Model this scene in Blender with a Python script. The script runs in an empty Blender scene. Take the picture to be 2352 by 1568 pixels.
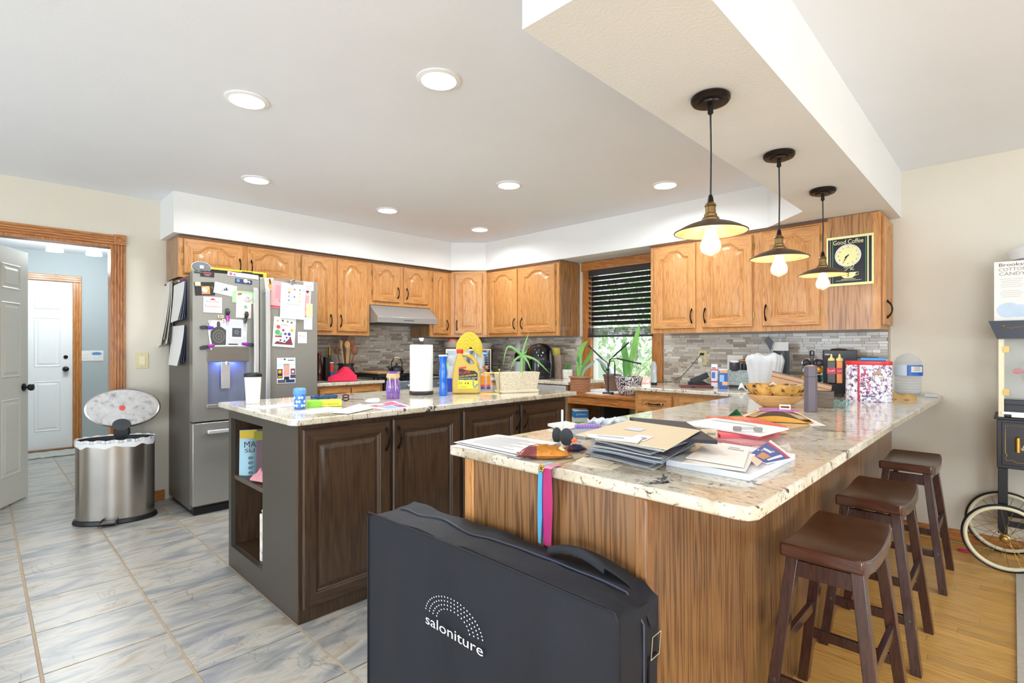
import bpy, bmesh, math, random
from mathutils import Vector, Matrix, noise
random.seed(7)
S = bpy.context.scene
COL = S.collection
PI = math.pi
# ------------------------------------------------------------------ camera, world, light, exposure
F, CX, HY, H = 1186.0, 1176.0, 798.0, 1.25
TH = math.radians(44.167)
FW = Vector((-math.sin(TH), math.cos(TH), 0)); RT = Vector((math.cos(TH), math.sin(TH), 0))
cd = bpy.data.cameras.new('camera'); cam = bpy.data.objects.new('camera', cd); COL.objects.link(cam)
cam.location = (0, 0, H); cam.rotation_euler = (PI/2, 0, TH)
cd.sensor_width = 36; cd.lens = 36*F/2352; cd.shift_y = (HY-784)/2352; cd.clip_start = .02; cd.clip_end = 200
S.camera = cam
S.view_settings.view_transform = 'Standard'; S.view_settings.look = 'None'
S.view_settings.gamma = 1; S.view_settings.use_curve_mapping = False
S.view_settings.exposure = 0.47
S.cycles.use_denoising = True
S.cycles.max_bounces = 9; S.cycles.diffuse_bounces = 5; S.cycles.glossy_bounces = 4; S.cycles.transmission_bounces = 8
S.cycles.transparent_max_bounces = 12; S.cycles.caustics_reflective = False; S.cycles.caustics_refractive = False
S.cycles.sample_clamp_indirect = 6
W = bpy.data.worlds.new('world'); S.world = W; W.use_nodes = True
nt = W.node_tree; nt.nodes.clear()
o_ = nt.nodes.new('ShaderNodeOutputWorld'); b_ = nt.nodes.new('ShaderNodeBackground')
b_.inputs[0].default_value = (.78, .89, 1, 1); b_.inputs[1].default_value = 2.3
nt.links.new(b_.outputs[0], o_.inputs[0])
def area(name, loc, rot, sx, sy, power, col, spread=180):
    l = bpy.data.lights.new(name, 'AREA'); l.shape = 'RECTANGLE'; l.size = sx; l.size_y = sy
    l.energy = power; l.color = col; l.spread = math.radians(spread)
    o = bpy.data.objects.new(name, l); COL.objects.link(o); o.location = loc; o.rotation_euler = rot; return o
DAY = (.86, .93, 1.0)
area('fill_patio_side', (-2.2, -3.3, 1.05), (PI/2+.5, 0, 0), 3.4, 1.8, 33, (.74, .87, 1))  # added fill lamp standing in for window daylight, tilted up at the ceiling
area('fill_dining_side', (3.9, .9, 1.3), (PI/2+.5, 0, PI/2), 3.0, 1.5, 58, (.80, .90, 1))  # added unseen fill lamp on the dining side, aimed partly upward
area('fill_back_side', (1.6, -3.3, 1.15), (PI/2+.45, 0, 0), 2.1, 1.5, 105, (.76, .88, 1))  # added unseen fill lamp behind the camera, aimed partly upward
sl = bpy.data.lights.new('sun', 'SUN'); sl.energy = 5.5; sl.angle = .02; sl.color = (1, .95, .86)
so = bpy.data.objects.new('sun', sl); COL.objects.link(so); so.rotation_euler = (math.radians(36), 0, math.radians(-25))
def spot_down(loc, power, col=(.93, .97, 1), r=.07):
    l = bpy.data.lights.new('downlight', 'AREA'); l.shape = 'DISK'; l.size = 2*r; l.energy = power; l.color = col; l.spread = math.radians(165)
    o = bpy.data.objects.new('downlight', l); COL.objects.link(o); o.location = loc; return o
def bulb(loc, power, col, r=.02):
    l = bpy.data.lights.new('bulb', 'POINT'); l.energy = power; l.color = col; l.shadow_soft_size = r
    o = bpy.data.objects.new('bulb', l); COL.objects.link(o); o.location = loc; return o
# ------------------------------------------------------------------ pixel -> world on a known plane (survey of the photograph)
def ray(px, py): return FW + RT*((px-CX)/F) + Vector((0, 0, -(py-HY)/F))
O = Vector((0, 0, H))
def PZ(px, py, z): r = ray(px, py); return O + r*((z-H)/r.z)
def PX(px, py, x): r = ray(px, py); return O + r*(x/r.x)
def PY(px, py, y): r = ray(px, py); return O + r*(y/r.y)
def PD(px, py, d): return O + ray(px, py)*d
def depth(p): return p[0]*FW.x + p[1]*FW.y
def facecam(p): return math.atan2(-p[0], p[1])
# ------------------------------------------------------------------ materials
def lin(h):
    if isinstance(h, str):
        h = h.lstrip('#'); c = [int(h[i:i+2], 16)/255 for i in (0, 2, 4)]
    else: c = list(h)
    return tuple((v/12.92 if v <= .04045 else ((v+.055)/1.055)**2.4) for v in c)
_mats = {}
def nodes(name):
    m = bpy.data.materials.new(name); m.use_nodes = True
    return m, m.node_tree.nodes, m.node_tree.links, m.node_tree.nodes['Principled BSDF']
def mat(col, rough=.5, metal=0, var=.05, vs=30, emit=0, trans=0, alpha=1, ior=1.45, coat=0, bump=0, bs=60, name=None, sheen=0):
    key = (col if isinstance(col, str) else tuple(col), rough, metal, var, vs, emit, trans, alpha, ior, coat, bump, bs, sheen)
    if key in _mats: return _mats[key]
    m, N, L, B = nodes(name or 'paint_'+(col if isinstance(col, str) else 'rgb').strip('#'))
    c = lin(col)
    tc = N.new('ShaderNodeTexCoord')
    if var:
        n = N.new('ShaderNodeTexNoise'); n.inputs['Scale'].default_value = vs; n.inputs['Detail'].default_value = 3
        L.new(tc.outputs['Object'], n.inputs['Vector'])
        mx = N.new('ShaderNodeMix'); mx.data_type = 'RGBA'
        mx.inputs[6].default_value = tuple(max(0, v*(1-var*1.6)) for v in c)+(1,); mx.inputs[7].default_value = tuple(min(1, v*(1+var)) for v in c)+(1,)
        L.new(n.outputs['Fac'], mx.inputs[0]); L.new(mx.outputs[2], B.inputs['Base Color'])
    else: B.inputs['Base Color'].default_value = c+(1,)
    B.inputs['Roughness'].default_value = rough; B.inputs['Metallic'].default_value = metal
    B.inputs['IOR'].default_value = ior; B.inputs['Transmission Weight'].default_value = trans; B.inputs['Alpha'].default_value = alpha
    B.inputs['Coat Weight'].default_value = coat; B.inputs['Sheen Weight'].default_value = sheen
    if emit: B.inputs['Emission Color'].default_value = c+(1,); B.inputs['Emission Strength'].default_value = emit
    if bump:
        n2 = N.new('ShaderNodeTexNoise'); n2.inputs['Scale'].default_value = bs; n2.inputs['Detail'].default_value = 4
        L.new(tc.outputs['Object'], n2.inputs['Vector'])
        bp = N.new('ShaderNodeBump'); bp.inputs['Strength'].default_value = bump; bp.inputs['Distance'].default_value = .004
        L.new(n2.outputs['Fac'], bp.inputs['Height']); L.new(bp.outputs[0], B.inputs['Normal'])
    _mats[key] = m; return m
def ramp(N, stops):
    r = N.new('ShaderNodeValToRGB'); e = r.color_ramp.elements
    e[0].position = stops[0][0]; e[0].color = lin(stops[0][1])+(1,)
    e[1].position = stops[-1][0]; e[1].color = lin(stops[-1][1])+(1,)
    for p, c in stops[1:-1]:
        x = e.new(p); x.color = lin(c)+(1,)
    return r
def wood(name, light, mid, dark, grain='z', scale=26, dist=16, rough=.38, stretch=.07, coat=.15, rnd=0, streak=.68):
    m, N, L, B = nodes(name)
    tc = N.new('ShaderNodeTexCoord'); mp = N.new('ShaderNodeMapping'); L.new(tc.outputs['Object'], mp.inputs[0])
    sc = [1, 1, 1]; sc['xyz'.index(grain)] = stretch; mp.inputs['Scale'].default_value = sc
    src = mp.outputs[0]
    if rnd:
        oi = N.new('ShaderNodeObjectInfo'); ml = N.new('ShaderNodeMath'); ml.operation = 'MULTIPLY'; ml.inputs[1].default_value = 37
        L.new(oi.outputs['Random'], ml.inputs[0]); ad = N.new('ShaderNodeVectorMath'); ad.operation = 'ADD'
        L.new(src, ad.inputs[0]); L.new(ml.outputs[0], ad.inputs[1]); src = ad.outputs[0]
    wv = N.new('ShaderNodeTexWave'); wv.wave_type = 'BANDS'; wv.bands_direction = 'DIAGONAL'
    wv.inputs['Scale'].default_value = scale; wv.inputs['Distortion'].default_value = dist; wv.inputs['Detail'].default_value = 2; wv.inputs['Detail Scale'].default_value = 2.2
    L.new(src, wv.inputs['Vector'])
    n = N.new('ShaderNodeTexNoise'); n.inputs['Scale'].default_value = 90; n.inputs['Detail'].default_value = 3; L.new(src, n.inputs['Vector'])
    n3 = N.new('ShaderNodeTexNoise'); n3.inputs['Scale'].default_value = 4; n3.inputs['Detail'].default_value = 3; L.new(src, n3.inputs['Vector'])
    mx = N.new('ShaderNodeMix'); mx.inputs[0].default_value = streak; L.new(wv.outputs['Fac'], mx.inputs[2]); L.new(n.outputs['Fac'], mx.inputs[3])
    mx2 = N.new('ShaderNodeMix'); mx2.inputs[0].default_value = .3; L.new(mx.outputs[0], mx2.inputs[2]); L.new(n3.outputs['Fac'], mx2.inputs[3])
    rp = ramp(N, [(.25, dark), (.42, mid), (.62, light)]); L.new(mx2.outputs[0], rp.inputs[0])
    out = rp.outputs[0]
    if rnd:
        hs = N.new('ShaderNodeHueSaturation'); mr = N.new('ShaderNodeMapRange'); mr.inputs[3].default_value = 1-rnd; mr.inputs[4].default_value = 1+rnd*.6
        L.new(oi.outputs['Random'], mr.inputs[0]); L.new(mr.outputs[0], hs.inputs['Value']); L.new(out, hs.inputs['Color']); out = hs.outputs[0]
    L.new(out, B.inputs['Base Color']); B.inputs['Roughness'].default_value = rough; B.inputs['Coat Weight'].default_value = coat; B.inputs['Coat Roughness'].default_value = .2
    bp = N.new('ShaderNodeBump'); bp.inputs['Strength'].default_value = .12; bp.inputs['Distance'].default_value = .002
    L.new(n.outputs['Fac'], bp.inputs['Height']); L.new(bp.outputs[0], B.inputs['Normal'])
    return m
OAK = dict(light='#c99156', mid='#bb8147', dark='#935a2b')
oak_z = wood('oak_vertical_grain', grain='z', **OAK)
oak_y = wood('oak_door_grain', grain='y', **OAK)
oak_x = wood('oak_rail_grain', grain='x', **OAK)
oakp_z = wood('oak_veneer', light='#8f6740', mid='#7c5634', dark='#593c24', grain='z', scale=24, dist=11, rough=.3, stretch=.04, coat=.3, streak=.45)
oakt_z = wood('oak_trim', light='#c08043', mid='#a5652e', dark='#7a4519', grain='z', rough=.35)
oakt_y = wood('oak_trim_y', light='#c08043', mid='#a5652e', dark='#7a4519', grain='y', rough=.35)
oakt_x = wood('oak_trim_x', light='#c08043', mid='#a5652e', dark='#7a4519', grain='x', rough=.35)
dk = dict(light='#4f3c2b', mid='#413023', dark='#2c2119', scale=18, dist=10, rough=.36, coat=.2, streak=.75)
esp_z = wood('espresso_vertical', grain='z', **dk); esp_y = wood('espresso_door', grain='y', **dk); esp_x = wood('espresso_rail', grain='x', **dk)
esp_side = mat('#48423b', .45, var=.06, vs=60)
plank_m = wood('oak_floor', light='#f8c775', mid='#ebb25a', dark='#bf8239', grain='x', rough=.28, stretch=.06, coat=.25, rnd=.34)
stool_m = wood('mahogany_stain', light='#4a2a22', mid='#38201c', dark='#241315', grain='z', rough=.25, coat=.4, streak=.8)
stool_s = wood('mahogany_seat', light='#5c3524', mid='#48271c', dark='#321914', grain='x', rough=.2, coat=.5, streak=.8)
def granite():
    m, N, L, B = nodes('granite')
    tc = N.new('ShaderNodeTexCoord'); v = tc.outputs['Object']
    def nz(s, d=6, r=.6, st=(1, 1, 1), off=0):
        mp = N.new('ShaderNodeMapping'); mp.inputs['Scale'].default_value = st; mp.inputs['Location'].default_value = (off, off, off); mp.inputs['Rotation'].default_value = (0, 0, .5); L.new(v, mp.inputs[0])
        n = N.new('ShaderNodeTexNoise'); n.inputs['Scale'].default_value = s; n.inputs['Detail'].default_value = d; n.inputs['Roughness'].default_value = r; n.inputs['Distortion'].default_value = .6; L.new(mp.outputs[0], n.inputs['Vector']); return n.outputs['Fac']
    base = ramp(N, [(.3, '#a8977e'), (.45, '#d3c9b3'), (.62, '#dfd9cb'), (.8, '#c2bbb0')]); L.new(nz(7), base.inputs[0])
    def layer(prev, fac, stops, colr):
        r = ramp(N, stops); L.new(fac, r.inputs[0]); mx = N.new('ShaderNodeMix'); mx.data_type = 'RGBA'
        L.new(r.outputs[0], mx.inputs[0]); L.new(prev, mx.inputs[6]); mx.inputs[7].default_value = lin(colr)+(1,); return mx.outputs[2]
    c = layer(base.outputs[0], nz(60, 3, .5, (1, 2.2, 1), 3), [(.60, '#000000'), (.68, '#ffffff')], '#8d7d6c')
    c = layer(c, nz(26, 5, .65, (1, 3.2, 1), 9), [(.61, '#000000'), (.65, '#ffffff')], '#5b4238')
    c = layer(c, nz(9, 9, .75, (1, 1.3, 1), 17), [(.60, '#000000'), (.64, '#ffffff')], '#3e2c2b')
    c = layer(c, nz(5, 12, .8, (1, 1.2, 1), 31), [(.60, '#000000'), (.63, '#ffffff')], '#33262a')
    L.new(c, B.inputs['Base Color']); B.inputs['Roughness'].default_value = .12; B.inputs['Coat Weight'].default_value = .3
    B.inputs['Coat Roughness'].default_value = .04
    return m
granite_m = granite()
def tile_mat():
    m, N, L, B = nodes('slate_look_tile')
    tc = N.new('ShaderNodeTexCoord'); oi = N.new('ShaderNodeObjectInfo'); ml = N.new('ShaderNodeMath'); ml.operation = 'MULTIPLY'; ml.inputs[1].default_value = 51
    L.new(oi.outputs['Random'], ml.inputs[0]); ad = N.new('ShaderNodeVectorMath'); ad.operation = 'ADD'; L.new(tc.outputs['Object'], ad.inputs[0]); L.new(ml.outputs[0], ad.inputs[1])
    mp = N.new('ShaderNodeMapping'); mp.inputs['Scale'].default_value = (2.6, .8, 1); mp.inputs['Rotation'].default_value = (0, 0, .12); L.new(ad.outputs[0], mp.inputs[0])
    n = N.new('ShaderNodeTexNoise'); n.inputs['Scale'].default_value = 3.2; n.inputs['Detail'].default_value = 5; n.inputs['Roughness'].default_value = .55; n.inputs['Distortion'].default_value = 1.2; L.new(mp.outputs[0], n.inputs['Vector'])
    r = ramp(N, [(.3, '#7e8083'), (.45, '#9b9a96'), (.55, '#b4afa5'), (.68, '#9c907e'), (.8, '#bcb6ab')]); L.new(n.outputs['Fac'], r.inputs[0])
    n2 = N.new('ShaderNodeTexNoise'); n2.inputs['Scale'].default_value = 2.2; n2.inputs['Detail'].default_value = 6; n2.inputs['Distortion'].default_value = .8; L.new(ad.outputs[0], n2.inputs['Vector'])
    sb = N.new('ShaderNodeMath'); sb.operation = 'SUBTRACT'; sb.inputs[1].default_value = .5; L.new(n2.outputs['Fac'], sb.inputs[0])
    ab = N.new('ShaderNodeMath'); ab.operation = 'ABSOLUTE'; L.new(sb.outputs[0], ab.inputs[0])
    r2 = ramp(N, [(.0, '#a0a0a0'), (.004, '#ffffff')]); L.new(ab.outputs[0], r2.inputs[0])
    mx = N.new('ShaderNodeMix'); mx.data_type = 'RGBA'; mx.blend_type = 'MULTIPLY'; mx.inputs[0].default_value = .6; L.new(r.outputs[0], mx.inputs[6]); L.new(r2.outputs[0], mx.inputs[7])
    L.new(mx.outputs[2], B.inputs['Base Color']); B.inputs['Roughness'].default_value = .32
    return m
tile_m = tile_mat()
def paint(name, col, bump=.25, bs=90, rough=.85):
    return mat(col, rough, var=.02, vs=3, bump=bump, bs=bs, name=name)
wall_m = paint('wall_paint_beige', '#dcd5c6'); soffit_m = paint('soffit_paint', '#ebebe8'); ceil_m = paint('ceiling_paint', '#eef2f8', .12, 70)
hall_m = paint('hall_paint', '#adb6b8'); white_m = mat('#e9e8e4', .4, var=.02); doorw_m = mat('#dedad1', .4, var=.02)
grout_m = mat('#b7a48e', .9, var=.1); steel_m = mat('#9b9891', .32, .85, var=.04, vs=80); steel_l = mat('#c9cacb', .25, .9, var=.03)
steel_d = mat('#5c5852', .4, .6, var=.04); black_m = mat('#141416', .4, var=.02); blackg_m = mat('#0d0d10', .12, var=.02, coat=.5)
bronze_m = mat('#2a211d', .35, .8); brass_m = mat('#a98a50', .3, .9); gold_m = mat('#c9a24a', .3, .9); chrome_m = mat('#d9dadc', .12, 1)
paper_m = mat('#ecebe8', .7, var=.02); cream_m = mat('#e8dfae', .6, var=.02)
glass_m = mat('#eef6f6', .03, var=0, alpha=.13, name='clear_glass'); clear_m = mat('#e8f0f4', .08, var=0, alpha=.35, name='clear_plastic')
# ------------------------------------------------------------------ mesh builder
_txt = {}
def text_geo(body):
    if body in _txt: return _txt[body]
    cu = bpy.data.curves.new('lettering', 'FONT'); cu.body = body; cu.size = 1; cu.resolution_u = 3; cu.fill_mode = 'BOTH'; cu.align_x = 'CENTER'; cu.align_y = 'CENTER'
    ob = bpy.data.objects.new('lettering', cu); COL.objects.link(ob); bpy.context.view_layer.update()
    dg = bpy.context.evaluated_depsgraph_get(); me = bpy.data.meshes.new_from_object(ob.evaluated_get(dg))
    r = ([v.co.copy() for v in me.vertices], [tuple(p.vertices) for p in me.polygons])
    bpy.data.objects.remove(ob); bpy.data.curves.remove(cu); bpy.data.meshes.remove(me)
    _txt[body] = r; return r
class MB:
    def __init__(s): s.v = []; s.f = []; s.m = []; s.mi = 0; s.T = Matrix()
    def add(s, vs, fs):
        b = len(s.v); s.v += [tuple(s.T @ Vector(v)) for v in vs]
        for f in fs: s.f.append(tuple(b+i for i in f)); s.m.append(s.mi)
        return s
    def box(s, x0, x1, y0, y1, z0, z1):
        v = [(x, y, z) for z in (z0, z1) for x, y in ((x0, y0), (x1, y0), (x1, y1), (x0, y1))]
        return s.add(v, [(3, 2, 1, 0), (4, 5, 6, 7), (0, 1, 5, 4), (1, 2, 6, 5), (2, 3, 7, 6), (3, 0, 4, 7)])
    def cbox(s, c, d, rot=None):
        T = s.T; s.T = T @ Matrix.Translation(c) @ (rot.to_4x4() if rot is not None else Matrix())
        s.box(-d[0]/2, d[0]/2, -d[1]/2, d[1]/2, -d[2]/2, d[2]/2); s.T = T; return s
    def bar(s, a, b, w, t, up=(0, 0, 1)):
        a = Vector(a); b = Vector(b); d = (b-a); l = d.length; d.normalize(); u = Vector(up); x = d.cross(u)
        if x.length < 1e-4: x = d.cross(Vector((1, 0, 0)))
        x.normalize(); y = x.cross(d)
        vs = [p + x*sx*w/2 + y*sy*t/2 for p in (a, b) for sx, sy in ((-1, -1), (1, -1), (1, 1), (-1, 1))]
        return s.add(vs, [(3, 2, 1, 0), (4, 5, 6, 7), (0, 1, 5, 4), (1, 2, 6, 5), (2, 3, 7, 6), (3, 0, 4, 7)])
    def prism(s, pts, a0, a1, axis='z'):
        n = len(pts)
        def P(p, a): return {'z': (p[0], p[1], a), 'y': (p[0], a, p[1]), 'x': (a, p[0], p[1])}[axis]
        vs = [P(p, a0) for p in pts] + [P(p, a1) for p in pts]
        return s.add(vs, [tuple(range(n))[::-1], tuple(range(n, 2*n))] + [(i, (i+1) % n, n+(i+1) % n, n+i) for i in range(n)])
    def lathe(s, prof, c=(0, 0, 0), seg=24, sx=1, sy=1, cap=True, sq=0):
        vs = []; fs = []
        for r, z in prof:
            for k in range(seg):
                a = 2*PI*k/seg; ca, sa = math.cos(a), math.sin(a)
                if sq: ca = math.copysign(abs(ca)**(1-sq), ca); sa = math.copysign(abs(sa)**(1-sq), sa)
                vs.append((c[0]+r*sx*ca, c[1]+r*sy*sa, c[2]+z))
        for i in range(len(prof)-1):
            for k in range(seg):
                k2 = (k+1) % seg; fs.append((i*seg+k, i*seg+k2, (i+1)*seg+k2, (i+1)*seg+k))
        if cap:
            if prof[0][0] > 1e-5: fs.append(tuple(range(seg))[::-1])
            if prof[-1][0] > 1e-5: fs.append(tuple(range((len(prof)-1)*seg, len(prof)*seg)))
        return s.add(vs, fs)
    def tube(s, pts, r, seg=8, cap=True, closed=False):
        pts = [Vector(p) for p in pts]; n = len(pts); vs = []; fs = []
        rs = r if isinstance(r, (list, tuple)) else [r]*n
        px = None
        for i, p in enumerate(pts):
            if closed: d = pts[(i+1) % n]-pts[i-1]
            else: d = pts[min(i+1, n-1)]-pts[max(i-1, 0)]
            d.normalize()
            if px is None:
                px = d.cross(Vector((0, 0, 1)))
                if px.length < .1: px = d.cross(Vector((0, 1, 0)))
            else: px = px - d*px.dot(d)
            px.normalize(); py = d.cross(px)
            for k in range(seg):
                a = 2*PI*k/seg; vs.append(p + (px*math.cos(a)+py*math.sin(a))*rs[i])
        m = n if closed else n-1
        for i in range(m):
            j = (i+1) % n
            for k in range(seg):
                k2 = (k+1) % seg; fs.append((i*seg+k, i*seg+k2, j*seg+k2, j*seg+k))
        if cap and not closed: fs += [tuple(range(seg))[::-1], tuple(range((n-1)*seg, n*seg))]
        return s.add(vs, fs)
    def slab(s, fn, nu, nv, t, nrm=(0, 0, 1)):
        nrm = Vector(nrm); top = [Vector(fn(i/nu, j/nv)) for j in range(nv+1) for i in range(nu+1)]
        vs = top + [p-nrm*t for p in top]; n = len(top); fs = []
        w = nu+1
        for j in range(nv):
            for i in range(nu):
                a = j*w+i; fs.append((a, a+1, a+1+w, a+w)); fs.append((n+a+w, n+a+1+w, n+a+1, n+a))
        for i in range(nu): fs.append((i+1, i, n+i, n+i+1)); a = nv*w+i; fs.append((a, a+1, n+a+1, n+a))
        for j in range(nv): a = j*w; fs.append((a, a+w, n+a+w, n+a)); a = j*w+nu; fs.append((a+w, a, n+a, n+a+w))
        return s.add(vs, fs)
    def sphere(s, c, r, seg=16, sz=1, sx=1, sy=1):
        return s.lathe([(r*math.sin(PI*i/(seg//2)), -r*sz*math.cos(PI*i/(seg//2))) for i in range(seg//2+1)], c, seg, sx, sy, cap=False)
    def text(s, body, x, y, z, size, w=None, rot=0):
        V, Fc = text_geo(body)
        if w:
            ww = max(v.x for v in V)-min(v.x for v in V); sxx = w/ww
        else: sxx = size
        cr, sr = math.cos(rot), math.sin(rot)
        return s.add([(x+v.x*sxx*cr-v.y*size*sr, y+v.x*sxx*sr+v.y*size*cr, z) for v in V], Fc)
    def rect(s, x, y, w, h, z): return s.add([(x-w/2, y-h/2, z), (x+w/2, y-h/2, z), (x+w/2, y+h/2, z), (x-w/2, y+h/2, z)], [(0, 1, 2, 3)])
    def disc(s, x, y, r, z, seg=20, ry=None):
        return s.add([(x+r*math.cos(2*PI*k/seg), y+(ry or r)*math.sin(2*PI*k/seg), z) for k in range(seg)], [tuple(range(seg))])
    def pgon(s, pts, z): return s.add([(p[0], p[1], z) for p in pts], [tuple(range(len(pts)))])
    def mesh(s, name, mats, smooth=30, recalc=True):
        me = bpy.data.meshes.new(name); me.from_pydata(s.v, [], s.f)
        if not isinstance(mats, (list, tuple)): mats = [mats]
        for m in mats: me.materials.append(m)
        me.polygons.foreach_set('material_index', s.m)
        if recalc and len(s.f) < 60000:
            bm = bmesh.new(); bm.from_mesh(me); bmesh.ops.recalc_face_normals(bm, faces=bm.faces); bm.to_mesh(me); bm.free()
        if smooth:
            me.polygons.foreach_set('use_smooth', [True]*len(me.polygons)); me.set_sharp_from_angle(angle=math.radians(smooth))
        me.update(); return me
    def build(s, name, mats, parent=None, loc=None, rz=0, bevel=0, smooth=30, mtx=None, recalc=True, seg=2):
        o = bpy.data.objects.new(name, s.mesh(name, mats, smooth, recalc)); COL.objects.link(o)
        if parent: o.parent = parent
        if mtx is not None: o.matrix_local = mtx
        else:
            if loc is not None: o.location = loc
            o.rotation_euler = (0, 0, rz)
        if bevel:
            b = o.modifiers.new('bevel', 'BEVEL'); b.width = bevel; b.segments = seg; b.limit_method = 'ANGLE'; b.angle_limit = math.radians(40)
            b.harden_normals = False
        return o
def tag(o, label, cat, group=None):
    o['label'] = label; o['category'] = cat
    if group: o['group'] = group
    return o
def struct(o): o['kind'] = 'structure'; return o
PXM = [False]
def _sc(o, loc):
    if PXM[0] and (abs(loc[0])+abs(loc[1])) > .01: c = depth(loc)/math.hypot(loc[0], loc[1]); o.scale = (c, c, 1)
def thing(name, label, cat, loc=(0, 0, 0), rz=0, group=None, mtx=None):
    o = bpy.data.objects.new(name, None); COL.objects.link(o); o.empty_display_size = .05
    if mtx is not None: o.matrix_world = mtx
    else: o.location = loc; o.rotation_euler = (0, 0, rz); _sc(o, loc)
    return tag(o, label, cat, group)
def frame(face, p, rot=0, off=0):
    R = {'+x': Matrix(((0, 0, 1), (1, 0, 0), (0, 1, 0))), '-y': Matrix(((1, 0, 0), (0, 0, -1), (0, 1, 0))),
         'z': Matrix(((1, 0, 0), (0, 1, 0), (0, 0, 1)))}[face]
    M4 = Matrix.Translation(Vector(p)) @ R.to_4x4() @ Matrix.Rotation(rot, 4, 'Z')
    return M4 @ Matrix.Translation((0, 0, off))
def rotframe(p, yaw, tilt=0, roll=0):
    # local x right, y up, z out, turned by yaw about the vertical (yaw 0 faces -y)
    return Matrix.Translation(Vector(p)) @ Matrix.Rotation(yaw, 4, 'Z') @ Matrix.Rotation(PI/2-tilt, 4, 'X') @ Matrix.Rotation(roll, 4, 'Z')
def one(name, label, cat, mb, mats, loc=(0, 0, 0), rz=0, group=None, **k):
    o = mb.build(name, mats, None, loc, rz, **k); _sc(o, loc); return tag(o, label, cat, group)
def copy_tree(o, parent=None):
    c = o.copy(); COL.objects.link(c)
    if parent: c.parent = parent; c.matrix_parent_inverse = o.matrix_parent_inverse.copy()
    for ch in list(o.children): copy_tree(ch, c)
    return c
# ================================================================== the setting
XF, YW, ZC, ZS = -5.03, 4.38, 2.45, 2.134
XR, YB = 4.0, -3.4
def walls(name, boxes, m):
    b = MB()
    for q in boxes: b.box(*q)
    return struct(b.build(name, m, smooth=0))
# fridge wall with the doorway (opening y -0.09..0.724, z 0..2.05)
walls('wall_left', [(XF-.12, XF, .724, YW+.12, 0, ZC), (XF-.12, XF, YB, -.09, 0, ZC), (XF-.12, XF, -.09, .724, 2.05, ZC)], wall_m)
# window wall: window opening x -3.13..-2.40, z .86..2.04
walls('wall_back', [(XF, -3.13, YW, YW+.14, 0, ZC), (-2.40, XR, YW, YW+.14, 0, ZC), (-3.13, -2.40, YW, YW+.14, 2.04, ZC), (-3.13, -2.40, YW, YW+.14, 0, .86)], wall_m)
walls('wall_right', [(XR, XR+.12, YB, -.7, 0, ZC), (XR, XR+.12, 2.5, YW+.14, 0, ZC), (XR, XR+.12, -.7, 2.5, 0, .7), (XR, XR+.12, -.7, 2.5, 2.3, ZC)], wall_m)
walls('wall_front', [(XF-.12, -3.9, YB-.12, YB, 0, ZC), (-.5, .5, YB-.12, YB, 0, ZC), (2.7, XR+.12, YB-.12, YB, 0, ZC), (-3.9, -.5, YB-.12, YB, 2.3, ZC), (.5, 2.7, YB-.12, YB, 2.3, ZC), (.5, 2.7, YB-.12, YB, 0, .6)], wall_m)
walls('ceiling', [(XF-.12, XR+.12, YB-.12, YW+.14, ZC, ZC+.1)], ceil_m)
# unseen window openings added behind the camera to go with the fill lamps
def added_window(n, x0, x1, z0, z1, wall):
    b = MB(); t = .05
    if wall == 'y':
        for q in ((x0, x0+t, z0, z1), (x1-t, x1, z0, z1), (x0, x1, z0, z0+t), (x0, x1, z1-t, z1), ((x0+x1)/2-t/2, (x0+x1)/2+t/2, z0, z1)): b.box(q[0], q[1], YB-.1, YB-.04, q[2], q[3])
    else:
        for q in ((x0, x0+t, z0, z1), (x1-t, x1, z0, z1), (x0, x1, z0, z0+t), (x0, x1, z1-t, z1), ((x0+x1)/2-t/2, (x0+x1)/2+t/2, z0, z1)): b.box(XR+.04, XR+.1, q[0], q[1], q[2], q[3])
    struct(b.build('window_%d' % n, white_m))
added_window(2, -3.9, -.5, 0, 2.3, 'y'); added_window(3, .5, 2.7, .6, 2.3, 'y'); added_window(4, -.7, 2.5, .7, 2.3, 'x')
# soffit above the cabinets, with its two angled corners, and the beam over the peninsula
b = MB()
b.prism([(XF, 1.03), (-4.61, 1.03), (-4.61, 3.75), (-4.345, 4.04), (-1.30, 4.04), (-.98, 3.72), (-.98, YW), (XF, YW)], ZS, ZC)
struct(b.build('ceiling_soffit', soffit_m, smooth=0))
b = MB(); b.box(-.98, -.55, 1.05, YW, ZS, ZC); struct(b.build('ceiling_beam', soffit_m, smooth=0))
# dark reveal strip between soffit and cabinets
# ---- tile floor with single tiles, wood floor with single planks
b = MB(); b.box(XF-3.6, -.62, YB, YW, -.06, -.004); fl = struct(b.build('floor', grout_m, smooth=0))
P = .4085; tm = MB(); g = .0035
tm.box(g-P/2, P/2-g, g-P/2, P/2-g, -.02, 0); tme = tm.mesh('tile', tile_m, smooth=0)
x0t, y0t = -3.07+P/2, .165+P/2
def vis(x, y, z=0, mx=60):
    d = depth((x, y))
    if d < .5: return False
    px = CX+F*(x*RT.x+y*RT.y)/d; py = HY-F*(z-H)/d
    return -mx*4 < px < 2352+mx*4 and -mx*4 < py < 1568+mx*6
rest = MB()
for i in range(-14, 7):
    for j in range(-9, 11):
        x = x0t+i*P; y = y0t+j*.4145
        if x > -.72 or y > YW-.1 or y < YB+.2: continue
        if x < XF-.1 and not (-.9 < y < 1.8): continue
        if vis(x, y):
            o = bpy.data.objects.new('tile', tme); COL.objects.link(o); o.parent = fl; o.location = (x, y, 0)
        else: rest.box(x-P/2+g, x+P/2-g, y-P/2+g, y+P/2-g, -.02, 0)
o = rest.build('tile_field', tile_m, fl, smooth=0); o['kind'] = 'stuff'
b = MB(); b.box(-.62, XR, YB, YW, -.06, -.004); fw_ = struct(b.build('floor', mat('#6d4a28', .7), smooth=0))
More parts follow.
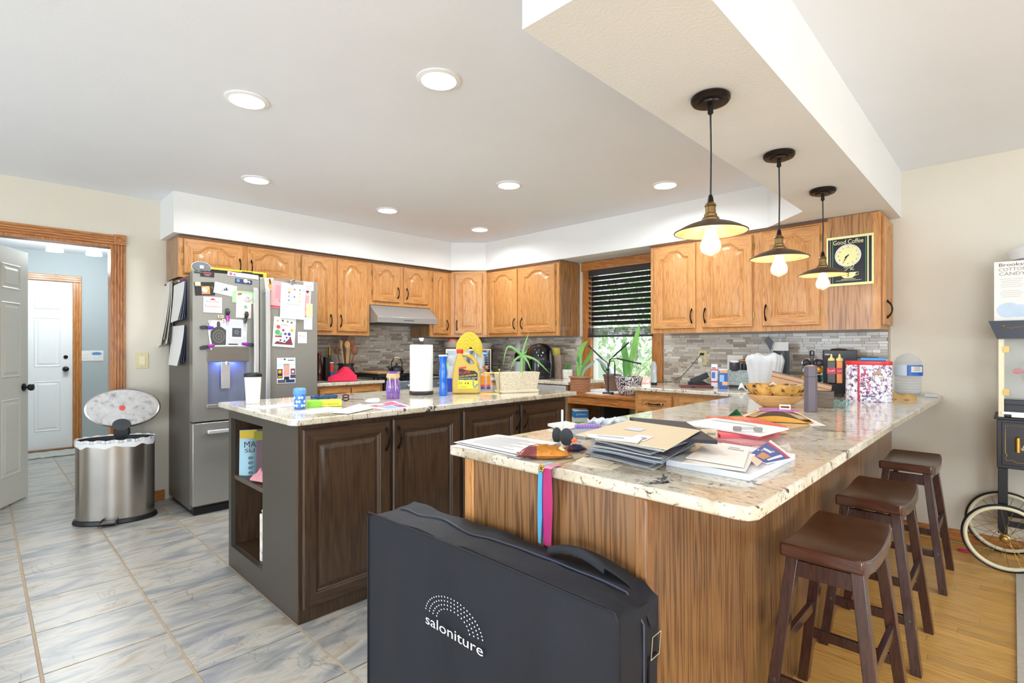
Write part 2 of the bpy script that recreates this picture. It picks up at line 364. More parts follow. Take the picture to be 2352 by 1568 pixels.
random.seed(3); pw = .057; pls = {}
for L_ in (.6, .9, 1.2):
    q = MB(); q.box(0, L_-.001, .0006, pw-.0006, -.02, 0); pls[L_] = q.mesh('plank', plank_m, smooth=0)
rest = MB(); npk = 0
for j in range(int((YW-YB)/pw)):
    y = YB+j*pw; x = -.62-random.random()*.5
    while x < XR-.05:
        L_ = random.choice((.6, .9, 1.2))
        if x+L_ > XR: L_ = .6
        if x < -.62: a0 = -.62
        else: a0 = x
        cx_ = (max(a0, -.6)+min(x+L_, .6))/2
        if 1.2 < y and a0 < 1.0 and vis(min(max(a0, -.5), .3), y, 0, 30) and npk < 300 and x >= -.62:
            o = bpy.data.objects.new('plank', pls[L_]); COL.objects.link(o); o.parent = fw_; o.location = (x, y, 0); npk += 1
        elif a0 < x+L_: rest.box(a0, min(x+L_-.001, XR), y+.0006, y+pw-.0006, -.02, 0)
        x += L_
o = rest.build('plank_field', plank_m, fw_, smooth=0); o['kind'] = 'stuff'
# baseboards
def bb(n, x0, x1, y0, y1): b = MB(); b.box(x0, x1, y0, y1, 0, .082); struct(b.build('baseboard_'+n, oakt_x, bevel=.004))
bb('back', -.57, XR, YW-.014, YW); bb('left', XF, XF+.014, .80, 1.06); bb('right', XR-.014, XR, YB, YW)
# ---- doorway casing (fluted, with a corner block) and the jamb
def fluted(p0, p1, w, n, horiz, x):
    # casing on a wall facing +x; p=(y,z)
    b = MB(); t = .018
    (y0, z0), (y1, z1) = p0, p1
    b.box(x, x+t*.6, y0, y1, z0, z1)
    for k in range(n):
        if horiz:
            a = z0+(z1-z0)*(k+.12)/n; c = z0+(z1-z0)*(k+.88)/n; b.box(x, x+t, y0, y1, a, c)
        else:
            a = y0+(y1-y0)*(k+.12)/n; c = y0+(y1-y0)*(k+.88)/n; b.box(x, x+t, a, c, z0, z1)
    return b
struct(fluted((.724, 0), (.798, 2.05), .07, 4, False, XF).build('trim_1', oakt_z, bevel=.003))
struct(fluted((-.5, 2.05), (.724, 2.125), .07, 4, True, XF).build('trim_2', oakt_y, bevel=.003))
b = MB(); b.box(XF, XF+.026, .722, .80, 2.05, 2.13)
cb = struct(b.build('trim_3', oakt_y, bevel=.002)); b = MB()
T0 = Matrix.Translation((XF+.026, .761, 2.09)) @ Matrix.Rotation(PI/2, 4, 'Y')
b.lathe([(.031, 0), (.031, .004), (.026, .004), (.024, .001), (.018, .001), (.015, .005), (.009, .006), (0, .006)], seg=24); b.build('rosette', oakt_y, cb, mtx=T0)
b = MB(); b.box(XF-.12, XF+.002, .704, .724, 0, 2.05); b.box(XF-.12, XF+.002, -.09, .704, 2.03, 2.05); b.box(XF-.12, XF+.002, -.11, -.09, 0, 2.05); struct(b.build('trim_4', oakt_z))
# ---- six-panel doors
def six_panel(w, h, m, t=.035):
    b = MB(); b.box(0, w, -t/2, t/2, 0, h)
    s = .11*w/.8
    cols = [(s, w/2-s*.45), (w/2+s*.45, w-s)]
    rows = [(.22, .83), (1.0, 1.60), (1.70, 1.90)]
    for side in (-1, 1):
        for a, c in cols:
            for z0, z1 in rows:
                y = side*t/2; d = side*.006
                def ring(o, yy): return [(a+o, yy, z0+o), (c-o, yy, z0+o), (c-o, yy, z1-o), (a+o, yy, z1-o)]
                L = [ring(0, y+side*.0005), ring(.008, y+side*.006), ring(.018, y+side*.001), ring(.03, y+side*.001), ring(.045, y+side*.006)]
                vs = sum(L, []); fs = []
                for i in range(4):
                    for k in range(4): fs.append((i*4+k, i*4+(k+1) % 4, (i+1)*4+(k+1) % 4, (i+1)*4+k))
                fs.append((16, 17, 18, 19)); b.add(vs, fs)
    return b
def door_knob(parent, x, z, m, t=.0175):
    for sd in (-1, 1):
        b = MB(); b.lathe([(.032, 0), (.032, .006), (.012, .010), (.011, .03), (.024, .036), (.030, .05), (.026, .064), (.012, .07), (0, .071)], seg=20)
        b.build('door_knob', m, parent, mtx=Matrix.Translation((x, sd*t, z)) @ Matrix.Rotation(-sd*PI/2, 4, 'X'))
hinge = Vector((-5.20, -.115, 0)); tip = Vector((-5.93, .262, 0)); dv = tip-hinge
b = six_panel(dv.length, 2.03, doorw_m)
d1 = struct(b.build('door_1', doorw_m, None, hinge+Vector((0, 0, .012)), math.atan2(dv.y, dv.x), smooth=0)); door_knob(d1, dv.length-.065, .91, black_m)
# ---- hall beyond the doorway
XH = -8.4
walls('wall_hall', [(XH-.1, XH, .80, 2.2, 0, ZC), (XH-.1, XH, -2, -.02, 0, ZC), (XH-.1, XH, -.02, .80, 2.06, ZC), (XH, XF-.12, 2.1, 2.2, 0, ZC), (XH, XF-.12, -1.6, -1.5, 0, ZC)], hall_m)
walls('ceiling', [(XH, XF-.12, -1.6, 2.2, 2.42, 2.5)], ceil_m)
b = six_panel(.81, 2.04, white_m); d2 = struct(b.build('door_2', mat('#f3f4f5', .4, var=.01), None, (XH-.03, -.01, .015), PI/2, smooth=0)); door_knob(d2, .745, .97, black_m)
b = MB(); b.lathe([(.022, 0), (.022, .012), (.01, .014), (0, .014)], seg=16); b.build('deadbolt', bronze_m, d2, mtx=Matrix.Translation((.745, -.0175, 1.12)) @ Matrix.Rotation(PI/2, 4, 'X'))
struct(fluted((.80, 0), (.885, 2.06), .07, 3, False, XH).build('trim_5', oakt_z, bevel=.003))
struct(fluted((-.1, 2.06), (.885, 2.14), .07, 3, True, XH).build('trim_6', oakt_y, bevel=.003))
b = MB(); b.box(XH-.02, XH+.05, -.02, .80, 0, .02); struct(b.build('trim_7', mat('#8a6a48', .5), bevel=.003))
def mat_fn(u, v): return (XH+.12+.42*v, -.1+1.05*u, .012+.002*math.sin(u*50))
b = MB(); b.slab(mat_fn, 60, 6, .01)
def stripes(name, c1, c2, sc, rough=.9, ax=(1, 0, 0)):
    m, N, L, B = nodes(name); tc = N.new('ShaderNodeTexCoord'); wv = N.new('ShaderNodeTexWave'); wv.inputs['Scale'].default_value = sc; wv.inputs['Distortion'].default_value = 1.5
    L.new(tc.outputs['Object'], wv.inputs['Vector']); r = ramp(N, [(.35, c1), (.65, c2)]); L.new(wv.outputs['Fac'], r.inputs[0]); L.new(r.outputs[0], B.inputs['Base Color']); B.inputs['Roughness'].default_value = rough; return m
one('door_mat', 'grey and white striped rag mat lying before the white hall door', 'mat', b, stripes('striped_weave', '#8f9088', '#d5d4cc', 9))
# hall ceiling light with two glass shades
fx = thing('hall_light', 'ceiling light bar with two glowing glass bell shades in the hall', 'light', (-7.37, .72, 2.42))
b = MB(); b.box(-.05, .05, -.30, .30, -.025, 0); b.build('bar', steel_l, fx, bevel=.006)
for yy in (-.165, .165):
    b = MB(); b.lathe([(.02, 0), (.022, -.04)], seg=14); b.build('socket', steel_l, fx, (0, yy, -.02))
    b = MB(); b.lathe([(.03, -.03), (.05, -.045), (.066, -.08), (.074, -.12)], seg=22, cap=False); b.build('glass_shade', mat('#fff6e4', .4, var=0, emit=2.6), fx, (0, yy, -.02))
    b = MB(); b.sphere((0, 0, -.085), .033, 14); b.build('light_bulb', mat('#fff9ee', .4, var=0, emit=6), fx, (0, yy, -.02))
    bulb((-7.37, .72+yy, 2.2), 15, (.9, .97, 1), .06)
bulb((-6.4, .6, 2.2), 15, (.9, .97, 1), .2)  # extra point lamp brightening the hall
# ---- switch plates and outlets
def plate(name, label, p, face, w, h, mp, kind):
    t = thing(name, label, 'switch' if 'switch' in name else 'outlet', mtx=frame(face, p))
    b = MB(); b.box(-w/2, w/2, -h/2, h/2, 0, .006); b.build('cover_plate', mp, t, bevel=.002)
    return t
ivory = mat('#dccf9f', .35, var=.02)
t = plate('light_switch', 'ivory rocker light switch on the wall beside the refrigerator', PX(326, 828, XF), '+x', .085, .125, ivory, 's')
b = MB(); b.box(-.02, .02, -.034, .034, .006, .009); b.build('rocker', mat('#e9e0bd', .3), t, bevel=.002)
b = MB(); b.disc(0, .052, .003, .0065, 8); b.build('screw', brass_m, t); b = MB(); b.disc(0, -.052, .003, .0065, 8); b.build('screw', brass_m, t)
t = plate('switch_plate', 'wide white double switch plate on the hall wall', PX(209, 817, XH), '+x', .25, .13, white_m, 's')
b = MB(); b.box(-.075, -.03, -.035, .035, .006, .010); b.build('rocker', white_m, t, bevel=.002)
b = MB(); b.box(.03, .085, -.035, .035, .006, .010); b.build('rocker', white_m, t, bevel=.002)
b = MB(); b.disc(.055, .03, .05, .012, 20, .018); b.build('sticker', mat('#5d8fc4', .4), t)
# ---- recessed lights
n = 0
for (px, py), lb in zip([(567, 229), (1008, 182), (589, 412), (1169, 424), (890, 482), (1528, 424), (1102, 526)],
        ['recessed ceiling light nearest the camera on the left', 'recessed ceiling light nearest the tip of the ceiling beam', 'recessed ceiling light in front of the cabinets above the refrigerator',
         'recessed ceiling light above the middle of the kitchen island', 'recessed ceiling light in front of the range hood', 'recessed ceiling light in front of the right hand cabinets by the pendants', 'recessed ceiling light nearest the angled corner of the soffit']):
    p = PZ(px, py, ZC); t = thing('recessed_light', lb, 'light', (p.x, p.y, ZC), group='recessed ceiling lights')
    b = MB(); b.lathe([(.078, -.001), (.098, -.001), (.098, -.006), (.078, -.010)], seg=40, cap=False); b.build('trim_ring', mat('#f4f4f4', .5, var=0), t)
    b = MB(); b.lathe([(0, -.009), (.08, -.009)], seg=40, cap=False); b.build('lens', mat('#ffffff', .5, var=0, emit=5), t, recalc=False)
    spot_down((p.x, p.y, ZC-.02), 7.6)
# ---- kitchen window: casing, sash, glass, sill
wz0, wz1, wx0, wx1 = .86, 2.04, -3.13, -2.40
b = MB()
wn = struct(MB().box(wx0, wx0+.03, YW+.02, YW+.1, wz0, wz1).box(wx1-.03, wx1, YW+.02, YW+.1, wz0, wz1).box(wx0+.03, wx1-.03, YW+.02, YW+.1, wz1-.03, wz1).box(wx0+.03, wx1-.03, YW+.02, YW+.1, wz0, wz0+.03).build('window_1', mat('#d8d6d0', .5)))
for nm, q, m in (('side_casing', (wx0-.085, wx0, YW-.02, YW, wz0-.02, wz1), oakt_z), ('side_casing', (wx1, wx1+.09, YW-.02, YW, wz0-.02, wz1), oakt_z), ('head_casing', (wx0-.10, wx1+.10, YW-.024, YW, wz1, wz1+.09), oakt_x),
                 ('jamb', (wx0, wx0+.02, YW-.02, YW+.12, wz0, wz1), oakt_z), ('jamb', (wx1-.02, wx1, YW-.02, YW+.12, wz0, wz1), oakt_z), ('sill', (wx0-.08, wx1+.08, YW-.05, YW+.12, wz0-.03, wz0), oakt_x)):
    b = MB(); b.box(*q); b.build(nm, m, wn, bevel=.004)
b = MB(); b.box(wx0+.02, wx1-.02, YW+.065, YW+.069, wz0+.02, wz1-.02); b.build('pane', glass_m, wn)
# blind
bl = thing('window_blind', 'dark wooden slatted blind half lowered over the kitchen window', 'blind', (0, 0, 0))
slat_m = mat('#2a2629', .35, var=.04)
b = MB(); b.box(wx0+.005, wx1-.005, YW-.045, YW-.005, wz1-.06, wz1-.005); b.build('headrail', slat_m, bl, bevel=.004)
z = wz1-.09; sm = MB(); sm.T = Matrix.Rotation(math.radians(-38), 4, 'X'); sm.box(wx0+.01, wx1-.01, -.028, .028, -.0015, .0015); sme = sm.mesh('slat', slat_m, 0)
while z > 1.47:
    o = bpy.data.objects.new('slat', sme); COL.objects.link(o); o.parent = bl; o.location = (0, YW-.028, z); z -= .051
b = MB()
for k in range(9): b.box(wx0+.01, wx1-.01, YW-.055, YW-.005, 1.375+k*.0085, 1.375+k*.0085+.005)
b.build('stacked_slats', slat_m, bl)['kind'] = 'stuff'
b = MB(); b.box(wx0+.008, wx1-.008, YW-.058, YW-.004, 1.355, 1.373); b.build('bottom_rail', slat_m, bl, bevel=.003)
for xx in (wx0+.08, wx1-.10, (wx0+wx1)/2):
    b = MB(); b.tube([(xx, YW-.056, wz1-.06), (xx, YW-.056, 1.37)], .0012, 5); b.build('ladder_cord', slat_m, bl)
b = MB(); b.tube([(wx0+.055, YW-.06, wz1-.08), (wx0+.055, YW-.062, 1.40)], .003, 6); b.build('tilt_wand', chrome_m, bl)
# ---- outdoors
def noise_mat(name, stops, sc, detail=6, rough=.9):
    m, N, L, B = nodes(name); tc = N.new('ShaderNodeTexCoord'); n = N.new('ShaderNodeTexNoise'); n.inputs['Scale'].default_value = sc; n.inputs['Detail'].default_value = detail
    L.new(tc.outputs['Object'], n.inputs['Vector']); r = ramp(N, stops); L.new(n.outputs['Fac'], r.inputs[0]); L.new(r.outputs[0], B.inputs['Base Color']); B.inputs['Roughness'].default_value = rough; return m
grass_m = noise_mat('lawn', [(.3, '#6d8c4a'), (.7, '#a5ba74')], 3)
b = MB(); b.box(-60, 60, YW+.6, 80, -.5, -.4); o = struct(b.build('ground_lawn', grass_m, smooth=0))
leafm = [mat('#b9cca8', .8, var=.1), mat('#d0dec0', .8, var=.1), mat('#9db892', .8, var=.1)]
random.seed(11)
for i, (x, y, r, lb) in enumerate([(-15.5, 19, 3.0, 'leafy green tree outside, furthest left through the window'), (-12.3, 24, 3.2, 'tall leafy tree outside behind the parked red car'), (-9.3, 15.5, 2.0, 'leafy bush outside at the right of the window view'), (-21.5, 25, 3.2, 'distant tree outside behind the window blind'), (-14.5, 32, 3.6, 'large distant tree outside behind the bush'), (-6.0, 20, 2.4, 'leafy tree outside hidden mostly by the right cabinets')]):
    t = thing('tree', lb, 'tree', (x, y, -.4), group='trees outside the kitchen window')
    b = MB(); b.tube([(0, 0, 0), (.1, 0, r*.6), (0, .1, r*1.1)], [.18, .13, .06], 8); b.build('trunk', mat('#6b5a48', .9), t)
    b = MB()
    for k in range(1500):
        a = random.random()*2*PI; u = random.random()*2-1; rr = r*(.55+.45*random.random()**.5)
        q = Vector((rr*math.sqrt(1-u*u)*math.cos(a)*.8, rr*math.sqrt(1-u*u)*math.sin(a)*.8, r*1.15+rr*u))
        if q.z < .1: q.z = .1+random.random()*.5
        s_ = .09+.12*random.random(); n1 = Vector((random.random()-.5, random.random()-.5, random.random()-.5)).normalized(); n2 = n1.cross(Vector((.3, .2, 1))).normalized()
        b.mi = random.randrange(3); b.add([q-n1*s_, q+n2*s_*.5, q+n1*s_, q-n2*s_*.5], [(0, 1, 2, 3)])
    o = b.build('foliage', leafm, t, smooth=0, recalc=False); o['kind'] = 'stuff'
# red car seen through the lower pane
car = thing('car', 'red parked car with a pale windshield outside the kitchen window', 'car', (-7.3, 9.6, -.4), .25)
redm = mat('#b8322c', .3, coat=.6, var=.03)
b = MB(); b.prism([(-2.2, .35), (2.2, .35), (2.3, .6), (2.15, .92), (1.2, 1.02), (.75, 1.03), (.2, 1.5), (-1.3, 1.55), (-1.9, 1.08), (-2.25, 1.0), (-2.3, .6)], -.85, .85, 'y'); b.build('car_body', redm, car, bevel=.06)
b = MB(); b.prism([(.68, 1.06), (.17, 1.46), (-1.25, 1.5), (-1.75, 1.1)], -.86, .86, 'y'); b.add([(.80, -.75, 1.05), (.80, .75, 1.05), (.24, .66, 1.49), (.24, -.66, 1.49)], [(0, 1, 2, 3)]); b.build('car_windows', mat('#9fc0d8', .1, coat=.5), car)
for x_ in (-1.4, 1.45):
    for y_ in (-.8, .8):
        b = MB(); b.T = Matrix.Translation((x_, y_, .33)) @ Matrix.Rotation(PI/2, 4, 'X'); b.lathe([(.18, -.1), (.33, -.1), (.33, .1), (.18, .1)], seg=24); b.build('tire', black_m, car)
ch = thing('patio_chair', 'grey rounded patio chair outside below the window', 'chair', (-5.0, 7.0, -.4), .3)
b = MB(); b.slab(lambda u, v: (-.3+.6*u, .25-.1*math.sin(PI*u), .8+.75*v-.35*(2*u-1)**4*v), 12, 8, .03, (0, 1, 0)); b.build('backrest', mat('#8d9086', .8), ch)
b = MB(); b.box(-.3, .3, -.3, .25, .78, .84); b.build('seat', mat('#8d9086', .8), ch, bevel=.02)
for sx in (-.26, .26):
    for sy in (-.25, .22): b = MB(); b.tube([(sx, sy, 0), (sx, sy, .8)], .02); b.build('leg', mat('#8d9086', .8), ch)
# ================================================================== cabinets
def loop_pts(x0, x1, y0, y1, rise, n=18):
    # bottom-left, bottom-right, then along the arched top right->left
    pts = [(x0, y0), (x1, y0)]
    for i in range(n+1):
        u = 1-i/n; t = 1-abs(2*u-1)
        k = min(1, max(0, (t-.16)/.60)); k = k*k*(3-2*k)
        pts.append((x0+(x1-x0)*u, y1-rise+rise*k))
    return pts
def door_mb(w, h, rise, st=.058, t=.02, n=18):
    b = MB(); s = st
    tr = st if rise == 0 else st*.75
    specs = [(0, .003, t-.003, 0), (0, 0, 0, 0)]
    def outer(o, z): return [(p[0], p[1], z) for p in loop_pts(o, w-o, o, h-o, 0, n)]
    def inner(o, z):
        return [(p[0], p[1], z) for p in loop_pts(s+o, w-s-o, s+o, h-tr-o, max(0, rise), n)]
    L = [outer(0, 0), outer(0, t-.006), outer(.006, t), inner(0, t), inner(.004, t-.004), inner(.009, t-.005), inner(.014, t-.011), inner(.022, t-.011), inner(.040, t-.003), inner(.046, t-.002)]
    N_ = len(L[0]); vs = sum(L, []); fs = []; ms = []
    for i in range(len(L)-1):
        for k in range(N_):
            k2 = (k+1) % N_
            fs.append((i*N_+k, i*N_+k2, (i+1)*N_+k2, (i+1)*N_+k))
            ms.append(1 if (i <= 5 and (k == 0 or 2 <= k < N_-1)) else 0)
    fs.append(tuple(range((len(L)-1)*N_, len(L)*N_))); ms.append(0)
    fs.append(tuple(range(N_))[::-1]); ms.append(0)
    b.add(vs, fs); b.m = ms; return b
def handle_mb(L=.10, vert=True):
    b = MB(); n = 14; pts = []; rs = []
    for i in range(n+1):
        u = i/n; y = -L/2+L*u; z = .004+.024*math.sin(PI*u)**.7
        pts.append((0, y, z) if vert else (y, 0, z)); rs.append(.0035+.003*abs(math.cos(PI*u))**3+.0015*math.sin(PI*u)**8)
    b.tube(pts, rs, 8)
    for e in (-1, 1):
        c = (0, e*L*.52, 0) if vert else (e*L*.52, 0, 0)
        b.sphere((c[0], c[1], .004), .0065, 10, sx=1 if vert else 1.6, sy=1.6 if vert else 1)
    return b
_hm = handle_mb().mesh('handle', bronze_m); _hh = handle_mb(.09, False).mesh('handle', bronze_m)
_hg = MB().box(-.006, .006, -.025, .025, 0, .005).tube([(0, -.022, .006), (0, .022, .006)], .004, 8).mesh('hinge', brass_m)
def child(name, me, parent, loc): o = bpy.data.objects.new(name, me); COL.objects.link(o); o.parent = parent; o.location = loc; return o
def add_door(parent, x0, y0, w, h, rise, hside, mats=None, hy=.10, T=.02, z=0, hinges=True, flip=False):
    # in the cabinet's local frame: x right, y up, z out ; hside = side of the handle
    o = door_mb(w, h, rise).build('door', mats or [oak_y, oak_x], parent, (x0, y0, z), smooth=20)
    hx = w-.028 if hside == 'r' else .028
    child('handle', _hm, o, (hx, (h-hy) if flip else hy, T))
    if hinges:
        gx = -.006 if hside == 'r' else w+.006
        child('hinge', _hg, o, (gx, .09, 0)); child('hinge', _hg, o, (gx, h-.09, 0))
    return o
def wall_cabinet(label, mtx, w, z0, z1, dep, doors, crown=True, sidem=None):
    # mtx: local frame at the front face's lower-left corner (z measured from world 0)
    t = thing('wall_cabinet', label, 'cabinet', mtx=mtx, group='oak wall cabinets')
    h = z1-z0
    b = MB(); b.mi = 1; b.box(0, w, 0, h, -dep, -.019); b.mi = 0; b.box(0, w, 0, h, -.019, 0)
    b.build('body', [oak_y, sidem or oakp_y], t)
    if crown: b = MB(); b.box(0, w, h-.016, h-.001, 0, .012); b.build('top_moulding', mat('#6a4526', .5), t)
    for (x0, y0, dw, dh, hs) in doors: add_door(t, x0, y0, dw, dh, .055 if dw > .25 else .045, hs)
    return t
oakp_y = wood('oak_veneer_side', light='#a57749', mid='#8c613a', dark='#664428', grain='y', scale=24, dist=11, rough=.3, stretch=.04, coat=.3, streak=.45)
Z0, Z1 = 1.37, 2.125
XU = -4.65; YU = 4.03
def MX(y, z=Z0, x=XU): return frame('+x', (x, y, z))
def MY(x, z=Z0, y=YU): return frame('-y', (x, y, z))
wall_cabinet('short two-door oak cabinet directly above the refrigerator', MX(1.07, 1.80), .935, 1.80, Z1, .37, [(.035, .03, .43, .275, 'r'), (.50, .03, .40, .275, 'l')])
wall_cabinet('tall two-door oak cabinet between refrigerator and range hood', MX(2.005), .722, Z0, Z1, .37, [(.03, .035, .30, .69, 'r'), (.375, .035, .32, .69, 'l')])
wall_cabinet('short two-door oak cabinet above the range hood', MX(2.727, 1.685), .752, 1.685, Z1, .37, [(.035, .035, .315, .375, 'r'), (.405, .035, .31, .375, 'l')])
wall_cabinet('narrow single-door oak cabinet right of the range hood', MX(3.479), .296, Z0, Z1, .37, [(.04, .035, .21, .69, 'r')])
# angled corner cabinet
ca = thing('wall_cabinet', 'angled single-door oak cabinet in the corner of the kitchen', 'cabinet', group='oak wall cabinets')
A = Vector((XU, 3.775, 0)); B_ = Vector((-4.315, YU, 0)); wA = (B_-A).length; yawA = math.atan2(B_.y-A.y, B_.x-A.x)
b = MB(); b.prism([(XF+.005, 3.776), (XU, 3.776), (-4.316, YU), (-4.316, YW-.005), (XF+.005, YW-.005)], Z0, Z1); b.build('body', oak_z, ca)
fr = bpy.data.objects.new('door_frame', MB().box(0, wA, Z0, Z0+.03, 0, .003).mesh('door_frame', oak_x)); COL.objects.link(fr); fr.parent = ca
fr.matrix_local = Matrix.Translation(A) @ Matrix.Rotation(yawA, 4, 'Z') @ Matrix.Rotation(PI/2, 4, 'X')
o = door_mb(wA-.10, .69, .05).build('door', [oak_y, oak_x], ca, smooth=20, mtx=Matrix.Translation(A+Vector((0, 0, Z0+.035))) @ Matrix.Rotation(yawA, 4, 'Z') @ Matrix.Rotation(PI/2, 4, 'X') @ Matrix.Translation((.05, 0, .001)))
child('handle', _hm, o, (.028, .10, .02)); child('hinge', _hg, o, (wA-.094, .09, 0)); child('hinge', _hg, o, (wA-.094, .60, 0))
wall_cabinet('wide two-door oak cabinet left of the kitchen window', MY(-4.31), 1.05, Z0, Z1, .345, [(.045, .035, .435, .69, 'r'), (.535, .035, .47, .69, 'l')])
wall_cabinet('two-door oak cabinet just right of the kitchen window', MY(-2.245), .865, Z0, Z1, .345, [(.035, .035, .37, .69, 'r'), (.46, .035, .385, .69, 'l')])
ce = wall_cabinet('oak cabinet with a single door behind the pendant lamps', MY(-1.38), .47, Z0, Z1, .345, [(.05, .035, .375, .69, 'l')])
# end cabinet with plain front panel and a door on its end
en = thing('wall_cabinet', 'oak end cabinet with the coffee clock on its plain panel', 'cabinet', (0, 0, 0), group='oak wall cabinets')
oakq_z = wood('oak_veneer_panel', light='#b28253', mid='#9f7045', dark='#7b5330', grain='z', scale=24, dist=11, rough=.3, stretch=.04, coat=.3, streak=.45)
b = MB(); b.mi = 1; b.box(-.91, -.63, YU, YW-.005, Z0, Z1+.005); b.mi = 0; b.box(-.63, -.612, YU, YW-.005, Z0, Z1+.005); b.box(-.655, -.612, YU-.004, YU, Z0, Z1); b.build('body', [oak_z, oakq_z], en)
o = door_mb(.29, .70, .05, .05).build('door', [oak_y, oak_x], en, smooth=20, mtx=frame('+x', (-.611, YU+.035, Z0+.03)))
child('handle', _hm, o, (.05, .10, .02))
# ---- range hood
hd = thing('range_hood', 'stainless under-cabinet range hood with sloped front above the range', 'hood')
b = MB(); b.prism([(XF+.01, 1.50), (-4.50, 1.50), (-4.50, 1.558), (-4.66, 1.684), (XF+.01, 1.684)], 2.735, 3.472, 'y'); b.build('canopy', mat('#a3a4a2', .34, .45, var=.03), hd, bevel=.003)
b = MB()
for k in range(6): b.box(-4.4995, -4.498, 3.04+k*.022, 3.052+k*.022, 1.525, 1.533)
b.build('buttons', black_m, hd)
b = MB(); b.box(-4.95, -4.56, 2.80, 3.40, 1.492, 1.4995); b.build('filter', steel_d, hd)
# ---- base cabinets and counters on the fridge wall
def base_front(parent, mtx_fn, items):
    for kind, x0, y0, w, h, *r in items:
        o = door_mb(w, h, 0, .04 if kind == 'drawer' else .058).build(kind, [oak_y if kind == 'door' else oak_x, oak_x], parent, smooth=20, mtx=mtx_fn @ Matrix.Translation((x0, y0, 0)))
        if kind == 'drawer': child('handle', _hh, o, (w/2, h/2, .02))
        else: child('handle', _hm, o, (.03 if r[0] == 'l' else w-.03, h-.09, .02))
def toe(b, x0, x1, y0, y1, z=.885): b.box(x0, x1, y0, y1, .09, z)
bc = thing('base_cabinet', 'oak base cabinet between refrigerator and range', 'cabinet')
b = MB(); toe(b, XF+.005, -4.42, 2.06, 2.735, .905); b.build('body', oak_z, bc)
base_front(bc, frame('+x', (-4.42, 2.06, 0)), [('drawer', .03, .74, .30, .14), ('drawer', .345, .74, .30, .14), ('door', .03, .12, .30, .59, 'r'), ('door', .345, .12, .30, .59, 'l')])
b = MB(); b.box(XF+.005, -4.385, 2.045, 2.742, .905, .935); one('granite_counter', 'short granite counter between refrigerator and range', 'counter', b, granite_m, bevel=.004)
bc = thing('base_cabinet', 'oak corner base cabinet under the microwave and air fryer', 'cabinet')
b = MB(); b.prism([(XF+.005, 3.50), (-4.42, 3.50), (-4.12, 3.79), (-2.96, 3.79), (-2.96, YW-.005), (XF+.005, YW-.005)], .09, .905); b.build('body', oak_z, bc)
base_front(bc, frame('-y', (-4.08, 3.79, 0)), [('drawer', .03, .74, .45, .14), ('door', .03, .12, .45, .59, 'r')])
b = MB(); b.box(-3.57, -2.97, 3.765, 3.79, .10, .895); b.build('appliance_front', mat('#c9d3d6', .2, .3), bc, bevel=.004)
b = MB(); b.prism([(XF+.005, 3.495), (-4.385, 3.495), (-4.10, 3.755), (-2.93, 3.755), (-2.93, YW-.005), (XF+.005, YW-.005)], .905, .935); one('granite_counter', 'granite corner counter under microwave and air fryer', 'counter', b, granite_m, bevel=.004)
# ---- range
rg = thing('range', 'stainless and black gas range under the hood', 'stove')
b = MB(); b.mi = 0; b.box(XF+.02, -4.38, 2.752, 3.488, .05, .90); b.mi = 1; b.box(XF+.02, -4.375, 2.748, 3.49, .90, .925); b.build('body', [steel_d, blackg_m], rg, bevel=.003)
b = MB(); b.box(-4.38, -4.345, 2.752, 3.488, .82, .915); b.build('control_panel', mat('#8d9aa6', .3, .7), rg, bevel=.005)
b = MB(); b.box(-4.38, -4.35, 2.76, 3.48, .22, .80); b.build('oven_door', blackg_m, rg, bevel=.005)
b = MB(); b.tube([(-4.31, 2.82, .77), (-4.31, 3.42, .77)], .012); b.tube([(-4.35, 2.85, .77), (-4.31, 2.85, .77)], .008); b.tube([(-4.35, 3.39, .77), (-4.31, 3.39, .77)], .008); b.build('oven_handle', steel_l, rg)
for k in range(5):
    b = MB(); b.lathe([(.02, 0), (.02, .02), (.015, .026), (0, .026)], seg=14); b.build('knob', steel_l, rg, mtx=Matrix.Translation((-4.345, 2.86+k*.13, .868)) @ Matrix.Rotation(PI/2, 4, 'Y'))
for yc in (2.87, 3.12, 3.37):
    b = MB()
    for a in (-.10, 0, .10): b.box(-4.98, -4.42, yc+a-.005, yc+a+.005, .945, .957)
    for xx in (-4.97, -4.7, -4.43): b.box(xx-.005, xx+.005, yc-.11, yc+.11, .945, .957)
    for xx in (-4.97, -4.43):
        for a in (-.1, .1): b.box(xx-.006, xx+.006, yc+a-.006, yc+a+.006, .925, .947)
    b.build('grate', black_m, rg)
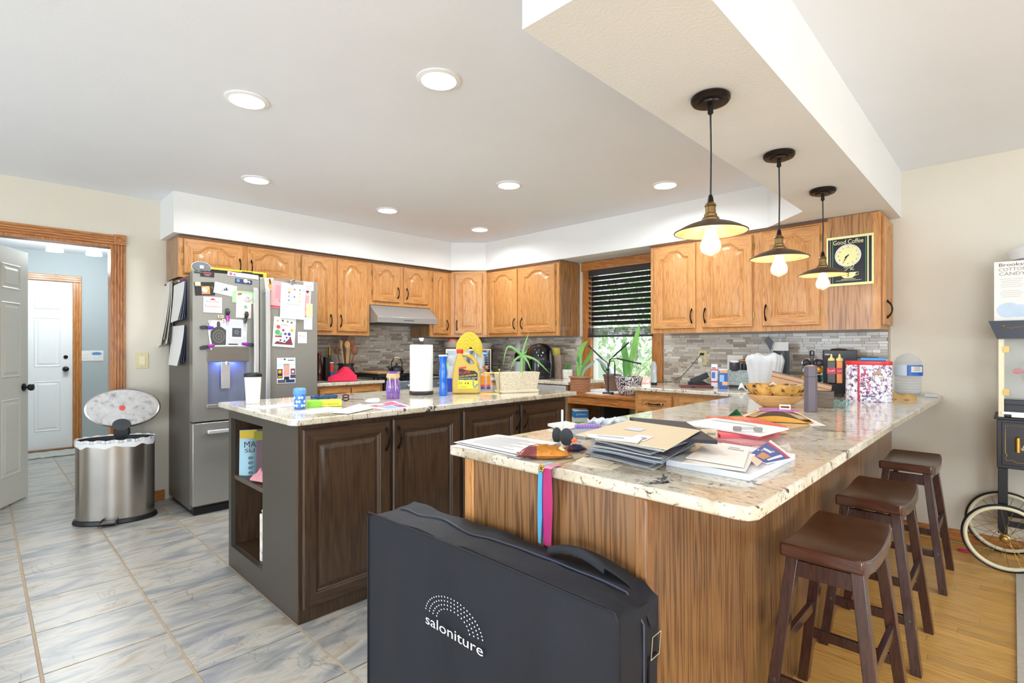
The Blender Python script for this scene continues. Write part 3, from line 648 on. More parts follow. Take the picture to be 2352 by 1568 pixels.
# ---- mosaic backsplash
cols_ = ['#d3cabd', '#bfb3a4', '#ad9f90', '#dcd8cf', '#c9c1b6', '#a29182']
mm = [mat(c, .18, var=.05, vs=25, coat=.3) for c in cols_]
hts = (.017, .024); lens = (.05, .075, .10, .15)
mes = {}
for ci in range(6):
    for hh in hts:
        for ll in lens: mes[ci, hh, ll] = MB().box(0, ll-.002, 0, hh-.002, 0, .006).mesh('mosaic_tile', mm[ci], 0)
def backsplash(label, face, x0, x1, z0, z1f, keep, parts=300):
    # local frame: x along, y up, z out
    base = MB().box(0, x1-x0, 0, .001, -.002, .0005)
    fr = frame(face, (XF+.002, x0, z0) if face == '+x' else (x0, YW-.002, z0))
    g = MB(); tiles = []
    z = z0; row = 0
    while z < 1.70:
        hh = hts[row % 2] if row % 5 else .024
        x = x0-random.random()*.08
        while x < x1-.02:
            ll = random.choice(lens); a = max(x, x0); c = min(x+ll, x1); lim = z1f((a+c)/2)
            if z+hh <= lim+.002 and c-a > .015 and (keep is None or keep((a+c)/2, z)): tiles.append((a, z, c-a, hh, abs((c-a)-ll) < 1e-6, ll, random.choices(range(6), (4, 4, 3, 3, 4, 2))[0]))
            x += ll
        z += hh; row += 1
    root = bpy.data.objects.new('wall_backsplash', MB().box(0, x1-x0, 0, z1f((x0+x1)/2)-z0, 0, .0015).mesh('wall_backsplash', mat('#a9a298', .8))); COL.objects.link(root); root.matrix_world = fr; struct(root)
    full = [t for t in tiles if t[4]]; random.shuffle(full); full.sort(key=lambda t: -t[5]) ; chosen = set(id(t) for t in full[:parts])
    st = MB()
    for t in tiles:
        if id(t) in chosen: child('mosaic_tile', mes[t[6], t[3], t[5]], root, (t[0]-x0, t[1]-z0, .0015))
        else: st.mi = t[6]; st.box(t[0]-x0, t[0]-x0+t[2]-.002, t[1]-z0, t[1]-z0+t[3]-.002, .0015, .0075)
    if st.v: st.build('mosaic_field', mm, root, smooth=0)['kind'] = 'stuff'
random.seed(5)
backsplash('', '+x', 2.05, YW-.01, .937, lambda y: 1.68 if 2.73 < y < 3.475 else 1.368, None, 260)
backsplash('', '-y', XF+.01, -3.225, .937, lambda x: 1.368, None, 120)
backsplash('', '-y', -2.30, -.62, .937, lambda x: 1.368, None, 300)
b = MB(); b.box(-.62, -.61, YW-.012, YW, .935, Z0); struct(b.build('trim_8', mat('#b9a896', .4)))
# ---- window-side base cabinet and the peninsula
bc = thing('base_cabinet', 'oak base cabinet with a drawer beside the window desk', 'cabinet')
b = MB(); b.box(-2.20, -1.26, 3.70, YW-.005, .09, .905); b.build('body', oak_z, bc)
base_front(bc, frame('-y', (-2.20, 3.70, 0)), [('drawer', .03, .735, .295, .145), ('drawer', .38, .735, .40, .145), ('door', .03, .12, .295, .59, 'r'), ('door', .38, .12, .40, .59, 'l')])
pn = thing('peninsula_cabinet', 'long oak-veneered peninsula base carrying the breakfast counter', 'cabinet')
b = MB(); b.box(-1.225, -.615, 1.075, YW-.005, .0, .905); b.build('body', oakp_z, pn)
b = MB(); b.box(-1.235, -1.195, 1.058, 1.085, 0, .905); b.build('corner_post', oak_z, pn, bevel=.003)
b = MB(); b.box(-1.195, -.625, 1.064, 1.076, 0, .905); b.build('front_panel', oakp_z, pn)
b = MB(); b.box(-.626, -.596, 1.05, 1.09, 0, .905); b.build('corner_trim', wood('trim_walnut_oak', light='#966a40', mid='#865b35', dark='#664325', grain='z', rough=.35), pn, bevel=.004)
yy = 1.09
for wd in (.42, .40, .47, .5, .5, .5, .5):
    y2 = min(yy+wd, YW-.02); b = MB(); b.box(-.616, -.60, yy, y2-.003, 0, .905); b.build('side_panel', oakp_z, pn); yy = y2
    if yy > YW-.05: break
b = MB(); b.prism([(-1.30, 1.05), (-.40, 1.05), (-.375, 1.055), (-.362, 1.08), (-.36, 2.67), (-.33, YW-.004), (-2.27, YW-.004), (-2.27, 3.655), (-1.30, 3.655)], .905, .935)
one('granite_counter', 'large L-shaped granite peninsula counter crowded with papers', 'counter', b, granite_m, bevel=.006, seg=3)
# ---- island
isl = thing('kitchen_island', 'dark espresso kitchen island with an open shelf end', 'island')
x0, x1, y0, y1 = -3.24, -2.31, 1.0, 2.93
b = MB()
b.box(x0, x0+.035, y0, y1, 0, .905); b.box(x0+.035, x1-.02, y0+.30, y1, .0, .905)   # back, inner body
b.mi = 1; b.box(x0, x0+.04, y0-.004, y0+.02, 0, .905); b.box(-2.73, x1-.0205, y0-.004, y0+.30, .0, .905)
b.box(x0+.04, -2.73, y0-.004, y0+.02, .85, .905); b.box(x0+.04, -2.73, y0-.004, y0+.02, 0, .12)
b.mi = 0; b.box(x0+.035, -2.73, y0+.02, y0+.30, .10, .125); b.box(x0+.035, -2.73, y0+.02, y0+.30, .895, .905)
b.build('body', [esp_z, esp_side], isl)
b = MB(); b.box(x0+.036, -2.731, y0+.012, y0+.299, .50, .525); b.build('shelf', mat('#5d4e42', .5), isl, bevel=.002)
b = MB(); b.box(x1-.02, x1, y0-.004, y1, 0, .905); b.build('front_frame', esp_z, isl)
fm = frame('+x', (x1, y0, 0))
isd = [esp_y, esp_x]
for a, w_, hs in [(.012, .453, 'r'), (.482, .45, 'l'), (.957, .468, 'r'), (1.445, .45, 'l')]:
    add_door(isl, 0, 0, w_, .815, 0, hs, isd, hy=.095, flip=True, hinges=False).matrix_local = fm @ Matrix.Translation((a, .065, 0))
b = MB(); b.prism([(-3.29, .955), (-2.275, .945), (-2.25, .965), (-2.25, 2.985), (-3.29, 2.985)], .905, .935)
one('granite_counter', 'granite island counter with beige speckled edge', 'counter', b, granite_m, bevel=.006, seg=3)
# ---- window desk
dkk = thing('window_desk', 'low oak desk shelf under the window holding potted plants', 'desk')
b = MB(); b.box(-2.925, -2.205, 3.72, YW-.005, .815, .84); b.build('desk_top', oakt_x, dkk, bevel=.003)
b = MB(); b.box(-2.925, -2.205, 3.735, 3.755, .745, .815); b.build('apron', oakt_x, dkk)
# ================================================================== flat printed things
def card(name, label, cat, face, plane, x0, y0, x1, y1, base='#dddcd9', rot=0, off=.0012, t=.0006, draw=None, group=None, curl=0, wh=None):
    """a sheet lying on a vertical plane; pixel corners -> place and size; draw(MB, w, h, mats) adds flat print"""
    pf = PX if face == '+x' else PY
    a, c, m_ = pf(x0, y0, plane), pf(x1, y1, plane), pf((x0+x1)/2, (y0+y1)/2, plane)
    w = abs((c-a).y if face == '+x' else (c-a).x); h = abs(c.z-a.z)
    if wh: w, h = wh
    b = MB(); mats = [mat(base, .6, var=.02)]
    if curl: b.slab(lambda u, v: (-w/2+w*u, -h/2+h*v, t), 5, 8, t)
    else: b.box(-w/2, w/2, -h/2, h/2, 0, t)
    if draw:
        def use(c_, z=None):
            m = mat(c_, .6, var=0)
            if m not in mats: mats.append(m)
            b.mi = mats.index(m)
        draw(b, w, h, use, t+.0003)
    if curl: b.v = [(x, y, z+curl*(.5-y/h)**2*(.4+.6*(x/w+.5))) for x, y, z in b.v]
    o = b.build(name, mats, smooth=0, recalc=False, mtx=frame(face, m_, rot, off)); return tag(o, label, cat, group)
def lines(b, use, c, x, y0, dy, n, w, z, hh=.0016):
    use(c)
    for k in range(n): b.rect(x, y0-dy*k, w*(1-.25*((k*7) % 3)/2), hh, z)
# ------------------------------------------------------------------ refrigerator
XD = -4.33; XB = -4.40; yl, yr, ym = 1.085, 2.04, 1.558
fr_ = thing('refrigerator', 'stainless french-door refrigerator covered in papers and magnets', 'refrigerator')
b = MB(); b.box(XF+.03, XB, yl, yr, .04, 1.79); b.build('body', mat('#6a645f', .45, .3, var=.05, vs=90), fr_, bevel=.003)
b = MB(); b.box(XF+.05, XB+.03, yl+.02, yr-.02, .0, .05); b.build('kick_plate', black_m, fr_)
fdoor = mat('#9c9a93', .36, .55, var=.04, vs=70)
q0 = PX(477, 829, XD); q1 = PX(568, 922.5, XD)  # dispenser recess
ra, rb, rz1, rz0 = q0.y, q1.y, q0.z, q1.z
D0, D1 = .70, 1.815
b = MB(); yA, yB = yl+.002, ym-.003
for bx in ((yA, ra, D0, D1), (rb, yB, D0, D1), (ra, rb, D0, rz0), (ra, rb, rz1, D1)): b.box(XB, XD, *bx)
b.box(XB, XB+.01, ra, rb, rz0, rz1)
ld = b.build('left_door', fdoor, fr_, smooth=0)
b = MB(); b.box(XB, XD, ym+.003, yr-.002, D0, D1); rd = b.build('right_door', fdoor, fr_, bevel=.006)
b = MB(); b.box(XB, XD, yl+.002, yr-.002, .075, .688); dr = b.build('freezer_drawer', fdoor, fr_, bevel=.006)
# handles
for par, y_ in ((ld, ym-.045), (rd, ym+.045)):
    b = MB(); b.prism([(XD+.035, .775), (XD+.06, .80), (XD+.065, 1.2), (XD+.058, 1.70), (XD+.035, 1.725), (XD+.028, 1.70), (XD+.045, 1.2), (XD+.04, .80)], y_-.016, y_+.016, 'y')
    b.box(XD, XD+.04, y_-.011, y_+.011, .775, .80); b.box(XD, XD+.04, y_-.011, y_+.011, 1.69, 1.715); b.build('handle', mat('#d3d3d3', .25, .6, var=.02), par, bevel=.003)
b = MB(); b.box(XD+.03, XD+.055, yl+.09, yr-.09, .61, .635); b.box(XD, XD+.035, yl+.10, yl+.12, .612, .633); b.box(XD, XD+.035, yr-.12, yr-.10, .612, .633); b.build('handle', mat('#e3e3e1', .25, .5, var=.02), dr, bevel=.004)
# dispenser
q = PX(475, 798, XD); q2 = PX(571, 829, XD)
b = MB(); b.box(XD, XD+.006, q.y, q2.y, q2.z, q.z); b.build('dispenser_panel', mat('#86817a', .2, .6, var=.02), fr_, bevel=.002)
b = MB(); b.box(XD-.004, XD+.012, ra-.008, rb+.008, rz0-.028, rz0); b.build('drip_tray', fdoor, fr_, bevel=.003)
b = MB(); b.box(XB+.0101, XB+.013, ra+.002, rb-.002, rz0+.002, rz1-.001); b.build('dispenser_back', mat('#8c93a8', .3, .4, var=0), fr_)
pq = PX(518, 862, XD-.03); b = MB(); b.box(XD-.034, XD-.026, pq.y-.032, pq.y+.032, pq.z-.10, pq.z+.105); b.build('dispenser_paddle', mat('#c9c4c4', .3, .5), fr_, bevel=.002)
b = MB(); b.lathe([(.014, 0), (.014, -.03), (.007, -.035)], (XD-.035, pq.y+.01, rz1), 14); b.build('water_nozzle', chrome_m, fr_)
b = MB(); b.box(XD-.05, XD-.02, ra+.04, rb-.04, rz1-.004, rz1-.001); b.build('dispenser_light', mat('#4a62ff', .4, var=0, emit=7), fr_)
l = area('dispenser_glow', (XD-.035, (ra+rb)/2, rz1-.012), (0, 0, 0), .02, .14, .55, (.12, .2, 1)); l.parent = fr_
b = MB(); b.box(XB-.05, XD+.005, yl+.01, yl+.07, 1.80, 1.815); b.build('hinge_cover', steel_d, fr_, bevel=.005)
FD = XD+.0005
def d1_(b, w, h, use, z): use('#c44a4a'); b.rect(0, h*.2, w*.6, h*.16, z); use('#b9b9b9'); b.rect(0, -h*.1, w*.5, h*.06, z); b.rect(0, -h*.3, w*.3, h*.05, z)
card('magnet', 'small black rectangular magnet with a red title at the top of the left refrigerator door', 'magnet', '+x', FD, 460, 621, 492, 637, '#2a2524', draw=d1_, t=.002)
def d2_(b, w, h, use, z): use('#a05a7a'); b.disc(-w*.40, 0, h*.35, z); b.disc(-w*.28, -h*.1, h*.25, z); use('#c7a5a8'); b.rect(w*.08, 0, w*.4, h*.25, z); use('#f2efee'); b.disc(w*.4, 0, h*.3, z)
card('magnet', 'long pale pink strip magnet near the top of the left refrigerator door', 'magnet', '+x', FD, 527, 627, 590, 638, '#e2cdd0', rot=-.05, draw=d2_, t=.002, wh=(.225, .033))
def d3_(b, w, h, use, z): use('#5b93c4'); b.disc(-w*.33, h*.05, h*.38, z); use('#efeef4'); b.disc(w*.1, h*.2, h*.45, z); b.disc(w*.3, 0, h*.3, z); use('#9a8fb5'); b.disc(w*.28, -h*.15, h*.2, z)
card('magnet', 'blue and white picture magnet below the pink strip magnet', 'magnet', '+x', FD, 540, 640, 579, 653, '#2c3c5c', rot=-.05, draw=d3_, t=.003)
def d4_(b, w, h, use, z): use('#c98a56'); b.rect(w*.05, -h*.1, w*.42, h*.6, z); use('#b8d0dc'); b.disc(w*.0, -h*.08, h*.2, z+.0002); use('#d9b05c'); b.disc(w*.14, h*.05, h*.14, z+.0003); use('#e9d9a6'); b.rect(-w*.32, h*.36, w*.28, h*.28, z+.0004); use('#4d5c38'); b.disc(w*.38, h*.1, h*.1, z)
card('photo_print', 'dark photo of a plate of food on the left refrigerator door', 'photo', '+x', FD, 447, 646, 493, 680, '#2b2827', rot=.08, draw=d4_)
def d5_(b, w, h, use, z):
    use('#4a4458'); b.T = Matrix.Rotation(.5, 4, 'Z'); b.rect(-w*.05, -h*.05, w*.4, h*.04, z); b.rect(w*.05, 0, w*.08, h*.28, z); b.rect(-w*.04, 0, w*.06, h*.2, z); b.T = Matrix(); use('#c9c7cc'); b.disc(-w*.2, h*.1, h*.1, z, 12, h*.04); b.disc(w*.2, h*.12, h*.12, z, 12, h*.04)
card('drawing', 'white sheet with a small dark ink drawing, tilted, on the left refrigerator door', 'paper', '+x', FD, 492, 650, 543, 679, '#edebe9', rot=-.17, draw=d5_, off=.002)
card('green_paper', 'bright light green sheet near the refrigerator handles', 'paper', '+x', FD, 533.5, 667, 586, 698, '#a8e89a', rot=-.03, off=.0026)
def d6_(b, w, h, use, z): lines(b, use, '#d0a9a4', 0, h*.28, h*.09, 8, w*.8, z); use('#7fb09a'); b.disc(w*.12, -h*.05, w*.12, z+.0002, 9)
card('note_sheet', 'long pale pink list hanging over the green sheet', 'paper', '+x', FD, 542, 673, 577, 731, '#ead8cf', rot=-.03, draw=d6_, off=.0036)
def d7_(b, w, h, use, z):
    use('#d8404a'); b.pgon([(-w*.20, h*.30), (w*.20, h*.30), (w*.10, h*.36), (w*.05, h*.43), (-w*.05, h*.43), (-w*.10, h*.36)], z)
    use('#2b2222'); b.text('Pizza Hut', 0, h*.20, z, h*.16, w*.70); use('#777777'); b.text('276 627 6801', 0, h*.02, z, h*.07, w*.5); use('#c2333a'); b.rect(0, -h*.12, w*.85, h*.03, z); b.disc(-w*.4, -h*.0, h*.03, z)
    use('#9a9a9a'); [b.rect(0, -h*(.22+.08*k), w*.9, h*.006, z) for k in range(3)]; b.rect(-w*.15, -h*.3, w*.006, h*.2, z); b.rect(w*.15, -h*.3, w*.006, h*.2, z)
card('pizza_notepad', 'white pizza shop notepad with a red hat emblem on the refrigerator', 'notepad', '+x', FD, 467, 681, 509.5, 719, '#f1efee', draw=d7_, t=.004)
def d8_(b, w, h, use, z): use('#474049'); b.text('GIRL', 0, w*.16, z, w*.22, w*.5); b.text('TIME', 0, -w*.12, z, w*.22, w*.5); use('#8b8b92')
b = MB(); b.lathe([(.026, 0), (.026, .006), (.022, .008), (0, .008)], seg=28); b.mi = 1; b.text('||', 0, .0, .0086, .028, .018)
o = b.build('round_magnet', [white_m, mat('#5a555c', .5, var=0)], mtx=frame('+x', PX(568, 684, FD), -.15, .005)); tag(o, 'round white magnet with dark lettering on the green sheet', 'magnet')
b = MB(); b.disc(-.008, 0, .009, .003, 12, .007); b.disc(.008, 0, .009, .003, 12, .007); b.disc(0, 0, .002, .0035, 8, .010)
o = b.build('butterfly_magnet', mat('#a4644c', .5), mtx=frame('+x', PX(550, 675, FD), .2, .005), recalc=False); tag(o, 'tiny brown butterfly magnet beside the round white magnet', 'magnet')
# targets
def d9_(b, w, h, use, z):
    use('#4c4946'); hx = -w*.0
    pts = [(-.36, -.46), (.40, -.46), (.46, -.1), (.40, .12), (.22, .22), (.09, .26), (.10, .36), (.06, .46), (-.06, .46), (-.10, .36), (-.09, .26), (-.25, .20), (-.42, .08), (-.46, -.12)]
    b.pgon([(p[0]*w, p[1]*h) for p in pts], z)
    for k, r in enumerate((.34, .27, .20, .13, .06)):
        use('#6d6a66' if k % 2 == 0 else '#4c4946'); b.disc(0, -h*.12, r*w, z+.0002*(k+1), 24, r*h*.75)
card('target_sheet', 'dark shooting target silhouette sheet held by clips on the refrigerator', 'paper', '+x', FD, 481, 735, 523, 795, '#dddcda', rot=.02, draw=d9_, off=.003)
def d10_(b, w, h, use, z):
    use('#f4f4f4'); b.rect(0, 0, w*.62, h*.42, z); use('#4f5356'); b.rect(0, h*.02, w*.44, h*.33, z+.0003); use('#8a9094'); b.disc(0, h*.03, w*.10, z+.0006); use('#4f5356'); b.disc(0, h*.03, w*.06, z+.0009); use('#3b3b3d'); b.rect(-w*.15, -h*.42, w*.45, h*.045, z); use('#fbfbfb'); b.rect(w*.38, -h*.02, w*.08, h*.2, z)
card('target_sheet', 'pale grey sheet with a small black square target held by clips on the refrigerator', 'paper', '+x', FD, 519, 733, 567, 796, '#cfd0d2', rot=-.02, draw=d10_, off=.005)
def d11_(b, w, h, use, z): use('#333333'); b.rect(-w*.15, 0, w*.2, h*.4, z); b.rect(w*.2, 0, w*.12, h*.4, z)
card('word_magnet', 'tiny white label magnet at the upper left of the target sheets', 'magnet', '+x', FD, 478, 735.5, 486.5, 741, '#e7e6e2', draw=d11_, off=.004, t=.002)
card('word_magnet', 'tiny white label magnet above the middle of the target sheets', 'magnet', '+x', FD, 509.5, 733, 518, 739.5, '#e7e6e2', draw=d11_, off=.007, t=.002)
card('wooden_strip_magnet', 'small tan strip magnet left of the upper purple clip', 'magnet', '+x', FD, 500, 723, 513, 730, '#dcc8a4', draw=d11_, off=.003, t=.003)
b = MB(); b.box(-.0045, .0045, -.09, .09, 0, .004); o = b.build('white_strip', white_m, mtx=frame('+x', PX(481, 776, FD), .12, .004)); tag(o, 'thin white strip hanging at the left edge of the target sheets', 'strip')
b = MB(); b.box(-.012, .012, -.004, .004, 0, .0035); b.box(-.15, .15, -.005, .004, 0, .003); o = b.build('white_strip', white_m, mtx=frame('+x', PX(520, 793.5, FD), .02, .008)); tag(o, 'long thin white strip along the bottom of the target sheets', 'strip')
def clip(label, px, py, rot, col, L=.095):
    t = thing('magnetic_clip', label, 'clip', mtx=frame('+x', PX(px, py, FD), rot, .006), group='magnetic clips on the refrigerator')
    b = MB(); b.slab(lambda u, v: ((-.016+.006*abs(2*v-1))*(1-2*u), -L*.05+L*.55*v, .012+.010*math.sin(PI*min(1, v*1.1))), 6, 8, .006); b.build('grip', mat('#33333a', .5), t, bevel=.002)
    b = MB(); b.slab(lambda u, v: ((-.015+.007*v)*(1-2*u), -L*.05-L*.45*v, .012+.004*math.sin(PI*u)), 6, 6, .007); b.build('jaw', mat(col, .25, coat=.6), t, bevel=.002)
    b = MB(); b.lathe([(.011, 0), (.011, .006)], seg=16); b.build('magnet_disc', mat('#2b2b30', .5), t, (0, L*.25, 0))
clip('black and magenta magnetic clip standing above the target sheets', 521.5, 723, .05, '#b521a0', .10)
clip('all black magnetic clip at the upper right of the target sheets', 563, 729, -.15, '#202024', .095)
clip('black and violet square magnetic clip at the left edge of the target sheets', 474, 752, PI/2, '#5d35b4', .09)
clip('grey and magenta magnetic clip at the lower left corner of the target sheets', 475, 796, PI/2+.25, '#a42aa4', .10)
clip('purple and black magnetic clip at the lower right corner of the target sheets', 569, 791, -PI/2-.15, '#9a28a8', .10)
# right door
def e1_(b, w, h, use, z): use('#e8b48e'); b.disc(-w*.1, h*.28, w*.22, z); use('#5e3a2a'); b.disc(w*.1, h*.2, w*.12, z+.0002, 12, h*.25); use('#e39a4e'); b.disc(w*.15, -h*.15, w*.3, z, 14, h*.3)
card('picture_cutout', 'small cut-out picture in orange and brown above the right refrigerator handle', 'picture', '+x', FD, 608, 637, 629, 667, '#f0d9b8', draw=e1_, rot=.1)
def e2_(b, w, h, use, z): use('#c23a58'); b.rect(0, -h*.45, w, h*.06, z); b.text('♥' if False else 'o', w*.3, -h*.2, z, .05); use('#d98f96'); b.rect(w*.1, h*.1, w*.5, h*.5, z)
card('pink_folder', 'pale red folded paper behind the large white sheet on the right refrigerator door', 'paper', '+x', FD, 622, 644, 650, 708, '#e3a3a3', draw=e2_, rot=-.06, t=.004)
def e3_(b, w, h, use, z):
    use('#f6f4f2'); b.box(-w*.30, w*.38, -h*.08, h*.42, z, z+.004)
    cs = ['#e8c84e', '#d9764a', '#6f8fc4', '#c45a5a', '#e0b94e', '#7aa2d0', '#8d7fbf', '#c9a07c', '#6fa58a']
    k = 0
    for r_, n_ in ((.34, 3), (.24, 2), (.13, 3), (.02, 2)):
        for i in range(n_): use(cs[k % 9]); b.disc(w*(-.18+.44*i/max(1, n_-1)), h*r_, w*.045, z+.0045, 9); k += 1
    use('#44434a'); b.rect(w*.40, h*.36, w*.14, h*.012, z)
card('drawing_sheet', 'large white sheet with small coloured stickers clipped to the right refrigerator door', 'paper', '+x', FD, 644, 650, 700, 734, '#f0efee', draw=e3_, rot=-.05, off=.006, curl=.012)
b = MB(); b.box(-.018, .018, -.018, .018, 0, .012); b.tube([(-.016, .008, .014), (0, .02, .02), (.016, .008, .014)], .003, 6); o = b.build('bulldog_clip', chrome_m, mtx=frame('+x', PX(670, 648, FD), 0, .010), bevel=.002); tag(o, 'silver bulldog clip holding the large white sheet', 'clip')
def e4_(b, w, h, use, z): use('#e8a0a0'); b.rect(0, 0, w*.5, h*.6, z)
card('pink_sheet', 'pale pink sheet showing at the right of the large white sheet', 'paper', '+x', FD, 697, 666, 713, 726, '#efc0c0', rot=-.06, draw=e4_)
b = MB(); b.pgon([(0, -.014), (.013, .002), (.010, .010), (.004, .011), (0, .006), (-.004, .011), (-.010, .010), (-.013, .002)], .003); o = b.build('heart_magnet', mat('#5f2a3c', .4), mtx=frame('+x', PX(706, 670, FD), 0, .003), recalc=False); tag(o, 'dark red heart magnet on the pale pink sheet', 'magnet')
def e5_(b, w, h, use, z): use('#a8443a'); b.text('cupertot' if False else 'Appetit', 0, -h*.02, z, h*.3, w*.8); use('#5a4a48'); b.text('THANK YOU', 0, h*.30, z, h*.12, w*.6); use('#a8443a'); b.rect(0, -h*.32, w*.5, h*.04, z)
card('business_card', 'white card with red script at the top right of the right refrigerator door', 'card', '+x', FD, 697, 646, 720, 668, '#f0edea', draw=e5_, t=.001)
def e6_(b, w, h, use, z): lines(b, use, '#cdbb80', 0, h*.35, h*.1, 8, w*.8, z)
card('yellow_note', 'pale yellow lined note on the right edge of the refrigerator', 'paper', '+x', FD, 703, 697, 717.5, 728, '#efe2a8', draw=e6_, off=.003)
def e7_(b, w, h, use, z): lines(b, use, '#8b8b8b', 0, h*.35, h*.11, 6, w*.8, z)
card('white_note', 'white handwritten note below the yellow note', 'paper', '+x', FD, 697.5, 728, 717, 757, '#f0f0ee', draw=e7_, off=.002)
def e8_(b, w, h, use, z): use('#cc5548'); b.disc(-w*.25, h*.15, w*.06, z); b.rect(w*.1, h*.15, w*.35, h*.03, z); lines(b, use, '#a9b6c0', 0, h*-.05, h*.09, 4, w*.6, z)
card('appointment_card', 'small white card below the notes on the right refrigerator door', 'card', '+x', FD, 684, 762, 704.5, 788, '#eef0f0', draw=e8_)
def e9_(b, w, h, use, z):
    use('#555058'); b.text('APRIL', 0, h*.24, z, h*.07, w*.35)
    for (x, y, r, c) in ((-.32, .36, .05, '#b9a94c'), (-.1, .38, .05, '#5a4a5a'), (.12, .36, .05, '#8a9a3c'), (.3, .34, .05, '#6a6a6a'), (-.28, .16, .09, '#cf5040'), (-.05, .06, .06, '#c23a4a'), (.34, .08, .08, '#d9b830'), (-.3, -.02, .12, '#5fae74'), (-.18, -.08, .10, '#7cc49a'), (.05, -.06, .06, '#3c4890'), (.22, -.06, .08, '#3c4890')): use(c); b.disc(x*w, y*h, r*w, z, 10)
    use('#7c3844'); b.pgon([(-w*.42, -h*.42), (w*.42, -h*.42), (w*.30, -h*.14), (-w*.20, -h*.22)], z); use('#eceaf0'); b.pgon([(-w*.30, -h*.32), (w*.05, -h*.36), (w*.25, -h*.20), (w*.16, -h*.06), (w*.0, -h*.12), (-w*.22, -h*.24)], z+.0003)
    use('#3a4488'); [b.disc(w*x, h*y, w*.045, z+.0006, 8) for x, y in ((-.15, -.28), (.03, -.30), (.12, -.18))]; use('#b03a44'); b.rect(-w*.25, -h*.16, w*.3, h*.05, z+.0007)
card('floral_poster', 'white poster with a colourful floral boot print, tilted, on the right refrigerator door', 'poster', '+x', FD, 627, 728, 678, 797, '#f1efec', rot=-.07, draw=e9_, off=.003, curl=.006)
def e10_(b, w, h, use, z):
    use('#8a8f9a'); b.text('2024', -w*.2, h*.44, z, h*.05, w*.3); use('#2b2f55'); b.rect(w*.25, h*.40, w*.35, h*.03, z); use('#5a3a5a'); b.disc(-w*.08, h*.44, w*.05, z)
    for (x, y, ww, hh, c) in ((-.3, .22, .36, .16, '#d9e6ee'), (.35, .22, .26, .16, '#d9e6ee'), (-.34, -.12, .28, .36, '#3a3230'), (.36, -.04, .24, .22, '#7c4a58'), (.02, .02, .32, .46, '#e5a79a'), (.02, -.30, .28, .12, '#26262a'), (.36, -.24, .28, .14, '#4a4a58'), (-.25, -.42, .42, .12, '#55505a'), (.22, -.42, .48, .12, '#28386c')): use(c); b.rect(x*w, y*h, ww*w, hh*h, z)
    use('#e2b23c'); b.disc(-w*.34, -h*.04, w*.10, z+.0003, 12); b.rect(-w*.34, -h*.24, w*.2, h*.05, z+.0003); use('#f0eef0'); b.disc(w*.36, -h*.05, w*.07, z+.0003, 9); use('#6fae74'); b.rect(w*.02, h*.24, w*.28, h*.04, z+.0003)
card('sports_schedule', 'square printed schedule magnet low on the right refrigerator door', 'magnet', '+x', FD, 636, 822, 678.5, 879, '#eceaf0', draw=e10_, t=.001)
# side of the refrigerator
def s1_(b, w, h, use, z):
    use('#cfcfd0')
    for k in range(6): b.rect(0, -h*.42+h*.13*k, w*.9, .0012, z)
    for k in range(5): b.rect(-w*.4+w*.2*k, -h*.1, .0012, h*.66, z)
def hang(name, label, x0, y0, x1, y1, y_off, n, cols, tilt=0, sheet=.004, draw=None, spread=.012):
    a, c = PY(x0, y0, yl), PY(x1, y1, yl); w = abs(c.x-a.x); h = abs(a.z-c.z); m_ = PY((x0+x1)/2, y0, yl)
    t = thing(name, label, 'papers', mtx=frame('-y', m_, tilt, y_off))
    for k in range(n):
        b = MB(); dx = spread*(random.random()-.5)*2; hk = h*(1-.12*random.random()*(k < n-1)); b.slab(lambda u, v, k=k: (-w/2+w*u+dx+.03*tilt*(1-v), -hk*(1-v), .003*k+.012*(1-v)**1.5*(k+1)*(.5+.5*u)), 4, 6, .0008)
        b.build('sheet', mat(cols[k % len(cols)], .7, var=.03), t, smooth=20)
    return t
random.seed(9)
hang('paper_bundle', 'bundle of clipped papers fanning out at the back edge of the refrigerator side', 372, 655, 398, 792, .004, 6, ['#cfc9bf', '#e2dfd8', '#b8b0a4', '#e9e6df'], .10, spread=.03)
hang('wall_calendar', 'hanging calendar page at the upper side of the refrigerator', 403, 651, 428, 733, .004, 4, ['#7c86ac', '#8b93b4', '#dcdad6', '#e9e8e4'], .03)
t = hang('wall_calendar', 'lower calendar grid page on the side of the refrigerator', 398, 748, 427, 838, .004, 4, ['#5c6690', '#6c7690', '#dcdad6', '#ecebe8'], 0)
for i, (px, py) in enumerate([(379, 654), (388, 655), (405, 648), (415, 646), (424, 644)]):
    b = MB(); b.lathe([(.010, 0), (.010, .012), (.006, .022), (.009, .028), (0, .03)], seg=12)
    o = b.build('hook_magnet', [chrome_m, mat('#8a2a6a', .4), mat('#8a6a4a', .4)][i % 3] if i else chrome_m, mtx=frame('-y', PY(px, py, yl), 0, .001)); tag(o, ['small silver magnet at the far left of the refrigerator side', 'magenta magnet second from the left on the refrigerator side', 'brown magnet over the upper calendar', 'silver magnet over the middle of the upper calendar', 'magenta magnet nearest the refrigerator front'][i], 'magnet')
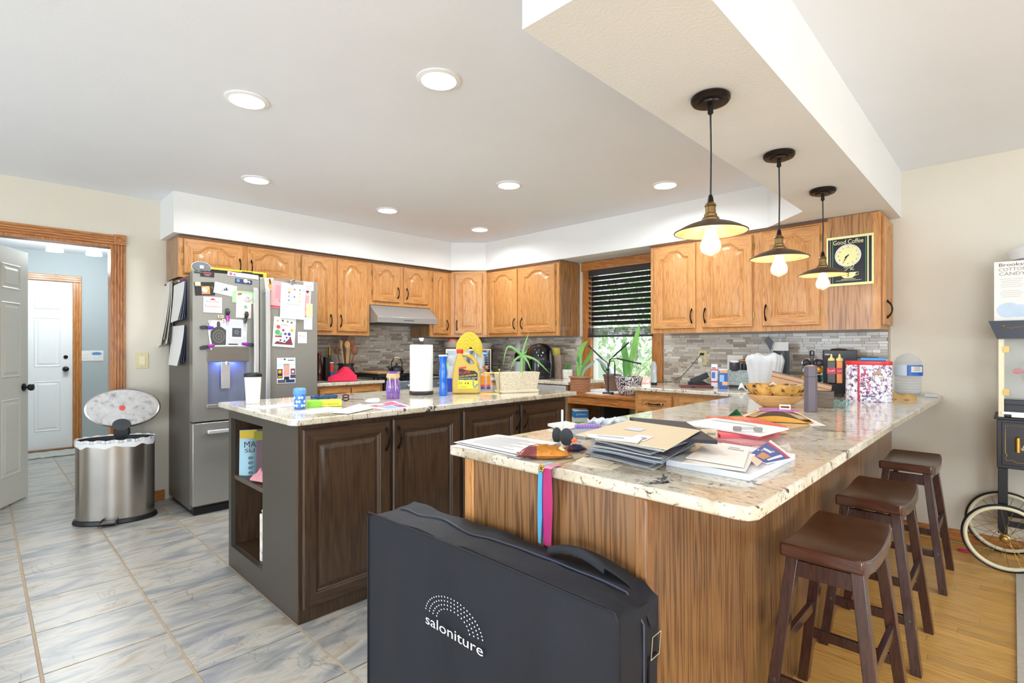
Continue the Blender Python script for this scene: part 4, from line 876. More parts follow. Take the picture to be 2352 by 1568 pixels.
# on top of the refrigerator
lv = thing('spirit_level', 'yellow and black level lying on top of the refrigerator', 'level', (XD-.075, 1.36, 1.8158), 0)
b = MB(); b.box(-.03, .03, -.26, .27, 0, .045); b.build('level_body', mat('#e6cf2c', .4), lv, bevel=.006)
b = MB(); b.box(.03, .034, -.2, .24, .006, .03); b.build('grip_strip', black_m, lv)
b = MB(); b.box(-.012, .0345, .08, .16, .012, .036); b.build('vial_window', mat('#30302c', .3), lv)
gd = thing('oval_gadget', 'grey oval device with a small square screen standing on top of the refrigerator', 'gadget', mtx=rotframe((XD-.02, PX(464, 612, XD).y, 1.815+.035), PI/2))
b = MB(); b.lathe([(.045, -.012), (.05, -.008), (.05, .006), (.044, .010), (0, .010)], seg=30, sx=1.25, sy=.78); b.build('housing', [mat('#6f7276', .4)], gd)
b = MB(); b.lathe([(.052, -.006), (.055, 0), (.052, .006), (.047, .004)], seg=30, sx=1.22, sy=.78, cap=False); b.build('rim', mat('#cfe0e4', .3), gd)
b = MB(); b.box(-.014, .014, -.013, .013, .010, .014); b.build('screen', mat('#b9c2c8', .2), gd, bevel=.001)
# ------------------------------------------------------------------ trash can
cn = Vector((-4.70, .69, 0)); tc = thing('trash_can', 'oval stainless step trash can with its lid open beside the doorway', 'trash can', cn, math.radians(-22))
SX, SY = .145, .235
steelc = mat('#a8a29a', .22, .95, var=.10, vs=6)
b = MB(); b.lathe([(1.06, 0), (1.08, .008), (1.05, .03), (1.0, .035)], seg=48, sx=SX, sy=SY); b.build('base_ring', black_m, tc)
b = MB(); b.lathe([(1, .033), (1, .585)], seg=48, sx=SX, sy=SY, cap=False); b.build('body', steelc, tc, smooth=60)
b = MB(); b.lathe([(1.0, .585), (1.01, .59), (.95, .59), (.93, .50), (.90, .2), (0, .2)], seg=48, sx=SX, sy=SY, cap=False); b.build('inner_bucket', mat('#2c2c2e', .6), tc)
b = MB(); random.seed(2); pr = []
def lin_fn(u, v):
    a = 2*PI*u; r = [1.015, 1.03, 1.02, .95][min(3, int(v*3+.01))]; z = [.545, .575, .597, .57][min(3, int(v*3+.01))] + .008*math.sin(a*9)*(v < .2)+.004*math.sin(a*17)
    return (SX*r*math.cos(a), SY*r*math.sin(a), z)
b.slab(lin_fn, 60, 3, .001, (0, 0, .001)); b.build('liner_bag', mat('#dfe0e0', .4, var=.05, vs=20), tc)
b = MB(); b.box(SX-.01, SX+.06, -.045, .045, .022, .034); b.box(SX, SX+.062, -.05, -.044, .01, .045); b.box(SX, SX+.062, .044, .05, .01, .045); b.build('pedal', steel_d, tc, bevel=.003)
b = MB(); b.box(-SX-.03, -SX+.01, -.05, .05, .54, .64); b.build('hinge_housing', black_m, tc, bevel=.01)
ldm = Matrix.Translation((-SX-.035, 0, .79)) @ Matrix.Rotation(math.radians(82), 4, 'Y')
lt = bpy.data.objects.new('lid', MB().lathe([(1.0, -.012), (1.02, 0), (1.0, .012), (.93, .016), (0, .018)], seg=48, sx=SX*1.0, sy=SY).mesh('lid', steelc)); COL.objects.link(lt); lt.parent = tc; lt.matrix_local = ldm
speck = noise_mat('speckled_lid', [(.3, '#8d8a88'), (.45, '#bdb9b6'), (.7, '#c9c7c5')], 30, 5, .5)
b = MB(); b.lathe([(.95, .017), (.92, .020), (0, .020)], seg=48, sx=SX, sy=SY); b.build('lid_liner', speck, lt)
b = MB(); b.disc(.0, 0, .020, .0215, 20); b.build('red_sticker', mat('#d8402c', .4), lt, recalc=False)
b = MB(); b.T = Matrix.Translation((SX-.02, 0, .018)); b.lathe([(.058, -.004), (.058, .008), (0, .010)], seg=24, sx=.75, sy=1); b.build('hinge_cover', black_m, lt)
# ================================================================== things on counters
PXM[0] = True
ZT = .9355
def on(px, py, z=ZT): p = PZ(px, py, z); return p, depth(p)/F
def onY(px, Y, z=ZT): r = ray(px, HY); p = r*(Y/r.y); p = Vector((p.x, p.y, z)); return p, depth(p)/F
def onX(px, X, z=ZT): r = ray(px, HY); p = r*(X/r.x); p = Vector((p.x, p.y, z)); return p, depth(p)/F
def hpx(p, py): return H-(py-HY)*depth(p)/F   # world height of a pixel row at p's depth
def sheet(name, label, pts, z=ZT, col='#dfdedc', t=.0012, cat='paper', draw=None, group=None, wave=.0):
    """flat sheet lying on a counter; pts are its four corners in pixels"""
    P4 = [PZ(x, y, z) for x, y in pts]; c = sum(P4, Vector())/4
    b = MB(); A, B_, C_, D_ = [p-c for p in P4]
    def fn(u, v): q = (A*(1-u)+B_*u)*(1-v)+(D_*(1-u)+C_*u)*v; return (q.x, q.y, t+wave*math.sin(PI*u)*math.sin(PI*v))
    b.slab(fn, 6 if wave else 1, 6 if wave else 1, t)
    mats = [mat(col, .6, var=.02)]
    if draw:
        def use(c_):
            m = mat(c_, .5, var=0)
            if m not in mats: mats.append(m)
            b.mi = mats.index(m)
        def quad(u0, v0, u1, v1, dz=.0004):
            n = 6 if wave else 1
            for i in range(n):
                for j in range(n):
                    a0, a1, c0, c1 = u0+(u1-u0)*i/n, u0+(u1-u0)*(i+1)/n, v0+(v1-v0)*j/n, v0+(v1-v0)*(j+1)/n
                    b.add([Vector(fn(*q))+Vector((0, 0, dz+(.0006 if wave else 0))) for q in ((a0, c0), (a1, c0), (a1, c1), (a0, c1))], [(0, 1, 2, 3)])
        draw(use, quad)
    o = b.build(name, mats, None, c, smooth=20, recalc=False); return tag(o, label, cat, group)
def txt_lines(use, quad, c='#b5b5b8', n=9, v0=.12, v1=.85, u0=.12, u1=.85):
    use(c)
    for k in range(n): v = v0+(v1-v0)*k/n; quad(u0, v, u1-.2*((k*5) % 3)/2, v+.018)
def part(b, name, mats, par, **k): return b.build(name, mats, par, **k)
# ------------------------------------------------------------------ island top
p, k = on(581, 926); t = thing('tumbler', 'white tumbler with a black lid on the near left corner of the island', 'cup', p)
b = MB(); b.lathe([(15*k, 0), (16*k, .002), (20*k, 62*k), (20.5*k, 62*k), (0, 62*k)], seg=32); part(b, 'cup_body', mat('#eeece8', .35, var=.01), t)
b = MB(); b.lathe([(21*k, 61*k), (21.5*k, 62*k), (21*k, 68*k), (18*k, 70*k), (17*k, 68.5*k), (0, 68.5*k)], seg=32); part(b, 'lid', black_m, t)
p, k = on(688.5, 938); t = thing('drink_jar', 'small blue children\'s drink bottle with printed pictures on the island', 'bottle', p)
b = MB(); b.lathe([(12*k, 0), (13.5*k, 2*k), (14*k, 8*k), (12.5*k, 18*k), (14*k, 28*k), (13.5*k, 33*k)], seg=28); part(b, 'bottle_body', mat('#3f7fd0', .3), t)
b = MB(); b.lathe([(14.5*k, 33*k), (15*k, 34*k), (15*k, 43*k), (12*k, 47*k), (0, 47.5*k)], seg=28); part(b, 'lid', mat('#5d9be6', .35), t)
b = MB()
for i in range(10):
    a = -PI/2+facecam(p)+(-.95+.22*(i % 5)*2/1.0 % 1.9); z = (8+9*(i % 3))*k; r = 14.2*k
    n_ = Vector((math.cos(a), math.sin(a), 0)); s_ = Vector((-n_.y, n_.x, 0)); c_ = n_*r+Vector((0, 0, z))
    b.add([c_+s_*(3.2*k*math.cos(q))+Vector((0, 0, 3.2*k*math.sin(q)))+n_*.0004 for q in [2*PI*j/10 for j in range(10)]], [tuple(range(10))])
part(b, 'printed_pictures', mat('#cfe0f0', .4), t, recalc=False)
def crayon_draw(): pass
p, k = on(745, 934); t = thing('crayon_box', 'bright green and yellow flat box lying on the island', 'box', p, facecam(p)+.03)
b = MB(); b.box(-40*k, 40*k, 0, 45*k, 0, 13*k); part(b, 'carton', mat('#8fd63a', .45), t, bevel=.001)
b = MB(); b.box(-5*k, 40*k, -.0006, 0, 1*k, 12.5*k); b.box(-10*k, 38*k, 6*k, 40*k, 13*k, 13*k+.0006); part(b, 'printed_band', mat('#e6e04a', .45), t)
b = MB(); b.T = Matrix.Rotation(PI/2, 4, 'X'); b.text('Crayons', 14*k, 6.5*k, .0014, 8*k, 38*k); part(b, 'lettering', mat('#e0753a', .5, var=0), t, recalc=False)
b = MB(); random.seed(4)
t = thing('yarn_bundle', 'blue yarn cord bundle lying behind the green box', 'yarn', on(745, 915)[0], facecam(p)); k = on(745, 915)[1]
for i in range(9):
    b = MB(); pts = [((-30+60*s/10+random.uniform(-2, 2))*k, (i*2.2-8)*k+random.uniform(-3, 3)*k, (2+random.random()*5)*k) for s in range(11)]; b.tube(pts, 1.8*k, 6); part(b, 'strand', mat('#1f6f9a', .8) if i % 2 else mat('#2b4f78', .8), t)
p, k = on(808, 921); t = thing('scissors', 'black handled scissors lying on the island', 'scissors', p+Vector((0, 0, .004)), facecam(p))
for s in (-1, 1):
    b = MB(); b.tube([((-14+7*math.cos(a))*k, (s*7+5*math.sin(a))*k, (4+2.5*s+6*(.5+.5*math.sin(a)))*k) for a in [2*PI*j/14 for j in range(14)]], 1.6*k, 6, closed=True); part(b, 'handle_ring', black_m, t)
    b = MB(); b.bar((-8*k, s*4*k, 3*k), (28*k, -s*2*k, 2*k), 3.5*k, 1.2*k); part(b, 'blade', steel_d, t)
sheet('paper_sheet', 'plain white sheet lying left of the blue children\'s bottle on the island', [(564, 934), (604, 940), (676, 932), (672, 926)], draw=lambda u, q: txt_lines(u, q, n=4))
sheet('paper_sheet', 'curled white sheet at the island corner in front of the blue bottle', [(676, 946), (716, 951), (797, 940), (752, 934)], wave=.004, draw=lambda u, q: (u('#c9ccd4'), q(.2, .3, .8, .8)))
sheet('paper_sheet', 'large white letter reaching the front edge of the island', [(757, 948), (800, 950), (861, 937), (826, 927)], z=ZT+.003, draw=lambda u, q: txt_lines(u, q, n=8))
def mag(use, quad): use('#c2506a'); quad(.05, .1, .45, .9); use('#7f9fd0'); quad(.5, .15, .95, .55); use('#8f4a86'); quad(.5, .6, .9, .9); use('#e8d8e0'); quad(.1, .3, .3, .5, .0007)
sheet('magazine', 'colourful pink and blue leaflet under the white squeeze tube', [(838, 934), (880, 940), (950, 936), (905, 921)], col='#d9d9e6', t=.002, draw=mag, cat='magazine')
p, k = on(856, 925); t = thing('squeeze_tube', 'small white squeeze tube lying on the colourful leaflet', 'tube', p+Vector((0, 0, 5*k)), facecam(p)+.25)
b = MB(); b.T = Matrix.Rotation(PI/2, 4, 'Y'); b.lathe([(2*k, -17*k), (5*k, -10*k), (6*k, 5*k), (5.5*k, 14*k), (3*k, 17*k)], seg=18); part(b, 'tube_body', mat('#d7e2ee', .35), t)
# purple ribbed glass vase with burlap collar
p, k = on(903, 915); t = thing('glass_vase', 'purple ribbed glass vase with a burlap collar and string on the island', 'vase', p)
b = MB(); n = 28; prof = [(14.5, 0), (15.5, 2), (15.5, 12), (15.3, 24), (14.5, 40), (12, 46), (12.5, 52), (14.5, 60), (15, 62)]
vs = []; fs = []
seg = 56
for r, z in prof:
    for j in range(seg): rr = r*k*(1+(.035 if j % 2 else -.03)*(z < 44)); a = 2*PI*j/seg; vs.append((rr*math.cos(a), rr*math.sin(a), z*k))
for i in range(len(prof)-1):
    for j in range(seg): fs.append((i*seg+j, i*seg+(j+1) % seg, (i+1)*seg+(j+1) % seg, (i+1)*seg+j))
fs.append(tuple(range(seg))[::-1]); b.add(vs, fs); part(b, 'glass_body', mat('#8a5bb8', .1, var=.08, trans=.35, coat=.5), t)
for z in (16, 20, 24): b = MB(); b.tube([(16*k*math.cos(a), 16*k*math.sin(a), z*k) for a in [2*PI*j/30 for j in range(30)]], 1.1*k, 6, closed=True); part(b, 'ring', mat('#7a4cab', .1, coat=.5), t)
b = MB(); b.lathe([(12.9*k, 45*k), (16*k, 49*k), (14.5*k, 58*k)], seg=26, cap=False); part(b, 'burlap_collar', mat('#cdb182', .9, var=.15, vs=200, bump=.5, bs=300), t)
yw = facecam(p)
for dx, L_ in ((-8, 26), (4, 30)):
    b = MB(); q = Matrix.Rotation(yw, 3, 'Z'); b.tube([q @ Vector((dx*k, -16*k, 50*k)), q @ Vector(((dx+1)*k, -17*k, 40*k)), q @ Vector(((dx+2)*k, -16.8*k, (50-L_)*k))], 1*k, 6); part(b, 'string', mat('#e2d5bb', .9), t)
# paper towel holder
p, k = on(968, 905); t = thing('paper_towel_holder', 'paper towel roll on a dark upright stand with a crown shaped knob', 'paper towel', p)
b = MB(); b.lathe([(27*k, 0), (28*k, 2*k), (28*k, 6*k), (26*k, 8*k), (0, 8*k)], seg=40); part(b, 'stand_base', mat('#2f2724', .4), t)
b = MB(); b.lathe([(26.3*k, 8.5*k), (26.6*k, 10*k), (26.6*k, 112*k), (26*k, 113.5*k), (8*k, 113.5*k), (8*k, 110*k)], seg=44); part(b, 'towel_roll', mat('#eceae6', .85, var=.02, bump=.3, bs=140), t)
b = MB(); b.lathe([(4*k, 100*k), (4*k, 120*k), (5*k, 120*k), (3*k, 122*k)], seg=14); part(b, 'rod', mat('#2f2724', .4), t)
b = MB()
for j in range(5): a = 2*PI*j/5; b.sphere((4*k*math.cos(a), 4*k*math.sin(a), 127*k), 2.6*k, 10)
b.sphere((0, 0, 124*k), 4*k, 12); part(b, 'knob', mat('#e8e8ea', .3), t)
# blue bottle
p, k = on(1018, 908); t = thing('water_bottle', 'tall wavy blue bottle standing between paper towels and gold cleaner jug', 'bottle', p)
b = MB(); b.lathe([(9*k, 0), (10*k, 3*k), (9*k, 20*k), (8*k, 34*k), (10*k, 50*k), (8.5*k, 62*k), (7.5*k, 72*k), (9.5*k, 86*k), (10.5*k, 92*k)], seg=28); part(b, 'bottle_body', mat('#1d6fd8', .15, trans=.15, coat=.4), t)
b = MB(); b.lathe([(10.5*k, 90*k), (10.6*k, 93*k), (0, 94*k)], seg=28); part(b, 'cap', mat('#dbe6f2', .4), t)
# dish soap
p, k = on(1037, 898); t = thing('soap_bottle', 'clear dish soap bottle with blue liquid half hidden behind the gold jug', 'bottle', p)
b = MB(); b.lathe([(13*k, 0), (15*k, 6*k), (15*k, 26*k), (14*k, 30*k)], seg=26, sy=.7); part(b, 'blue_liquid', mat('#1b44c8', .15, coat=.3), t)
b = MB(); b.lathe([(14.3*k, 30*k), (13*k, 50*k), (10*k, 68*k), (14*k, 80*k), (14*k, 82*k)], seg=26, sy=.7, cap=False); part(b, 'clear_upper', clear_m, t)
b = MB(); b.rect(0, 45*k, 13*k, 26*k, 0); part(b, 'label', mat('#dfe6f2', .5), t, recalc=False, mtx=Matrix.Rotation(facecam(p), 4, 'Z') @ Matrix.Translation((0, -10.6*k, 0)) @ Matrix.Rotation(PI/2, 4, 'X'))
# gold drain cleaner jug
p, k = on(1070, 903); t = thing('cleaner_jug', 'gold drain cleaner jug with a red cap and side handle', 'jug', p, facecam(p)+.0)
gold = mat('#c2a548', .32, .25, var=.03, coat=.2)
out = [(-30, 3), (-27, 0), (27, 0), (30, 4), (31, 22), (31, 42), (28, 60), (20, 78), (8, 90), (-4, 94), (-14, 92), (-14, 90)]
body = [(-28, 0), (27, 0), (31, 4), (31.5, 30), (30, 52), (27, 62), (22, 68), (12, 65), (2, 73), (-6, 84), (-8, 92), (-19, 92), (-21, 86), (-26, 70), (-30, 45), (-31.5, 20), (-31, 4)]
b = MB(); b.prism([(x*k, z*k) for x, z in body], -13*k, 13*k, 'y'); part(b, 'jug_body', gold, t, bevel=.008, seg=4, smooth=50)
b = MB(); b.tube([(-8*k, 0, 88*k), (3*k, 0, 88*k), (13*k, 0, 83*k), (21*k, 0, 74*k), (25.5*k, 0, 62*k), (25*k, 0, 52*k)], [4.5*k, 5*k, 5*k, 5.2*k, 5.8*k, 6*k], 14); part(b, 'grip', gold, t, smooth=60)
b = MB(); b.lathe([(6.5*k, 91*k), (7.5*k, 93*k), (7.5*k, 100*k), (6.8*k, 101*k), (0, 101*k)], (-13.5*k, 0, 0), 24); part(b, 'cap', mat('#d9303a', .35), t)
lm = Matrix.Translation((0, -13.4*k, 0)) @ Matrix.Rotation(PI/2, 4, 'X')
b = MB(); b.pgon([(-16*k, 30*k), (26*k, 28*k), (27*k, 46*k), (20*k, 52*k), (0, 54*k), (-16*k, 60*k)], 0); part(b, 'black_label', mat('#2a2320', .4), t, mtx=lm, recalc=False)
b = MB(); b.pgon([(-18*k, 12*k), (27*k, 12*k), (27*k, 30*k), (-17*k, 32*k)], .0004); part(b, 'yellow_label', mat('#e9dd3a', .4), t, mtx=lm, recalc=False)
b = MB(); b.text("PLUMR", -3*k, 48*k, .001, 9*k, 27*k, .12); b.pgon([(-16*k, 56*k), (1*k, 58*k), (1*k, 62*k), (-14*k, 60*k)], .0008); part(b, 'red_lettering', mat('#e0323c', .4, var=0), t, mtx=lm, recalc=False)
b = MB(); b.text("CLOG DESTROYER", 4*k, 41*k, .001, 5*k, 40*k, .10); part(b, 'yellow_lettering', mat('#efe23c', .4, var=0), t, mtx=lm, recalc=False)
b = MB(); b.text("DISSOLVES HAIR, GREASE", 5*k, 35.5*k, .001, 3*k, 40*k, .03); b.text("& MORE - GUARANTEED", 3*k, 31.5*k, .001, 3*k, 36*k, .03); part(b, 'white_lettering', mat('#f2efe8', .4, var=0), t, mtx=lm, recalc=False)
b = MB(); b.text("3X", -12*k, 24*k, .001, 7*k, 8*k); b.text("FAST WORKING", -6*k, 16*k, .001, 2.6*k, 16*k); b.rect(-1*k, 24*k, 2*k, 4*k, .001); b.rect(5*k, 24*k, 2.5*k, 4*k, .001); part(b, 'dark_lettering', mat('#3a2c1c', .4, var=0), t, mtx=lm, recalc=False)
b = MB(); b.tube([(17*k, 29*k, .002), (17*k, 20*k, .002), (19*k, 15*k, .002), (23*k, 15*k, .002), (24*k, 20*k, .002), (27*k, 22*k, .002)], 1.7*k, 8); part(b, 'pipe_picture', mat('#7f96ad', .4), t, mtx=lm)
# tall clear dispenser with a yellow waffle cloth on it
p, k = on(1096, 886); t = thing('soap_dispenser', 'tall clear dispenser standing behind the gold jug', 'bottle', p)
b = MB(); b.lathe([(16*k, 0), (17*k, 4*k), (17*k, 66*k), (8*k, 80*k), (6*k, 92*k)], seg=24); part(b, 'clear_body', clear_m, t)
b = MB(); b.lathe([(5*k, 90*k), (5*k, 104*k), (2*k, 110*k), (0, 110*k)], seg=12); part(b, 'pump', white_m, t)
kk = k; p2 = Vector((p.x, p.y, 0)); zt = hpx(p, 762)
b = MB()
def cloth(u, v):
    x = (u-.5)*2; s = (v-.5)*2; a = abs(s)
    z = -20*abs(x)**2.2*(1-.25*a) - 40*a**1.25 + (4*math.sin(x*5+1)+3*math.sin(x*11))*a**2
    return ((26+6*min(1, a*1.6)-5*a*a)*x*kk, (15*s-5*a*math.cos(x*2.4)*math.copysign(1, s)+3*a*math.sin(x*7))*kk, z*kk)
b.slab(cloth, 26, 26, .004)
yel = mat('#e3cf4a', .8, var=.12, vs=160, bump=.8, bs=150)
def waffle():
    m, N, L, B = nodes('waffle_cloth'); tc = N.new('ShaderNodeTexCoord'); vo = N.new('ShaderNodeTexVoronoi'); vo.inputs['Scale'].default_value = 115; vo.inputs['Randomness'].default_value = .15
    L.new(tc.outputs['Object'], vo.inputs['Vector']); r = ramp(N, [(.15, '#94791a'), (.45, '#c9b437')]); L.new(vo.outputs['Distance'], r.inputs[0]); L.new(r.outputs[0], B.inputs['Base Color']); B.inputs['Roughness'].default_value = .85
    bp = N.new('ShaderNodeBump'); bp.inputs['Strength'].default_value = .6; bp.inputs['Distance'].default_value = .004; L.new(vo.outputs['Distance'], bp.inputs['Height']); L.new(bp.outputs[0], B.inputs['Normal']); return m
pc = PD(1078, 762, depth(p)-.02)
o = b.build('dish_cloth', waffle(), None, pc, facecam(p), smooth=60); tag(o, 'yellow waffle cloth draped over the tall clear dispenser', 'cloth')
# propagation stand
p, k = on(1125, 903); t = thing('propagation_stand', 'gold framed stand with glass tubes and a dried flower head', 'vase stand', p, facecam(p)-.35)
for x in (-23, 23): b = MB(); b.tube([(x*k, 0, 1*k), (x*k, 0, 52*k)], .8*k, 8); b.sphere((x*k, 0, 54*k), 2.4*k, 10); part(b, 'gold_post', gold_m, t)
b = MB(); b.box(-23*k, 23*k, -1.2*k, 1.2*k, 46*k, 48.5*k); part(b, 'top_bar', gold_m, t)
b = MB(); b.box(-26*k, 26*k, -9*k, 9*k, 0, 1.6*k); part(b, 'stand_base', gold_m, t)
for x in (-10, 4): b = MB(); b.lathe([(0, 8*k), (3.2*k, 10*k), (3.4*k, 52*k)], (x*k, 0, 0), 14, cap=False); part(b, 'glass_tube', glass_m, t)
b = MB(); random.seed(1)
for i in range(26):
    a = random.random()*2*PI; r = random.random()*7; b.T = Matrix.Translation((-12*k+r*k*math.cos(a), r*k*math.sin(a)*.6, (53+random.random()*9)*k)) @ Matrix.Rotation(random.random()*3, 4, 'X') @ Matrix.Rotation(random.random()*3, 4, 'Y'); b.disc(0, 0, 2.6*k, 0, 6)
b.T = Matrix(); o = part(b, 'flower_head', mat('#c98a5a', .8, var=.2, vs=200), t, recalc=False, smooth=0)
b = MB(); b.tube([(-12*k, 0, 12*k), (-12*k, 0, 55*k)], .6*k, 6); part(b, 'stem', mat('#8d8a5a', .7), t)
p, k = on(1113, 893); t = thing('snack_jar', 'jar with orange contents and a red band behind the propagation stand', 'jar', p+Vector((-.02, .03, 0)))
b = MB(); b.lathe([(12*k, 10*k), (12*k, 30*k), (9*k, 34*k)], seg=20); part(b, 'orange_contents', mat('#e8953a', .5, var=.2, vs=120), t)
b = MB(); b.lathe([(12.5*k, 0), (12.5*k, 5*k)], seg=20); part(b, 'blue_band', mat('#3a4f9a', .5), t)
b = MB(); b.lathe([(12.3*k, 5*k), (12.3*k, 10*k)], seg=20); part(b, 'red_band', mat('#d84a44', .5), t)
# planter with aloe
p, k = on(1176, 900); p = p+Vector((.03, .02, 0)); t = thing('planter', 'long speckled beige planter on a saucer holding an aloe', 'planter', p, facecam(p)+.42)
stone = noise_mat('speckled_planter', [(.35, '#b7a88a'), (.5, '#d8ccb0'), (.7, '#efe8d6')], 190, 4, .6)
b = MB(); w0, w1, d0, d1, hh = 44*k, 51*k, 13*k, 17*k, 46*k
vs = [(-w0, -d0, 5*k), (w0, -d0, 5*k), (w0, d0, 5*k), (-w0, d0, 5*k), (-w1, -d1, hh), (w1, -d1, hh), (w1, d1, hh), (-w1, d1, hh), (-w1+3*k, -d1+3*k, hh), (w1-3*k, -d1+3*k, hh), (w1-3*k, d1-3*k, hh), (-w1+3*k, d1-3*k, hh), (-w1+4*k, -d1+4*k, hh-5*k), (w1-4*k, -d1+4*k, hh-5*k), (w1-4*k, d1-4*k, hh-5*k), (-w1+4*k, d1-4*k, hh-5*k)]
fs = [(3, 2, 1, 0)]
for r in range(3): fs += [(r*4+i, r*4+(i+1) % 4, (r+1)*4+(i+1) % 4, (r+1)*4+i) for i in range(4)]
b.add(vs, fs); part(b, 'trough', stone, t, bevel=.003)
b = MB(); b.box(-w1+4*k, w1-4*k, -d1+4*k, d1-4*k, hh-6*k, hh-4.5*k); part(b, 'soil', mat('#4a3a2c', .95, var=.3, vs=150), t)
b = MB(); b.box(-w0-4*k, w0+4*k, -d0-3*k, d0+3*k, 0, 6*k); part(b, 'saucer', mat('#e0d6bd', .5), t, bevel=.004)
def leaf(base, pts, w, th, m, par, name='leaf', seg=7):
    """a tapering fleshy leaf along pts"""
    n = 14; P_ = [Vector(q) for q in pts]; out = []
    for i in range(n+1):
        u = i/n*(len(P_)-1); j = min(int(u), len(P_)-2); f = u-j
        p0 = P_[max(j-1, 0)]; p1 = P_[j]; p2_ = P_[j+1]; p3 = P_[min(j+2, len(P_)-1)]
        out.append(.5*((2*p1)+(-p0+p2_)*f+(2*p0-5*p1+4*p2_-p3)*f*f+(-p0+3*p1-3*p2_+p3)*f**3))
    rs = [max(.0006, w*(1-(i/n)**1.6)) for i in range(n+1)]
    b = MB(); b.tube(out, rs, seg); return b.build(name, m, par, smooth=60)
al = mat('#7fb36a', .4, var=.12, vs=40)
ay = thing('aloe_plant', 'spiky green aloe plant growing in the speckled planter', 'plant', p, facecam(p))
C0 = (12*k, 0, 84*k)
for tipx, mid in [((28*k, 0, 138*k), (18*k, 0, 108*k)), ((-32*k, -4*k, 60*k), (-20*k, -6*k, 104*k)), ((-16*k, -8*k, 50*k), (-4*k, -8*k, 74*k)), ((74*k, -8*k, 44*k), (42*k, -6*k, 74*k)), ((32*k, -8*k, 50*k), (24*k, -8*k, 70*k)), ((24*k, -4*k, 96*k), (18*k, -2*k, 90*k))]:
    leaf(0, [C0, mid, tipx], 3.4*k, 0, al, ay)
b = MB(); b.tube([(10*k, 0, 40*k), (12*k, 0, 86*k)], [3.5*k, 4.5*k], 8); part(b, 'stem', al, ay)
p3, k3 = onY(1192, 2.93); t = thing('glass_bowl', 'clear glass bowl with a black topped grinder behind the planter', 'bowl', p3+Vector((-.06, 0, 0)))
b = MB(); b.lathe([(18*k3, 0), (30*k3, 10*k3), (42*k3, 30*k3), (44*k3, 36*k3), (42*k3, 36*k3)], seg=32, cap=False); part(b, 'bowl_glass', glass_m, t)
p3, k3 = onX(1194, -4.15); t = thing('coffee_grinder', 'black and white grinder standing on the corner counter behind the aloe', 'grinder', Vector((p3.x, p3.y, ZT)))
# ------------------------------------------------------------------ back counter, left part
def bottle(name, label, p, prof, m, cap=None, capm=None, cat='bottle', seg=22, lab=None):
    t = thing(name, label, cat, p); b = MB(); b.lathe(prof, seg=seg); part(b, 'glass_body' if 'glass' in label else 'bottle_body', m, t)
    if cap: b = MB(); b.lathe(cap, seg=seg); part(b, 'cap', capm, t)
    if lab: r, z0, z1, lm_ = lab; b = MB(); b.lathe([(r, z0), (r, z1)], seg=seg, cap=False); part(b, 'label', lm_, t)
    return t
p, k = onX(733, -4.75); bottle('growler', 'brown glass growler jug beside the refrigerator', p, [(9*k, 0), (10*k, 4*k), (10*k, 30*k), (5*k, 48*k), (4*k, 58*k), (4.4*k, 60*k)], mat('#3a1a12', .12, coat=.5), [(4.5*k, 59*k), (4.5*k, 64*k), (0, 64*k)], mat('#7a1f1f', .4))
p, k = onX(750, -4.70); t = thing('black_canister', 'tall plain black box shaped canister on the left back counter', 'canister', p, .1); b = MB(); b.box(-6*k, 6*k, -6*k, 6*k, 0, 54*k); part(b, 'canister_body', mat('#1c1a1c', .5), t, bevel=.003)
p, k = onX(757, -4.85); bottle('oil_bottle', 'oil bottle with a gold wrapped neck behind the black canister', p, [(7*k, 0), (7.5*k, 40*k), (3*k, 50*k), (3*k, 70*k)], mat('#4a4a28', .2), [(3.6*k, 56*k), (3.6*k, 74*k), (0, 74*k)], mat('#b08a3a', .3, .6))
p, k = onX(761, -4.68); bottle('snack_can', 'slim tube can with red and blue label beside the utensil crock', p, [(4.6*k, 0), (4.6*k, 40*k)], mat('#2358b0', .4), [(4.8*k, 40*k), (4.8*k, 42*k), (0, 42*k)], white_m, 'can', lab=(4.7*k, 20*k, 38*k, mat('#d8402c', .4)))
p, k = onX(795, -4.74); t = thing('utensil_crock', 'dark crock on the left back counter full of wooden utensils', 'crock', p)
b = MB(); b.lathe([(17*k, 0), (20*k, 4*k), (20*k, 20*k), (17*k, 30*k), (21*k, 37*k), (19*k, 37*k), (15*k, 30*k)], seg=30); part(b, 'crock_body', mat('#23282c', .2, coat=.4), t)
sp = [('#7a4a2c', -24, 66, 6, 9), ('#caa06a', -12, 80, 3, 10), ('#5c3320', -4, 92, 10, 8), ('#d8a860', 3, 80, 6.5, 9), ('#8a5530', 14, 84, 8, 10), ('#7d4c2b', 22, 66, 8, 10), ('#c9c0b4', -16, 88, 2, 3), ('#6b4630', -9, 90, 3, 4), ('#e0b878', 9, 86, 2.5, 8)]
